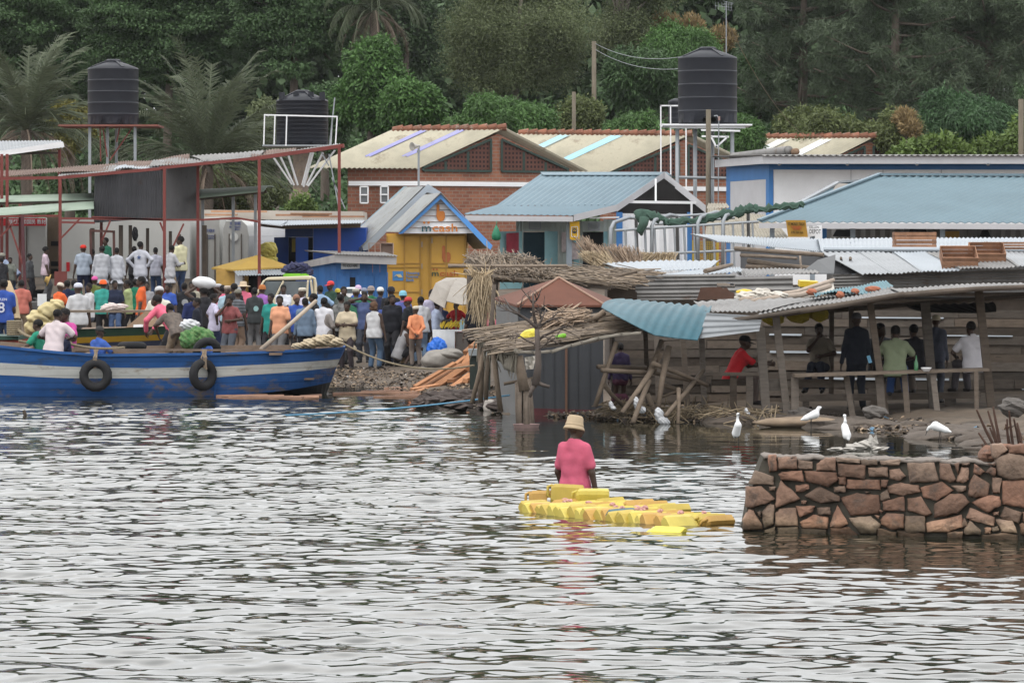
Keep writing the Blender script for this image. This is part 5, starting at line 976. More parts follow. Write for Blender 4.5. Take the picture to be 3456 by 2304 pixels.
def shacks():
 # row of tin shacks, seen over the shelter roof
 t = thing('tin_shack', base(3150, 92), 'long tin shack with new zinc roof and crates on top at the right', 'shack')
 A, B = P(2345, 812, 101), P(3080, 858, 95); MB().corr(P(2420, 815, 99), P(2790, 850, 95), P(2900, 812, 101), P(2330, 790, 105), .09, .016, 3, .01, .01).build('roof_sheet', galv_new, t); MB().corr(P(2770, 848, 95), P(3456, 846, 95), P(3470, 803, 101), P(2760, 803, 101.5), .09, .016, 3, .01, .01).build('roof_sheet', galv_new, t)
 m = MB(); m.tube([P(2780, 842, 94.8), P(3120, 843, 94.8), P(3600, 846, 94.8)], .06, 8); m.build('ridge_sheet', galv_new, t)
 for x0, x1, tx0, tx1, y1, mt in ((2905, 3010, 2762, 2900, 926, galv), (3006, 3110, 2895, 3015, 922, galv), (3105, 3240, 3010, 3120, 917, galv_new), (3235, 3440, 3118, 3370, 906, galv_old), (3430, 3640, 3360, 3620, 898, galv)):
  MB().corr(P(x0, y1, 88.5), P(x1, y1 - 6, 88.5), P(tx1, 851, 94.6), P(tx0, 849, 94.6), .085, .016, 2, .01, .008).build('roof_sheet', mt, t)
 A, B = P(2812, 928, 88.9), P(3640, 905, 88.9); m = MB(); m.corr(V((A.x, 89, 1.3)), A, B, V((B.x, 89, 1.2)), .085, .016, 1, .012); MB().sheet(P(2812, 990, 89), P(3640, 985, 89), P(3640, 903, 89), P(2812, 928, 89), 1, 60, lambda u, v: .016 * math.cos(v * 6 * 6.283), .012).build('front_wall', galv_old, t)
 m = MB(); m.prism([P(2812, 1000, 89.2), P(3640, 1000, 89.2), P(3640, 930, 89.2), P(2812, 940, 89.2)], (0, .05, 0)); z0 = t.location.z; a, b = P(2812, 0, 89.3).x, P(3640, 0, 89.3).x; m.box(((a + b) / 2, 92, (z0 + 2.0) / 2), (b - a, 5, 2.0 - z0)); m.build('body', wood_dark, t)
 m = MB(); m.prism([P(2500, 838, 97), P(2815, 856, 95.2), P(2900, 925, 90), P(2700, 925, 91), P(2500, 905, 94)], (0, .1, 0)); m.build('open_side_shade', ink, t)  # near-black sheet painted as the shade of the shack interior
 m = MB(); m.jit = .25
 for x0, y0, x1, y1, w in ((2480, 838, 2780, 860, .10), (2525, 880, 2740, 905, .12), (2520, 899, 2750, 903, .11), (2500, 861, 2690, 872, .08), (2870, 926, 2870, 870, .07), (2845, 926, 2838, 870, .07), (2700, 850, 2705, 910, .05)): logm(m, [P(x0, y0, 93), P(x1, y1, 92)], w / 2)
 m.build_each('roof_pole', wood, t)
 t = thing('tin_shack', base(2450, 90), 'low tin shack with white sheets on its roof beside the thatched stall', 'shack')
 MB().corr(P(2122, 917, 91), P(2400, 906, 91), P(2430, 876, 96), P(2030, 886, 97), .085, .016, 2, .01, .01).build('roof_sheet', galv_new, t); MB().corr(P(2230, 932, 88), P(2505, 916, 88), P(2495, 900, 90), P(2330, 912, 90.5), .085, .016, 2, .01, .01).build('roof_sheet', galv_new, t)
 MB().corr(P(2490, 927, 88), P(2765, 922, 88), P(2740, 905, 91), P(2480, 908, 91), .085, .016, 2, .01, .01).build('roof_sheet', galv_old, t)
 for i, (x0, x1, y0, y1) in enumerate(((2180, 2483, 928, 958), (2145, 2420, 956, 985), (2150, 2500, 983, 1012), (2480, 2676, 934, 975), (2420, 2700, 972, 1012))): MB().sheet(P(x0, y1, 87.2 - i * .05), P(x1, y1 - 3, 87.2 - i * .05), P(x1, y0 - 4, 87.2 - i * .05), P(x0, y0, 87.2 - i * .05), 1, 20, lambda u, v: .014 * math.cos(v * 2.5 * 6.283), .012, rnd.uniform(-.2, .35)).build('wall_sheet', galv_old, t)
 z0 = t.location.z; a, b = P(2060, 0, 88).x, P(2770, 0, 88).x; m = MB(); m.box(((a + b) / 2, 91, (z0 + 2.25) / 2), (b - a, 5, 2.25 - z0)); plate(m, [(2050, 960), (2180, 925), (2180, 1020), (2050, 1020)], 87.6, .05); m.build('body', wood_dark, t)
 logm(m := MB(), [P(2380, 915, 87.5), P(2470, 893, 88.5)], .05); m.build_each('roof_pole', wood, t)
 def sm(name, label, cat, fn, mt, **k): q = MB(); fn(q); return q.build(name, mt, None, label=label, cat=cat, **k)
 rustm = mat('brown_rust', (.085, .045, .032), .85, .3, 3)
 sm('rusty_sheet', 'dark rusty sheet leaning on the roof of the drinkers shelter', 'sheet', lambda q: plate(q, [(2352, 1012), (2365, 970), (2432, 968), (2440, 974), (2452, 970), (2462, 982), (2480, 990), (2476, 1008)], 78.8, .03), rustm)
 # crates
 cw = mat('crate_wood', (.235, .125, .075), .85, .35, 4, bump=.3)
 def crate(label, c, sx, sy, h, rz, solid=False):
  t = thing('crate', c, label, 'crate', 'wooden crates on the tin roofs'); m = MB(); m.jit = .3; n = max(3, round(h / .09))
  for i in range(n):
   z = h * (i + .5) / n
   for s in (-1, 1): m.box(c + V((0, s * sy / 2, z)), (sx, .018, h / n - .012)); m.box(c + V((s * sx / 2, 0, z)), (.018, sy - .02, h / n - .012))
  m.build('slats', cw, t); m = MB(); m.box(c + V((0, 0, .012)), (sx - .03, sy - .03, .02))
  if solid: m.box(c + V((0, 0, h - .015)), (sx - .03, sy - .03, .02))
  m.build('floor_board', cw, t); m = MB()
  for a in (-1, 1):
   for b in (-1, 1): m.box(c + V((a * (sx / 2 - .025), b * (sy / 2 - .025), h / 2)), (.03, .03, h))
  m.build_each('corner_batten', cw, t); t.rotation_euler = (0 if solid else R(24), 0, R(rz)); t.location.z += 0 if solid else .06
 crate('big closed wooden crate upright on the new zinc roof', P(3086, 838, 96), .92, .5, .36, R(-4), True); crate('nearer of two open wooden crates on the tin roof edge', P(3235, 898, 89.5), .72, .62, .26, R(24)); crate('farther of two open wooden crates on the tin roof', P(3330, 884, 91), .72, .6, .26, R(20)); crate('long wooden crate lying behind the two open crates', P(3400, 842, 95), 1.0, .5, .17, R(-3), True)
 sm('cloth', 'crumpled white cloth sacks on the plank shack roof', 'cloth', lambda q: [q.blob(P(x, y, 80), r, noise=.1, fr=4, fold=.16) for x, y, r in ((2520, 1000, (.2, .25, .09)), (2570, 992, (.18, .2, .1)), (2620, 996, (.2, .2, .07)), (2560, 1004, (.3, .2, .05)))], pale_cloth)
 sm('jerrycan', 'yellow jerrycan lying among the cloth on the plank shack roof', 'jerrycan', lambda q: q.blob(P(2512, 985, 80.2), (.15, .1, .055), noise=.08), yel_can); sm('jerrycan', 'yellow jerrycan on the roof beside the end of the long tin shack', 'jerrycan', lambda q: q.box(P(2727, 957, 84), (.36, .25, .11), (.1, .05, .1)), yel_can)
 q = MB(); logm(q, [P(2500, 1013, 79.5), P(2690, 985, 81), P(2812, 945, 83)], .05, .04); logm(q, [P(2540, 1018, 79), P(2700, 996, 80.5), P(2800, 965, 82)], .06, .05); q.build('log', mat('bleached_log', (.34, .28, .23), .9, .2, 3), None, smooth=True, label='two bleached logs slanting across the plank shack roof', cat='log')
 sm('black_sheeting', 'black plastic sheeting hanging at the dark end of the tin shack', 'sheet', lambda q: q.prism([P(2700, 925, 89.6), P(2760, 880, 90.5), P(2820, 862, 91), P(2815, 925, 89.6)], (0, .03, .02)), mat('black_sheeting', (.03, .033, .036), .35, .4, 3))
 sm('sacking', 'pale sacking draped at the corner of the long tin shack', 'cloth', lambda q: q.prism([P(2710, 985, 82), P(2812, 955, 83), P(2818, 985, 82.6), P(2700, 1008, 81.4)], (0, .04, .03)), pale_cloth)
shacks()
def shelter():
 t = thing('drinking_shelter', base(2900, 76), 'open drinking shelter with low tin roof on rough posts by the water', 'shelter')
 MB().corr(P(2366, 1050, 76), P(2610, 1046, 75.8), P(2790, 1003, 80), P(2340, 1012, 80), .085, .014, 3, .01, .02).build('roof_sheet', mat('grey_roof_sheet', (.20, .195, .19), .6, .25, 2, dirt=.6, dcol=(.20, .15, .12)), t)
 MB().corr(P(2560, 1062, 75.4), P(3040, 985, 75.2), P(3000, 968, 80.2), P(2640, 1018, 80), .085, .014, 3, .01, .02).build('roof_sheet', galv_old, t); MB().corr(P(3030, 986, 75.2), P(3640, 962, 75), P(3640, 950, 80), P(2980, 970, 80.2), .085, .014, 3, .01, .02).build('roof_sheet', galv_old, t)
 m = MB(); logm(m, [P(2455, 1084, 75.3), P(2700, 1050, 75.2)], .045); logm(m, [P(2640, 1060, 75.3), P(3050, 992, 75.1)], .055); logm(m, [P(3000, 1000, 75.2), P(3300, 975, 75), P(3640, 968, 75)], .05); logm(m, [P(2700, 1055, 79.5), P(3640, 985, 79.5)], .05); m.build_each('roof_beam', wood_dark, t)
 for x0, y0, x1, y1, d, w in ((2566, 1105, 2588, 1424, 75.6, .15), (2618, 1062, 2658, 1412, 75.8, .125), (2936, 1020, 2990, 1405, 75.9, .115), (3122, 1020, 3152, 1380, 77, .16), (3303, 980, 3345, 1372, 76.2, .14), (2807, 1035, 2805, 1330, 79, .085), (2873, 1030, 2873, 1340, 78.6, .085), (2178, 1115, 2188, 1400, 77.5, .08), (2215, 1130, 2222, 1400, 79, .08), (2305, 1140, 2322, 1395, 78.5, .10), (2368, 1138, 2378, 1390, 77, .10)):
  m = MB(); m.beam(P(x0, y0, d), P(x1, y1, d), w, w * .8, (0, 1, 0), rnd.uniform(-.3, .2)); m.build_each('post', plank_m, t)
 A, B = P(2680, 1267, 75.4), P(3335, 1247, 75.8); m = MB();
 for k in range(3): m.beam(A + V((0, k * .2, 0)), B + V((0, k * .2, 0)), .18, .05, tint=rnd.uniform(-.1, .35))
 m.build('table_top', wood, t)
 for x0, y0, x1, y1, w in ((2682, 1272, 2684, 1408, .13), (2856, 1270, 2878, 1408, .10), (2966, 1266, 2978, 1405, .14), (3052, 1264, 3063, 1404, .10), (3148, 1262, 3164, 1394, .10), (3294, 1252, 3296, 1388, .075)): m = MB(); m.beam(P(x0, y0, 75.7), P(x1, y1, 75.7), w, .07, (0, 1, 0), rnd.uniform(-.2, .2)); m.build('table_leg', plank_m, t)
 m = MB(); m.jit = .3
 for x0, y0, x1, y1, d, h in ((2694, 1294, 2812, 1292, 76, .14), (2560, 1300, 2640, 1298, 75.9, .2), (2700, 1343, 3010, 1338, 77.5, .12), (3000, 1338, 3310, 1332, 77.6, .12), (2380, 1262, 2580, 1262, 76.6, .06), (2400, 1290, 2520, 1290, 77, .12)): m.beam(P(x0, y0, d), P(x1, y1, d), .12, h)
 m.build_each('bench_board', plank_m, t); m = MB(); m.jit = .3
 for x, d, y0, y1 in ((2475, 76.6, 1265, 1400), (2530, 76.6, 1265, 1395), (2720, 77.5, 1345, 1390), (3200, 77.6, 1338, 1385), (2950, 77.5, 1340, 1400), (3215, 77.8, 1270, 1380)): m.beam(P(x, y0, d), P(x, y1, d), .12, .06, (0, 1, 0))
 m.build_each('bench_leg', plank_m, t)
 m = MB(); bez(m, [[P(2105, 1010, 78), P(2402, 1034, 76.6)], [P(2030, 1010, 76.2), P(2405, 1035, 75.6)], [P(2030, 1037, 75.6), P(2085, 1068, 75), P(2150, 1102, 74.9), P(2209, 1130, 74.9), P(2280, 1140, 74.9), P(2354, 1147, 74.9)]], 88, 11, .02); m.build('teal_sheet', teal_sheet, t, smooth=True)
 m = MB(); m.sheet(P(2357, 1143, 75.1), P(2562, 1118, 75.1), P(2572, 1068, 75.3), P(2385, 1056, 75.3), 1, 28, lambda u, v: .012 * math.cos(v * 4 * 6.283), .012); m.build('side_sheet', galv, t)
 m = MB(); bez(m, [[P(3060, 1030, 77.5), P(3350, 1020, 77.5)], [P(3060, 1045, 77.2), P(3365, 1030, 77.2)], [P(3135, 1052, 77), P(3290, 1055, 77), P(3362, 1050, 77)]], 40, 9, .014); m.build('hanging_sheet', mat('near_black_sheet', (.018, .016, .016), .8, .3), t)  # hanging sheet in a near-black tone
 # on the roof
 MB().corr(P(2750, 1002, 77.6), P(3015, 968, 79), P(2990, 955, 80.4), P(2740, 984, 79.4), .085, .014, 2, .01, .04).build('teal_sheet_scrap', mat('faded_teal_sheet', (.085, .19, .225), .5, .2, 2), None, label='loose teal sheet held down by bricks on the shelter roof', cat='sheet')
 bk = mat('clay_brick', (.33, .12, .07), .9, .25, 5)
 for x, y, d, s, lb in ((2740, 985, 78.3, .2, 'dark brick at the left end of the loose teal sheet'), (2836, 995, 77.6, .15, 'orange brick at the near edge of the loose teal sheet'), (2886, 984, 78.4, .14, 'small brick in the middle of the loose teal sheet'), (2945, 976, 78.8, .25, 'wide pale brick at the far end of the loose teal sheet')): MB().blob(P(x, y, d), (s * .55, .09, .065), (0, 0, rnd.uniform(-.4, .4)), 10, 6, .12).build('brick', bk, None, label=lb, cat='brick', group='bricks on the shelter roof')
 m = MB()
 for x0, x1, y in ((2570, 2650, 1076), (2655, 2735, 1068), (2730, 2800, 1062)): m.blob(P((x0 + x1) / 2, y, 79), ((x1 - x0) / F * 79 / 2, .12, .12), noise=.12)
 m.build('yellow_sacking', mat('yellow_sack', (.42, .33, .03), .6, .3, 4), None, label='yellow sacking stuffed under the shelter roof', cat='sacking')
 # things on the table
 b = MB(); c = P(3092, 1252, 75.6); b.lathe(c, [(.034, 0), (.036, .02), (.036, .14), (.014, .2), (.013, .26), (.015, .27)], 12); b.build('bottle', mat('green_glass', (.01, .12, .035), .15, .1, spec=.7), None, smooth=True, label='green glass bottle standing on the shelter table', cat='bottle')
 b = MB(); b.lathe(P(3126, 1254, 75.6), [(.05, 0), (.09, .06), (.095, .075), (.08, .07), (.04, .02)], 16); b.build('bowl', white_paint, None, smooth=True, label='white bowl on the shelter table beside the green bottle', cat='bowl')
 b = MB(); b.box(P(2934, 1212, 76.3), (.06, .05, .13), (0, -.3, 0)); b.build('plastic_bottle', mat('pale_blue_plastic', (.18, .42, .62), .4), None, label='pale blue packet tucked behind the middle shelter post', cat='packet')
shelter()
def pole_frame():
 t = thing('pole_frame', base(2200, 75), 'collapsed frame of crossed rough poles at the water edge', 'pole frame')
 for (x0, y0, x1, y1, d0, d1, r) in ((2080, 1155, 2008, 1372, 75.5, 75.2, .06), (2018, 1237, 2180, 1240, 75.3, 76.5, .055), (2030, 1249, 2182, 1258, 75, 75.4, .055), (2233, 1152, 2192, 1252, 76.2, 75.6, .06), (2201, 1248, 2100, 1392, 75.3, 74.6, .06), (2258, 1170, 2221, 1376, 75.4, 75, .07), (2203, 1226, 2388, 1300, 75.2, 76.2, .055), (2240, 1298, 2312, 1322, 76.4, 76.4, .05), (2372, 1250, 2246, 1402, 76.4, 74.6, .055), (2190, 1285, 2136, 1426, 75.2, 74.2, .065), (2036, 1295, 2100, 1366, 75.8, 76.2, .05), (2185, 1328, 2206, 1386, 76, 76, .055), (2229, 1190, 2205, 1258, 75.9, 75.9, .055), (2200, 1255, 2330, 1282, 76.6, 76.8, .05), (2290, 1310, 2288, 1430, 75.2, 74.8, .05), (2232, 1340, 2290, 1318, 76.3, 76.3, .03)):
  m = MB(); logm(m, [P(x0, y0, d0), P(x1, y1, d1)], r * .82, r * .7); m.build('pole', pole_m, t, smooth=True)
 wb = mat('white_plastic_bag', (.50, .51, .53), .5, .15, 6, bump=.6, bscale=8)
 for pts, lb in ((((2128, 1378), (2152, 1338), (2166, 1350), (2180, 1392), (2150, 1388)), 'white plastic bag hanging low between the crossed poles'), (((2204, 1392), (2216, 1378), (2236, 1395), (2268, 1436), (2230, 1436)), 'long translucent white bag trailing into the water by the poles'), (((2048, 1378), (2062, 1354), (2078, 1362), (2074, 1384)), 'small grey plastic bag at the left foot of the poles'), (((2510, 1390), (2516, 1375), (2532, 1392), (2525, 1398)), 'small clear bag at the foot of the shelter bench')):
  q = pp(pts, 74.8); c = sum(q, V()) / len(q); w = max(p.x for p in q) - min(p.x for p in q); h = max(p.z for p in q) - min(p.z for p in q)
  m = MB(); m.blob(c + V((-w * .08, 0, h * .12)), (w * .24, .06, h * .42), (0, -.25, .2), 18, 12, .10, fr=4, fold=.08); m.blob(c + V((w * .15, -.02, -h * .22)), (w * .32, .08, h * .22), (0, .35, 0), 18, 12, .10, fr=4, fold=.08)
  m.build('plastic_bag', wb, None, smooth=True, label=lb, cat='bag')
pole_frame()
def tin_kiosk():
 d = 79; t = thing('metal_kiosk', base(1880, d), 'dark grey metal kiosk with rusty pyramid roof standing at the water edge', 'kiosk'); z0 = t.location.z - .25
 gm = mat('dark_grey_metal', (.066, .070, .078), .55, .2, 1.2, metal=.2, dirt=.7, dcol=(.10, .06, .045)); fr, bl, b2 = P(1751, 1031, d), P(2036, 1029, d), P(1677, 1010, d + 1.5)
 m = MB(); m.prism([V((fr.x, d, z0)), fr, bl, V((bl.x, d, z0))], (-.35, 1.5, 0)); m.build('body', gm, t)
 MB().prism([V((b2.x, d + 1.5, z0)), V((fr.x - .006, d, z0)), fr - V((.006, 0, 0)), V((b2.x, d + 1.5, fr.z))], (-.015, -.01, 0)).build('side_sheet', mat('grey_side_metal', (.14, .14, .14), .6, .2, 1.2, dirt=.62, dcol=(.12, .09, .07)), t)
 m = MB(); x = P(1911, 0, d).x; m.beam((x, d - .03, z0), (x, d - .03, fr.z - .05), .045, .03); m.build('centre_post', mat('brown_batten', (.15, .085, .06), .8), t)
 m = MB()
 for xx in (1790, 1832, 1870, 1950, 1990): a = P(xx, 0, d).x; m.beam((a, d - .012, z0), (a, d - .012, fr.z - .05), .012, .012)
 m.build('panel_seam', gm, t); MB().prism([V((fr.x + .02, d - .02, z0)), V((bl.x - .02, d - .02, z0)), V((bl.x - .02, d - .02, z0 + .32)), V((fr.x + .02, d - .02, z0 + .36))], (0, .012, 0)).build('painted_skirt', mat('dull_red_paint', (.10, .03, .035), .7, .4, 3), t)
 AP = P(1886, 937, d + .8); c = [P(1668, 1005, d + 1.6), P(1745, 1030, d - .15), P(2040, 1029, d - .15), P(2078, 1014, d + 1.7)]
 rr = mat('rusty_red_roof', (.115, .045, .028), .75, .25, 1.5, dirt=.62, dcol=(.17, .095, .065), dscale=1.6); m = MB(); m.add([AP] + c + [p - V((0, 0, .04)) for p in c], [(0, 1, 2), (0, 2, 3), (0, 3, 4), (0, 4, 1), (1, 5, 6, 2), (2, 6, 7, 3), (3, 7, 8, 4), (4, 8, 5, 1), (5, 8, 7, 6)]); m.build('roof', rr, t)
 m = MB(); m.tube([AP + V((0, 0, .01)), c[1] + V((0, 0, .01))], .022, 6); m.tube([AP + V((0, 0, .01)), c[2] + V((0, 0, .01))], .018, 6); m.build('hip_seam', mat('pale_seam', (.30, .20, .15), .8), t)
 # marks
tin_kiosk()
def thatch():
 t = thing('thatched_stall', base(1800, 88), 'stall with ragged reed thatch roof on poles behind the rusty roofed kiosk', 'stall')
 m = MB(); A, B, C, D = P(1650, 934, 86), P(1880, 938, 86), P(1775, 868, 91), P(1566, 870, 91); straws(m, A, B, C, D, 520, 1.1, .014, .10, 3, 'AD', .16); straws(m, A, B, lerp(B, C, .25), lerp(A, D, .25), 160, .6, .012, .06, 4, 'AD', .35); A, B, C, D = P(1860, 938, 86), P(2060, 960, 85), P(2200, 920, 89), P(1890, 915, 90); straws(m, A, B, C, D, 260, 1.2, .016, .08, 6, 'AB', .1); m.build('thatch', straw, t)
 m = MB(); m.sheet(P(1640, 945, 86.2), P(1885, 948, 86.2), P(1775, 876, 91), P(1566, 878, 91), 1, 1, None, .04); m.sheet(P(1870, 950, 86), P(2060, 972, 85.2), P(2150, 935, 89), P(1885, 925, 90), 1, 1, None, .04); m.build('roof_mat', wood_dark, t)
 m = MB()
 for x0, y0, x1, y1, d, r in ((1512, 897, 1915, 897, 86.5, .035), (1565, 912, 1640, 930, 86.3, .04), (1660, 935, 1990, 960, 85.8, .05), (1650, 920, 1830, 915, 87, .025), (1770, 905, 1850, 935, 86.4, .03), (1990, 935, 2100, 925, 86, .035), (2000, 950, 2150, 915, 86, .04)): logm(m, [P(x0, y0, d), P(x1, y1, d)], r)
 m.build_each('roof_pole', wood, t)
 for x0, y0, x1, y1, d, r in ((1672, 940, 1650, 1180, 86, .07), (1587, 925, 1590, 1060, 87.5, .07), (1640, 940, 1632, 1180, 87, .06), (1668, 960, 1640, 1330, 84, .04)): m = MB(); logm(m, [P(x0, y0, d), P(x1, y1, d)], r); m.build_each('post', wood_dark, t, smooth=True)
 m = MB(); q = random.Random(8)
 for i in range(240):
  a = P(q.uniform(1600, 1655), q.uniform(925, 955), 85.6 + q.uniform(-.2, .2)); e = a + V((q.gauss(0, .13), q.gauss(0, .08), -q.uniform(.3, .95))); m.tube([a, lerp(a, e, .5) + V((q.gauss(0, .05), 0, 0)), e], [.008, .008, .004], 4, True, q.uniform(-.35, .5))
 for i in range(45): a = P(q.uniform(1590, 1650), 935, 85.6); e = a + V((q.gauss(0, .2), q.gauss(0, .1), q.uniform(.05, .3))); m.tube([a, e], [.012, .006], 4, True, q.uniform(-.2, .5))
 m.build('hanging_straw', straw_pale, t)
 # bundles of reeds
 def reeds(label, x0, x1, yb, tips, d, n, mt, seed):
  q = random.Random(seed); m = MB()
  for i in range(int(n * 1.8)):
   u = q.random(); b = P(lerp(x0, x1, u), yb + q.uniform(-3, 6), d + q.uniform(-.4, .4)); tx, ty = tips(u, q); e = P(tx, ty, d + q.uniform(-.3, .5)); m.tube([b, e], [.008, .006], 4, True, q.uniform(-.4, .4))
  m.build('reed_bundle', mt, None, label=label, cat='reeds')
 reeds('fan of dry reeds standing on end over the tin shack', 2010, 2170, 895, lambda u, q: (lerp(1965, 2165, u) + q.gauss(0, 14) - 15, 835 + q.uniform(-22, 22) + u * 15 - (22 if u < .15 else 0)), 98, 330, mat('grey_reed', (.31, .235, .175), .9, .35, 5), 3)
 reeds('loose bundle of pale reeds lying left of the reed fan', 2000, 2080, 895, lambda u, q: (1940 + q.uniform(0, 60) + u * 60, 850 + q.uniform(-6, 18)), 97, 120, straw_pale, 4); reeds('pale fringed reed mat behind the white tin sheets', 2120, 2280, 882, lambda u, q: (lerp(2165, 2275, u) + q.gauss(0, 8), 855 + q.uniform(-6, 8)), 98.5, 150, straw_pale, 5)
 # awning in front
 t = thing('thatched_awning', base(1900, 75), 'sagging awning of split reeds over the dark kiosk, propped on poles', 'awning'); BL, BR, FR, FL = P(1628, 1112, 77), P(2085, 1060, 77.8), P(2105, 1124, 75.6), P(1735, 1180, 73.8)
 m = MB(); m.sheet(BL, BR, FR, FL, 8, 4, lambda u, v: -.05 * math.sin(u * 3.14) + .02 * math.sin(u * 9 + v * 5), .03); m.build('mat', wood_dark, t); m = MB(); straws(m, FL, FR, BR, BL, 460, 1.1, .02, .06, 12, 'AB', .035); m.build('split_reeds', straw, t)
 m = MB(); q = random.Random(3); edge = [P(x, y, 73.7 + (x - 1735) * .002) for x, y in ((1740, 1186), (1800, 1190), (1862, 1186), (1930, 1165), (2022, 1140), (2100, 1128), (2165, 1124))]
 for p, q2 in zip(edge, edge[1:]): m.sheet(p + V((0, -.02, .03)), q2 + V((0, -.02, .03)), q2 + V((0, -.05, -.015)), p + V((0, -.05, -.03)), 4, 2, lambda u, v: .015 * math.sin(u * 9 + v * 4), .012)
 m.build('rolled_cloth', mat('dull_cloth', (.20, .18, .15), .9, .25, 4), t, smooth=True)
 m = MB(); m.tube(chain(P(1606, 1118, 76.6), P(1745, 1186, 73.7), .12, 10), .05, 7)
 for i in range(40): a = lerp(P(1608, 1122, 76.6), P(1745, 1190, 73.7), q.random()); m.tube([a, a + V((q.gauss(.05, .1), 0, -q.uniform(.15, .6)))], [.02, .006], 4, True, q.uniform(-.3, .3))
 m.build('frayed_net', mat('grey_net', (.20, .18, .145), .95, .3, 6), t); MB().sheet(P(1612, 1122, 76.4), P(1748, 1192, 73.9), P(1745, 1262, 74), P(1665, 1215, 75.6), 6, 6, lambda u, v: .06 * math.sin(u * 6 + v * 4), .01).build('net_cloth', mat('grey_net', ()), t, smooth=True)
 m = MB(); m.sheet(P(1770, 1205, 74), P(1810, 1200, 74), P(1800, 1245, 74), P(1775, 1248, 74), 3, 3, lambda u, v: .04 * math.sin(u * 5 + v * 3), .01); m.build('torn_cloth', pale_cloth, t)
 for x0, y0, x1, y1, d, r in ((1663, 1160, 1690, 1390, 75.4, .055), (1640, 1150, 1592, 1360, 76.4, .05), (1620, 1140, 1622, 1360, 76.8, .055), (1650, 1200, 1640, 1350, 76, .05), (2040, 1052, 1990, 1085, 76.6, .06), (1700, 1295, 1800, 1275, 74.4, .03)): m = MB(); logm(m, [P(x0, y0, d), P(x1, y1, d)], r); m.build('prop', pole_m, t, smooth=True)
 m = MB(); q = random.Random(17); straws(m, P(1826, 1100, 76), P(1960, 1075, 76), P(1945, 1062, 77), P(1830, 1085, 77), 110, .5, .016, .14, 5, 'AB', .35); m.build('straw_heap', mat('grey_reed', ()), None, label='small heap of broken reeds on the sagging awning', cat='reeds')
 m = MB(); c = P(1785, 1130, 75); m.blob(c, (.17, .12, .10), (0, -.45, .2), noise=.1, fr=3); m.blob(c + V((-.14, 0, -.08)), (.10, .09, .05), noise=.1); m.build('jerrycan', mat('bright_yellow_plastic', (.60, .51, .06), .45, .15, 3, dirt=.62, dcol=(.45, .36, .09), dscale=5), None, label='crushed yellow jerrycan lying on the sagging reed awning', cat='jerrycan')
 m = MB(); c = P(1893, 1136, 74.8); m.tube([c - V((.08, 0, .03)), c + V((.05, 0, .02)), c + V((.09, 0, .03))], [.045, .045, .02], 10); m.build('plastic_bottle', mat('lime_plastic', ()), None, label='green plastic bottle lying on the sagging reed awning', cat='bottle')
 # trunk like prop in a basket
 t = thing('bundled_prop', P(1775, 1440, 73.6), 'thick bundle of split wood propping the awning from the water', 'prop'); m = MB(); q = random.Random(4)
 for i in range(30): a = q.uniform(0, 6.28); r = .13; b = P(1776, 1446, 73.6) + V((math.cos(a) * r, math.sin(a) * r, -.1)); e = P(1765, 1290, 73.8) + V((math.cos(a + .4) * .11, math.sin(a + .4) * .1, q.uniform(-.05, .08))); logm(m, [b, e], .04, .032, 6)
 m.build('split_wood', mat('grey_split_wood', (.125, .10, .08), .95, .3, 5, bump=.6), t, smooth=True); m = MB(); logm(m, [P(1770, 1320, 73.7), P(1752, 1200, 73.8)], .10, .075); m.build_each('post', pole_m, t, smooth=True)
 MB().lathe(P(1776, 1470, 73.3), [(.17, 0), (.20, .12), (.23, .2), (.21, .2), (.18, .1)], 18).build('basin', mat('pinkish_basin', (.26, .18, .17), .6, .25, 4), t)
 # leafless branch
 t = thing('dead_branch', P(1805, 1290, 73.2), 'leafless forked branch standing in front of the reed awning', 'branch'); m = MB(); q = random.Random(11)
 def limb(px, py, ang, L, r, lev):
  a = P(px, py, 73.2); pts = [a]; x, y = px, py; an = ang
  for i in range(4): an += q.gauss(0, .14); x += math.cos(an) * L / 4; y -= math.sin(an) * L / 4; pts.append(P(x, y, 73.2 + q.uniform(-.15, .15)))
  m.tube(pts, [r, r * .85, r * .7, r * .55, r * .35], 6, True, q.uniform(-.2, .2))
  if lev:
   for k in range(3): i = q.choice((1, 2, 3, 4)); p = pts[i]; s = q.choice((-1, 1)); limb((p.x * F / p.y) + 1728, HY + (CH - p.z) * F / p.y, an + s * q.uniform(.4, 1.0), L * q.uniform(.4, .65), r * .5, lev - 1)
 m.tube([P(1808, 1300, 73.2), P(1817, 1230, 73.2), P(1815, 1160, 73.2), P(1812, 1110, 73.2)], [.075, .055, .045, .04], 8); m.tube([P(1812, 1290, 73.2), P(1830, 1298, 73.2), P(1855, 1305, 73.2)], [.05, .035, .03], 6); m.tube([P(1806, 1298, 73.2), P(1795, 1315, 73.2), P(1788, 1340, 73.2)], [.05, .04, .03], 6)
 for px, py, ang, L, r in ((1812, 1120, 1.9, 130, .035), (1813, 1115, 1.35, 80, .028), (1812, 1105, 2.35, 150, .032), (1814, 1150, .75, 110, .028), (1815, 1170, 2.6, 90, .022), (1812, 1110, .95, 90, .025), (1815, 1180, .4, 75, .018)): limb(px, py, ang, L, r, 2)
 m.build('limb', mat('dry_bark', (.105, .085, .075), .9, .3, 5), t, smooth=True)
thatch()
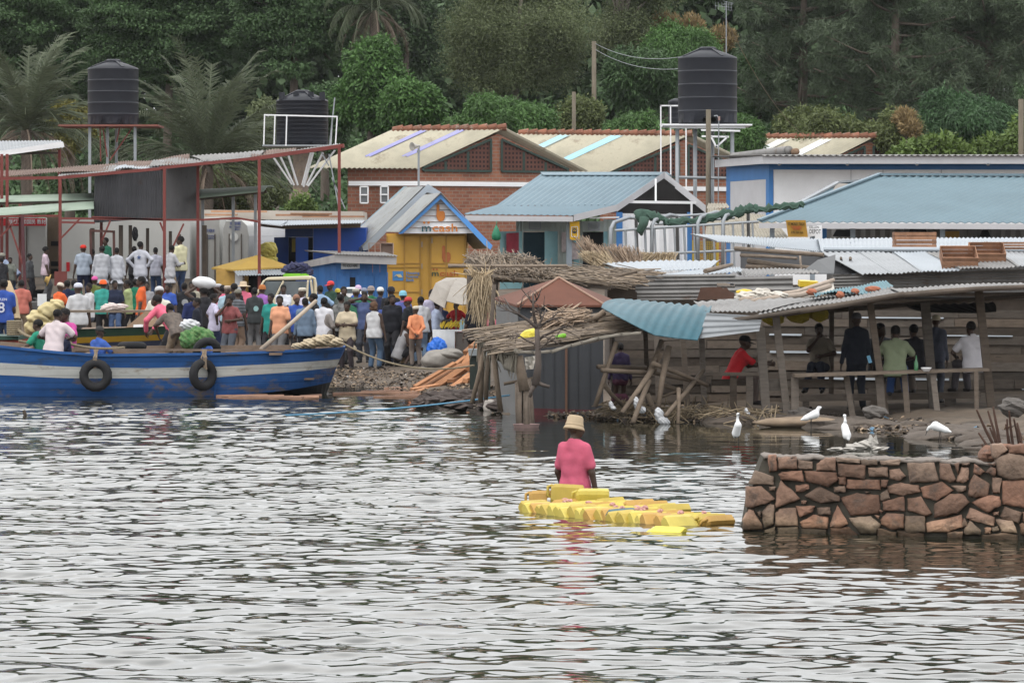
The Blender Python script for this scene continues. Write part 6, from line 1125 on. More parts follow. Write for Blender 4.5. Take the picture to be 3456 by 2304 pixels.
# ------------------------------------------------------------------ boats, wall, floating cans, shore things
boat_blue = mat('boat_blue_paint', (.028, .110, .33), .6, .25, 1.6, dirt=.55, dcol=(.055, .075, .11), dscale=2.2, stretch=(1, 1, 3))
boat_low = mat('worn_blue_paint', (.024, .098, .30), .65, .28, 1.6, dirt=.53, dcol=(.20, .155, .105), dscale=1.2, stretch=(1, 1, 2))
boat_white = mat('boat_white_paint', (.56, .565, .54), .6, .14, 2, dirt=.57, dcol=(.34, .30, .25), dscale=2.5, stretch=(1, 1, 3))
for q_ in (boat_blue, boat_low, boat_white): stains(q_, .145)
boat_wood = mat('boat_inside_wood', (.17, .125, .095), .85, .35, 3, bump=.4)
def interp(x, xs, ys): return float(np.interp(x, xs, ys))
def tyre(name, c, r, rz, label, rx=0, flat=False):
 m = MB(); n, k = 32, 10; vs = []; fs = []
 for i in range(n):
  a = 6.283 * i / n
  for j in range(k):
   b = 6.283 * j / k; q = r * .72 + r * .28 * math.cos(b); g = 1 + (.02 if i % 2 else -.01) * (math.cos(b) > .6); vs.append(V((q * g * math.cos(a), r * .27 * math.sin(b), q * g * math.sin(a))))
 rot = Euler((rx, 0, rz)).to_matrix(); vs = [V(c) + rot @ p for p in vs]
 fs = [(i * k + j, ((i + 1) % n) * k + j, ((i + 1) % n) * k + (j + 1) % k, i * k + (j + 1) % k) for i in range(n) for j in range(k)]
 m.add(vs, fs); return m.build(name, rubber, None, smooth=True, label=label, cat='tyre', group='tyres on the blue boat')
def blue_boat():
 d0 = 88.9; t = thing('wooden_boat', PZ(500, 90, 0), 'long blue wooden boat with a white stripe and tyre fenders at the shore', 'boat')
 PX = [-420, 0, 200, 330, 500, 740, 960, 1100, 1162]; TOP = [1140, 1165, 1185, 1194, 1192, 1190, 1181, 1174, 1170]
 W1 = [1205, 1224, 1236, 1240, 1242, 1237, 1226, 1216, 1211]; W2 = [1250, 1265, 1275, 1277, 1276, 1272, 1257, 1244, 1238]; BT = [1342, 1342, 1342, 1342, 1342, 1341, 1318, 1296, 1288]
 N = 60; xs = [lerp(-420, 1162, i / N) for i in range(N + 1)]; bend = lambda x: 1.5 * max(0, (x - 760) / 402) ** 2 + 1.2 * max(0, (60 - x) / 480) ** 2
 def pt(x, tab, inn): dd = d0 + inn + bend(x); return P(x - max(0, (x - 1000) / 162) ** 2 * (interp(x, PX, tab) - interp(x, PX, TOP)) * .38, interp(x, PX, tab), dd)
 def band(rows, mt, name, th=.03, off=0):
  m = MB(); vs = []
  for tab, inn in rows: vs += [pt(x, tab, inn - off) for x in xs]
  for tab, inn in rows: vs += [pt(x, tab, inn - off + th) for x in xs]
  w = N + 1; k = len(rows); fs = []
  for j in range(k - 1):
   for i in range(N): a = j * w + i; fs += [(a, a + 1, a + w + 1, a + w), (a + k * w, a + k * w + w, a + k * w + w + 1, a + k * w + 1)]
  for i in range(N): a = (k - 1) * w + i; fs += [(i, i + k * w, i + 1 + k * w, i + 1), (a, a + 1, a + 1 + k * w, a + k * w)]
  for j in range(k - 1): a = j * w + N; fs.append((a, a + w, a + w + k * w, a + k * w))
  m.add(vs, fs); return m.build(name, mt, t)
 mid = [(a + b) / 2 for a, b in zip(TOP, W1)]; low = [lerp(a, b, .5) for a, b in zip(W2, BT)]; KEEL = [b + 60 for b in BT]; T2 = [a + 9 for a in TOP]
 band([(TOP, 0), (mid, .04), (W1, .09)], boat_blue, 'upper_strake'); band([(W1, .085), (W2, .15)], boat_white, 'white_stripe', off=.004); band([(W2, .15), (low, .22), (BT, .32)], boat_low, 'lower_strake'); band([([b - 3 for b in BT], .36), ([1345] * 9, .7), ([1390] * 9, .9)], mat('shaded_bottom', (.012, .012, .014), .5), 'keel'); band([(TOP, -.05), (T2, -.045)], boat_blue, 'gunwale', .09)  # black underside with the shadow below the raised end painted in
 m = MB()     # far side, transom, floor and thwarts
 far = lambda x, py, e: P(x, py, d0) + V((0, 2.5 - .75 * max(0, (x - 700) / 462) ** 1.5 + e * (1 - max(0, (x - 700) / 462)), 0))
 for i in range(N): a, b = xs[i], xs[i + 1]; m.add([far(a, interp(a, PX, TOP) - 2, 0), far(b, interp(b, PX, TOP) - 2, 0), far(b, 1330 - max(0, (b - 800) / 362) * 150, -.3), far(a, 1330 - max(0, (a - 800) / 362) * 150, -.3)], [(0, 1, 2, 3)])
 m.build('far_side', boat_wood, t); m = MB(); a, b = pt(1162, TOP, 0), far(1162, 1168, 0); lo = pt(1162, BT, .3); m.prism([a, b, lo + V((-.05, .3, 0)), lo], (-.04, 0, 0)); m.build('transom', boat_blue, t)
 m = MB(); m.jit = .3
 for x in (-200, 60, 280, 520, 760, 930): m.beam(P(x, interp(x, PX, TOP) + 12, d0 + .1), far(x, interp(x, PX, TOP) + 10, -.08), .26, .05)
 m.build('thwart', boat_wood, t); m = MB(); m.sheet(P(-400, 1275, d0 + .4), P(1060, 1275, d0 + .9), P(1000, 1275, d0 + 1.9), P(-400, 1275, d0 + 2.1), 1, 1, None, .04); m.build('floor', boat_wood, t)
 m = MB(); m.beam(P(250, 1176, d0 + 2.42), P(980, 1172, d0 + 1.9), .08, .1); m.beam(P(380, 1180, d0 + .16), P(960, 1182, d0 + .16), .07, .04); m.build('inner_rail', boat_wood, t)
 MB().beam(P(729, 1279, d0 + .14), P(724, 1342, d0 + .30), .035, .02).build('side_batten', boat_blue, t)
 tyre('tyre', P(323, 1266, d0 - .12), .335, .05, 'left tyre fender hanging flat against the blue boat'); tyre('tyre', P(685, 1264, d0 - .10), .335, .72, 'right tyre fender hanging askew on the blue boat'); tyre('tyre', P(698, 1183, d0 + .5), .30, .3, 'tyre standing inside the blue boat by the pole', .45); tyre('tyre', P(446, 1168, d0 + 1.0), .30, 0, 'tyre lying flat inside the blue boat', 1.45)
 for x0, x1, y1, lb in ((318, 322, 1228, 'frayed rope holding the left tyre fender'), (682, 690, 1228, 'frayed rope holding the right tyre fender')):
  m = MB(); a, b = P(x0, 1186, d0 - .08), P(x1, y1, d0 - .16)
  for k in range(5): m.tube([a + V((k * .02, 0, .04)), lerp(a, b, .5) + V((rnd.uniform(-.05, .07), -.05, 0)), b + V((rnd.uniform(-.04, .05), 0, rnd.uniform(-.12, 0)))], .018, 5)
  m.build('rope', mat('frayed_rope', (.22, .17, .125), .95, .3, 20), None, label=lb, cat='rope', group='ropes holding the fenders')
 m = MB(); m.tube([P(880, 1180, d0 + .5), P(975, 1098, d0 + .8), P(1068, 1014, d0 + 1.1)], [.05, .045, .04], 8); m.build('punt_pole', mat('bleached_pole', (.40, .33, .26), .8, .2, 3), None, smooth=True, label='long pale pole leaning up out of the blue boat', cat='pole')
 m = MB(); cl = mat('cream_cloth', (.42, .35, .245), .9, .18, 3, bump=.5, bscale=6)
 for x, y, r in ((1010, 1168, (.17, .25, .10)), (1045, 1160, (.2, .25, .14)), (1085, 1150, (.22, .25, .17)), (1130, 1155, (.2, .22, .13)), (1105, 1140, (.16, .2, .10))): m.blob(P(x, y, d0 + .8), (r[0] * .85, r[1], r[2] * .7), noise=.12, fr=4, fold=.10)
 m.build('cloth_heap', cl, None, smooth=True, label='heap of cream cloth in the raised right end of the blue boat', cat='cloth')
 m = MB(); gp = shirtmat('green_print_cloth', (.02, .12, .03), 'dots', (.14, .22, .09), .6)
 for x, y, r in ((645, 1145, (.22, .25, .2)), (690, 1140, (.2, .22, .18)), (668, 1125, (.2, .2, .14))): m.blob(P(x, y, d0 + 1.4), r, noise=.10, fr=5, fold=.08)
 m.build('cloth_bundle', gp, None, smooth=True, label='green printed cloth bundle in the middle of the blue boat', cat='bundle')
 m = MB(); m.blob(P(640, 1098, d0 + 1.7), (.18, .18, .12), noise=.12, fr=5, fold=.16); m.build('plastic_bag', mat('white_plastic_bag', ()), None, smooth=True, label='white plastic bag on top of the green cloth bundle', cat='bag')
blue_boat()
def back_boats():
 d = 95.5; t = thing('wooden_boat', PZ(560, 97, 0), 'dark green wooden boat with a yellow stripe moored behind the blue boat', 'boat')
 gr, ye, nv = mat('boat_green_paint', (.022, .06, .045), .55, .2, 2), mat('boat_yellow_paint', (.50, .30, .03), .55, .15, 2), mat('boat_navy_paint', (.012, .016, .035), .5, .2)
 bd = lambda x: 1.4 * max(0, (x - 700) / 400) ** 2 + .9 * max(0, (330 - x) / 300) ** 2
 def strip(o0, o1, mt, name, inn=0):
  m = MB(); xs = list(range(215, 666, 25)); top = lambda x: interp(x, [215, 255, 577, 800, 1040], [1122, 1113, 1102, 1097, 1085])
  for a, b in zip(xs, xs[1:]): m.prism([P(a, top(a) + o0, d + bd(a) + inn), P(b, top(b) + o0, d + bd(b) + inn), P(b, top(b) + o1, d + bd(b) + inn + .08), P(a, top(a) + o1, d + bd(a) + inn + .08)], (0, .05, 0))
  m.build(name, mt, t)
 strip(0, 26, gr, 'upper_strake'); strip(26, 45, ye, 'yellow_stripe', -.004); strip(45, 240, nv, 'lower_strake', .08); strip(-2, 2, gr, 'gunwale', -.05); m = MB()
 m.sheet(P(260, 1120, d + .2), P(650, 1108, d + .3), P(640, 1098, d + 2), P(280, 1105, d + 2), 1, 1, None, .04); m.build('deck', boat_wood, t)
 m = MB(); m.jit = .15; pl_ = mat('plywood', (.31, .22, .15), .8, .2, 2)
 for pts in (((420, 1108), (490, 1050), (545, 1050), (480, 1108)), ((482, 1104), (548, 1052), (578, 1055), (560, 1104))): plate(m, pts, d + 1.5, .05)
 m.build('plywood_sheet', pl_, None, label='two plywood sheets leaning inside the green boat', cat='board')
 m = MB(); m.blob(P(555, 1097, d + 1), (.21, .2, .15), noise=.06); m.build('sack', mat('cream_sack', (.52, .46, .36), .9, .1), None, smooth=True, label='round cream sack behind the rim of the green boat', cat='sack')
 m = MB(); plate(m, [(450, 1096), (480, 1095), (480, 1108), (450, 1108)], d + .5, .25); m.build('carton', white_paint, None, label='small white carton on the rim of the green boat', cat='box')
 t = thing('wooden_boat', PZ(20, 93, 0), 'red boat end with dark green rim behind the blue boat at the left edge', 'boat'); m = MB(); m.prism([P(-200, 1146, 92.6), P(61, 1146, 92.6), P(61, 1250, 92.8), P(-200, 1250, 92.8)], (0, 2, 0)); m.build('hull', mat('boat_red_paint', (.36, .05, .03), .55, .2, 2), t); m = MB(); m.prism([P(-200, 1132, 92.5), P(62, 1134, 92.5), P(62, 1147, 92.5), P(-200, 1146, 92.5)], (0, 2.1, 0)); m.build('rim', gr, t); m = MB(); m.beam(P(50, 1130, 92.5), P(52, 1080, 92.5), .16, .2); m.build('bow_post', gr, t)
 m = MB(); cc = P(48, 1112, 92.3);
 for k in range(7): m.tube([cc + V((.14 * math.cos(a * .7), -.12 * math.sin(a * .7) - .02, -.1 + k * .045)) for a in range(10)], .03, 6)
 m.build('rope_coil', rope_m, None, label='thick rope wound round the bow post of the red boat', cat='rope')
 for a, b, lb, s in (((60, 1112, 92.2), (150, 1130, 90.5), 'rope from the red boat bow to the man on the rim', .1), ((150, 1130, 90.5), (420, 1172, 89.5), 'rope running along inside the blue boat', .12), ((65, 1150, 92.2), (240, 1155, 91), 'lower rope from the red boat to the blue boat', .05)): MB().tube(chain(P(*a), P(*b), s), .03, 6).build('rope', rope_m, None, label=lb, cat='rope')
 m = MB(); q = random.Random(2)
 for x, y, r in ((130, 1075, (.3, .3, .2)), (165, 1050, (.27, .25, .22)), (190, 1030, (.2, .2, .15)), (110, 1105, (.2, .2, .2)), (150, 1100, (.28, .3, .2))): m.blob(P(x, y, 95.5), (r[0] * .85, r[1] * .8, r[2] * .85), noise=.12, fr=3, fold=.09)
 m.build('tarpaulin', mat('pale_yellow_tarp', (.46, .39, .21), .7, .2, 3, bump=.6, bscale=5), None, smooth=True, label='pale yellow tarpaulin heaped behind the seated man in white', cat='tarpaulin')
 m = MB(); m.tube([P(28, 950, 98), P(35, 1010, 97.8), P(52, 1080, 97.6)], [.05, .16, .12], 9); m.build('rolled_mat', mat('straw_mat', (.42, .32, .20), .9, .2, 4), None, label='upright rolled straw mat between the blue jersey and the striped shirt', cat='mat')
 for x, y, w, h, dd, cl, lb in ((142, 1012, .22, .3, 108, (.6, .62, .63), 'small white bag on the dark steps'), (205, 940, .35, .4, 121, (.14, .04, .035), 'dark red board standing under the shelter post')): MB().box(P(x, y, dd), (w, .1, h)).build('bag' if w < .3 else 'board', mat('c_%d' % x, cl, .8), None, label=lb, cat='bag' if w < .3 else 'board')
 m = MB(); m.box(P(375, 1050, 98.5), (2.2, .9, .05)); m.build('table_top', wood, tt := thing('fish_table', base(375, 98.5), 'low wooden fish table in the crowd behind the green boat', 'table'))
 for x in (-1, 1): m = MB(); m.beam(P(375, 1052, 98.2) + V((x, 0, 0)), PZ(375, 98.2, zg(375, 98.2) - .1) + V((x, 0, 0)), .07, .07); m.build('leg', wood, tt)
 m = MB(); q = random.Random(3)
 for i in range(9): m.blob(P(360 + i * 6, 1040 - (i % 3) * 4, 98.4), (.16, .1, .05), (0, q.uniform(-.3, .3), q.uniform(-.5, .5)), noise=.15)
 m.build('fish_sacking', mat('pinkish_white_cloth', (.55, .47, .45), .8, .2, 6), None, smooth=True, label='pinkish white wrapped goods on the fish table', cat='goods')
back_boats()
def stone_wall():
 t = thing('stone_wall', PZ(2980, 45.6, 0), 'broken wall of reddish brown field stones standing in the water at right', 'wall')
 ST = """432,418 495,415 500,530 440,540|505,430 645,430 650,515 510,520|655,445 765,465 765,520 655,515|800,480 860,435 940,440 940,535 795,530|950,435 1120,445 1120,475 950,465|1130,450 1250,450 1255,490 1130,490|1270,455 1430,450 1420,490 1290,490|955,475 1165,490 1155,595 960,570|1185,510 1330,505 1335,580 1190,575|1345,525 1420,515 1470,570 1420,605 1345,590|1480,475 1680,470 1715,610 1500,620 1490,560|1725,475 1800,480 1845,600 1800,620 1725,590|1830,480 1870,470 1860,560|1885,475 1950,470 1945,495 1890,495|1845,610 1890,505 1940,510 1940,600 1900,625|1985,480 2065,540 2030,565 1980,550|2065,545 2110,500 2145,515 2140,575|2080,480 2140,470 2140,500|2120,340 2200,330 2240,375 2145,445 2120,420|2245,345 2352,335 2440,345 2440,405 2352,410 2250,400|2150,445 2250,400 2352,420 2440,425 2440,590 2352,595 2250,600 2160,560|290,630 340,535 470,575 475,640|270,655 380,650 478,740 430,770 310,810 265,800|245,975 240,900 285,820 320,830 380,930 385,965|385,900 380,840 440,780 475,785 470,930 398,962|345,840 372,835 368,885|435,650 485,650 480,680 440,678|510,560 540,540 685,530 700,615 530,600|705,535 945,545 955,600 880,655 720,610|960,575 1020,570 1010,640 965,635|1025,595 1270,600 1275,675 1020,665|1280,600 1335,600 1315,660 1280,655|530,605 670,740 485,810 490,700|640,640 735,635 740,665 690,690 640,690|705,720 820,650 965,720 965,760 820,775|925,655 1005,645 1010,690 930,690|980,735 1100,700 1260,715 1270,810 1260,850 1050,865|1275,710 1325,670 1350,740 1280,760|1325,650 1430,620 1560,640 1575,690 1450,720 1340,700|1580,660 1740,615 1825,680 1760,720 1700,760 1600,730|1810,645 1920,645 1915,680 1870,695|1940,650 1985,560 2095,630 2080,720 1990,735 1940,720|2120,585 2190,590 2175,700 2120,695|2195,610 2352,600 2440,605 2440,805 2352,810 2195,780|640,795 780,795 760,840 670,880|800,810 895,805 900,860 805,860|680,755 718,755 712,780 680,778|485,850 520,815 640,810 655,945 485,945|670,915 770,860 880,880 875,965 690,960|895,930 950,790 1030,930 960,960 895,950|1040,885 1200,870 1275,930 1240,1000 1120,1000|1290,765 1450,720 1460,835 1300,830|1480,740 1580,725 1660,850 1620,870 1480,830|1685,780 1800,705 1890,705 1945,765 1850,850 1680,880|1965,770 2075,715 2170,725 2180,790 2080,845|1275,900 1320,850 1445,855 1445,960 1350,970 1280,930|1460,870 1605,870 1610,990 1450,1000|1620,920 1880,860 1890,950 1780,990 1620,990|1880,930 1900,885 1925,915 1920,945 1880,960|1920,880 1950,810 2130,880 2125,945 1950,900|1900,970 1945,905 2025,975 2025,1010 1900,1010|2140,895 2265,900 2300,1000 2180,985|2175,870 2210,800 2340,845 2310,925 2190,890|2055,960 2105,955 2100,1005 2060,1005|2110,955 2155,945 2160,980 2115,985|2120,845 2165,835 2160,865 2125,865|1250,960 1390,990 1380,1040 1250,1040|1770,990 1890,985 1880,1040 1775,1040|1150,683 1192,690 1170,700|1260,825 1297,830 1280,850|1230,865 1267,870 1255,890|2320,930 2352,925 2440,930 2440,1010 2330,1010|2345,840 2440,830 2440,915 2352,915|400,975 480,950 480,1030 405,1030|500,955 650,950 655,1040 500,1040|680,965 860,970 860,1040 690,1040|900,960 1030,950 1100,1005 1090,1050 900,1050|1400,975 1600,1000 1600,1050 1410,1050|2040,1012 2180,995 2300,1010 2300,1060 2040,1060|580,440 600,432 640,428"""
 q = random.Random(21); tops, vs_, fs_, ti = [], [], [], []; dd = lambda px: 46.15 - (px - 2508) * .00157; m = MB()
 for k, s in enumerate(ST.split('|')):
  pts = [tuple(map(float, w.split(','))) for w in s.split()]
  if len(pts) < 3: continue
  poly = []
  for i in range(len(pts)):
   a, b = pts[i], pts[(i + 1) % len(pts)]
   for h in (0, .25, .5, .75): f = 0 if h == 0 else 1; poly.append((lerp(a[0], b[0], h) + q.uniform(-4, 4) * f, lerp(a[1], b[1], h) + q.uniform(-4, 4) * f))
  cx = sum(p[0] for p in poly) / len(poly); cy = sum(p[1] for p in poly) / len(poly); n = len(poly); out = q.uniform(.045, .085); rings = []
  for sc, o in ((1.05, -.12), (1.03, out * .45), (.965, out * .85), (.82, out), (.42, out * q.uniform(1.0, 1.2))):
   ring = []
   for x, y in poly:
    X, Y = 2400 + (cx + (x - cx) * sc) * .449, 1350 + (cy + (y - cy) * sc) * .449; p = P(X, Y, dd(X)); bat = .14 * max(0, p.z); ring.append(p + V((0, bat - o + (q.uniform(-.006, .006) if sc < .99 else 0), 0)))
   rings.append(ring)
  vs = [p for r_ in rings for p in r_]; cpt = sum(rings[-1], V()) / n; vs.append(cpt + V((0, -.004, 0))); fs = []
  for r_ in range(4):
   for i in range(n): fs.append((r_ * n + i, r_ * n + (i + 1) % n, (r_ + 1) * n + (i + 1) % n, (r_ + 1) * n + i))
  for i in range(n): fs.append((4 * n + i, 4 * n + (i + 1) % n, 5 * n))
  m.add(vs, fs, q.uniform(-.38, .35))
 stone = mat('field_stone', (.185, .100, .068), .9, .5, 4.5, bump=.8, bscale=22, dirt=.53, dcol=(.085, .062, .05), dscale=3.6, col2=(.17, .125, .095))
 stains(stone, 0, True); m.build('stones', stone, t, smooth=True)
 # mortar core with sloping broken end, capping
 def c(px, z, off): p = PZ(px, dd(px), z); return p + V((0, .14 * max(0, z) + off, 0))
 core = MB(); prof = [(2505, -.5), (2512, .02), (2530, .35), (2560, .62), (2580, .775)]; L = [c(x, z, .02) for x, z in prof]; Rr = [c(3640, z, .02) for x, z in prof]; bk = V((0, .62, 0)); vs = L + Rr + [p + bk for p in L] + [p + bk for p in Rr]; n = 5; fs = []
 for i in range(n - 1): fs += [(i, i + 1, n + i + 1, n + i), (2 * n + i, 3 * n + i, 3 * n + i + 1, 2 * n + i + 1), (i, 2 * n + i, 2 * n + i + 1, i + 1)]
 fs.append((n - 1, 3 * n - 1, 4 * n - 1, 2 * n - 1)); core.add(vs, fs); core.build('mortar_core', mat('dark_mortar', (.055, .05, .04), .95, .4, 5, dirt=.6, dcol=(.05, .06, .03), dscale=6), t)
 cap = MB(); A, B = c(2580, .785, -.03), c(3372, .785, -.03); cap.sheet(A, B, B + V((0, .68, 0)), A + V((0, .68, 0)), 60, 8, lambda u, v: .012 * math.sin(u * 90) * math.sin(v * 7 + u * 40) + .01 * math.sin(u * 37), .03); cap.build('cement_cap', mat('cement_cap', (.19, .165, .145), .9, .3, 5, bump=.7, bscale=20), t, smooth=True)
 hi = MB()
 for x, z, r in ((3360, .84, (.14, .2, .1)), (3420, .86, (.16, .2, .1)), (3490, .87, (.2, .2, .1))): hi.blob(c(x, z, .25), r, noise=.15, nu=12, nv=7)
 hi.build('loose_stone', stone, t)
 tw = thing('twig_clump', c(3350, .8, .4), 'clump of bare brown sticks growing behind the right end of the stone wall', 'sticks'); k = 0
 for x0, y0, x1, y1 in ((2090, 430, 2035, 330), (2120, 400, 2010, 245), (2130, 330, 1995, 70), (2150, 300, 2080, 80), (2160, 280, 2120, 50), (2230, 320, 2225, 140), (2260, 310, 2240, 80), (2310, 320, 2275, 140), (2150, 330, 2095, 205), (2240, 320, 2215, 180), (2330, 330, 2300, 170)):
  a, b = P(2400 + (x0 + 10) * .449, 1350 + (y0 + 40) * .449, 45.7), P(2400 + x1 * .449, 1350 + y1 * .449, 45.6 + q.uniform(-.1, .2)); m = MB(); m.tube([a, lerp(a, b, .5) + V((q.uniform(-.01, .01), 0, 0)), b], [.017, .015, .010], 6); m.build('stick', mat('brown_stick', (.085, .05, .038), .9, .3, 8), tw)
stone_wall()
def jerrycans():
 cap_r, cap_w = mat('red_cap', (.45, .03, .03), .5), mat('white_cap', (.62, .62, .62), .5)
 def can_mesh():
  m = MB(); vs = []; hs = [(-.19, .84), (-.175, .97), (-.06, 1.0), (-.05, .985), (.05, .985), (.06, 1.0), (.15, .96), (.185, .72)]; n = 16
  for y, s in hs:
   for i in range(n):
    a = 6.283 * (i + .5) / n; x, z = math.cos(a), math.sin(a); k = (abs(x) ** 7 + abs(z) ** 7) ** (-1 / 7); vs.append(V((x * k * .064 * s, y, z * k * .12 * s)))
  fs = [(j * n + i, j * n + (i + 1) % n, (j + 1) * n + (i + 1) % n, (j + 1) * n + i) for j in range(len(hs) - 1) for i in range(n)] + [tuple(range(n))[::-1], tuple((len(hs) - 1) * n + i for i in range(n))]
  m.add(vs, fs); return m
 def make(loc, rot, label, body_m, cap_m):
  t = thing('jerrycan', loc, label, 'jerrycan', 'jerrycans floating in the raft'); t.rotation_euler = rot; return t
 m0 = can_mesh(); me_b = mkmesh('body', m0.v, m0.f, None, False); h = MB(); h.tube([V((0, .17, .10)), V((0, .225, .08)), V((0, .225, -.02)), V((0, .18, -.05))], .018, 7); me_h = mkmesh('handle', h.v, h.f, None, True); cp = MB(); cp.lathe((0, .185, -.075), [(.03, 0), (.03, .03), (.02, .04)], 10, axis=(0, 1, 0)); me_c = mkmesh('cap', cp.v, cp.f)
 ys = [mat('can_yellow_a', (.43, .325, .065), .5, .18, 3, dirt=.58, dcol=(.40, .25, .06), dscale=6), mat('can_yellow_b', (.50, .41, .085), .5, .18, 3, dirt=.60, dcol=(.45, .33, .08), dscale=6), mat('can_orange', (.42, .25, .06), .5, .2, 3, dirt=.58, dcol=(.35, .19, .06), dscale=6)]; tl = mat('can_teal', (.035, .10, .13), .45, .2, 3); q = random.Random(13); a0, a1 = PZ(1822, 49.5, 0), PZ(2362, 46.5, 0); u = (a1 - a0); Lr = u.length; u.normalize(); n = V((u.y, -u.x, 0)); rz = math.atan2(n.y, n.x) + math.pi / 2
 def can(loc, rot, label, bm, cm):
  t = make(loc, rot, label, bm, cm)
  for nm, me, mt in (('body', me_b, bm), ('handle', me_h, bm), ('cap', me_c, cm)):
   o = bpy.data.objects.new(nm, me); COL.objects.link(o); o.parent = t
   if not me.materials: me.materials.append(ys[0])
   o.material_slots[0].link = 'OBJECT'; o.material_slots[0].material = mt
  return t
 N = 30
 for i in range(N):
  for row in (0, 1, 2):
   f = i / (N - 1);
   if (row == 2 and (f > .5 or i % 2)) or i > 27: continue
   p = a0 + u * (Lr * f + q.uniform(-.02, .02)) - n * (row * .40 - .05 + q.uniform(-.04, .04)); right = .66 < f < .86 and row == 0 and i % 3 == 0; lean = .74 + q.uniform(-.12, .12); z = .005 + q.uniform(-.015, .015) + (.03 if row == 2 else 0); mt = ys[q.choice((0, 0, 1, 1, 1, 2))]
   lb = 'yellow jerrycan packed in the raft behind the wading man'
   if row == 0 and i == 16: mt = tl; lb = 'dark teal jerrycan in the front row of the raft'
   if right: can(p + V((0, 0, -.015)), Euler((q.uniform(-.2, .1), 1.3, rz + 1.1 + q.uniform(-.3, .3))), lb, mt, q.choice((cap_r, cap_w)))
   else: can(p + V((0, 0, z)), Euler((q.uniform(-.08, .08), -lean, rz + q.uniform(-.12, .12) + (math.pi if row else 0))), lb, mt, q.choice((cap_r, cap_w, cap_w)))
 can(P(1914, 1668, 49.9), Euler((.05, .1, 1.5)), 'single yellow jerrycan lying crosswise on top of the raft by the man', ys[0], cap_w)
 can(P(1840, 1690, 50.0), Euler((.0, .2, 1.45)), 'orange yellow jerrycan lying crosswise at the left rear of the raft', ys[2], cap_r); can(P(2000, 1684, 49.7), Euler((.0, -.3, 1.5)), 'yellow jerrycan lying crosswise behind the middle of the raft', ys[1], cap_r)
 can(V((*P(2250, 1790, 45.9).xy, -.03)), Euler((.05, 1.25, 1.2)), 'crushed bright yellow jerrycan floating loose in front of the raft', mat('bright_yellow_plastic', ()), cap_r)
 m = MB()
 for i in range(16): p = a0 + u * (Lr * rnd.random()) - n * rnd.uniform(0, .35) + V((0, 0, .125)); m.blob(p, (.035, .025, .022), noise=.3, nu=8, nv=5)
 m.build('rag_tie', mat('red_white_rag', (.50, .28, .27), .9, .5, 40), None, label='scraps of red and white plastic tying the jerrycan raft together', cat='rags', kind='stuff')
jerrycans()
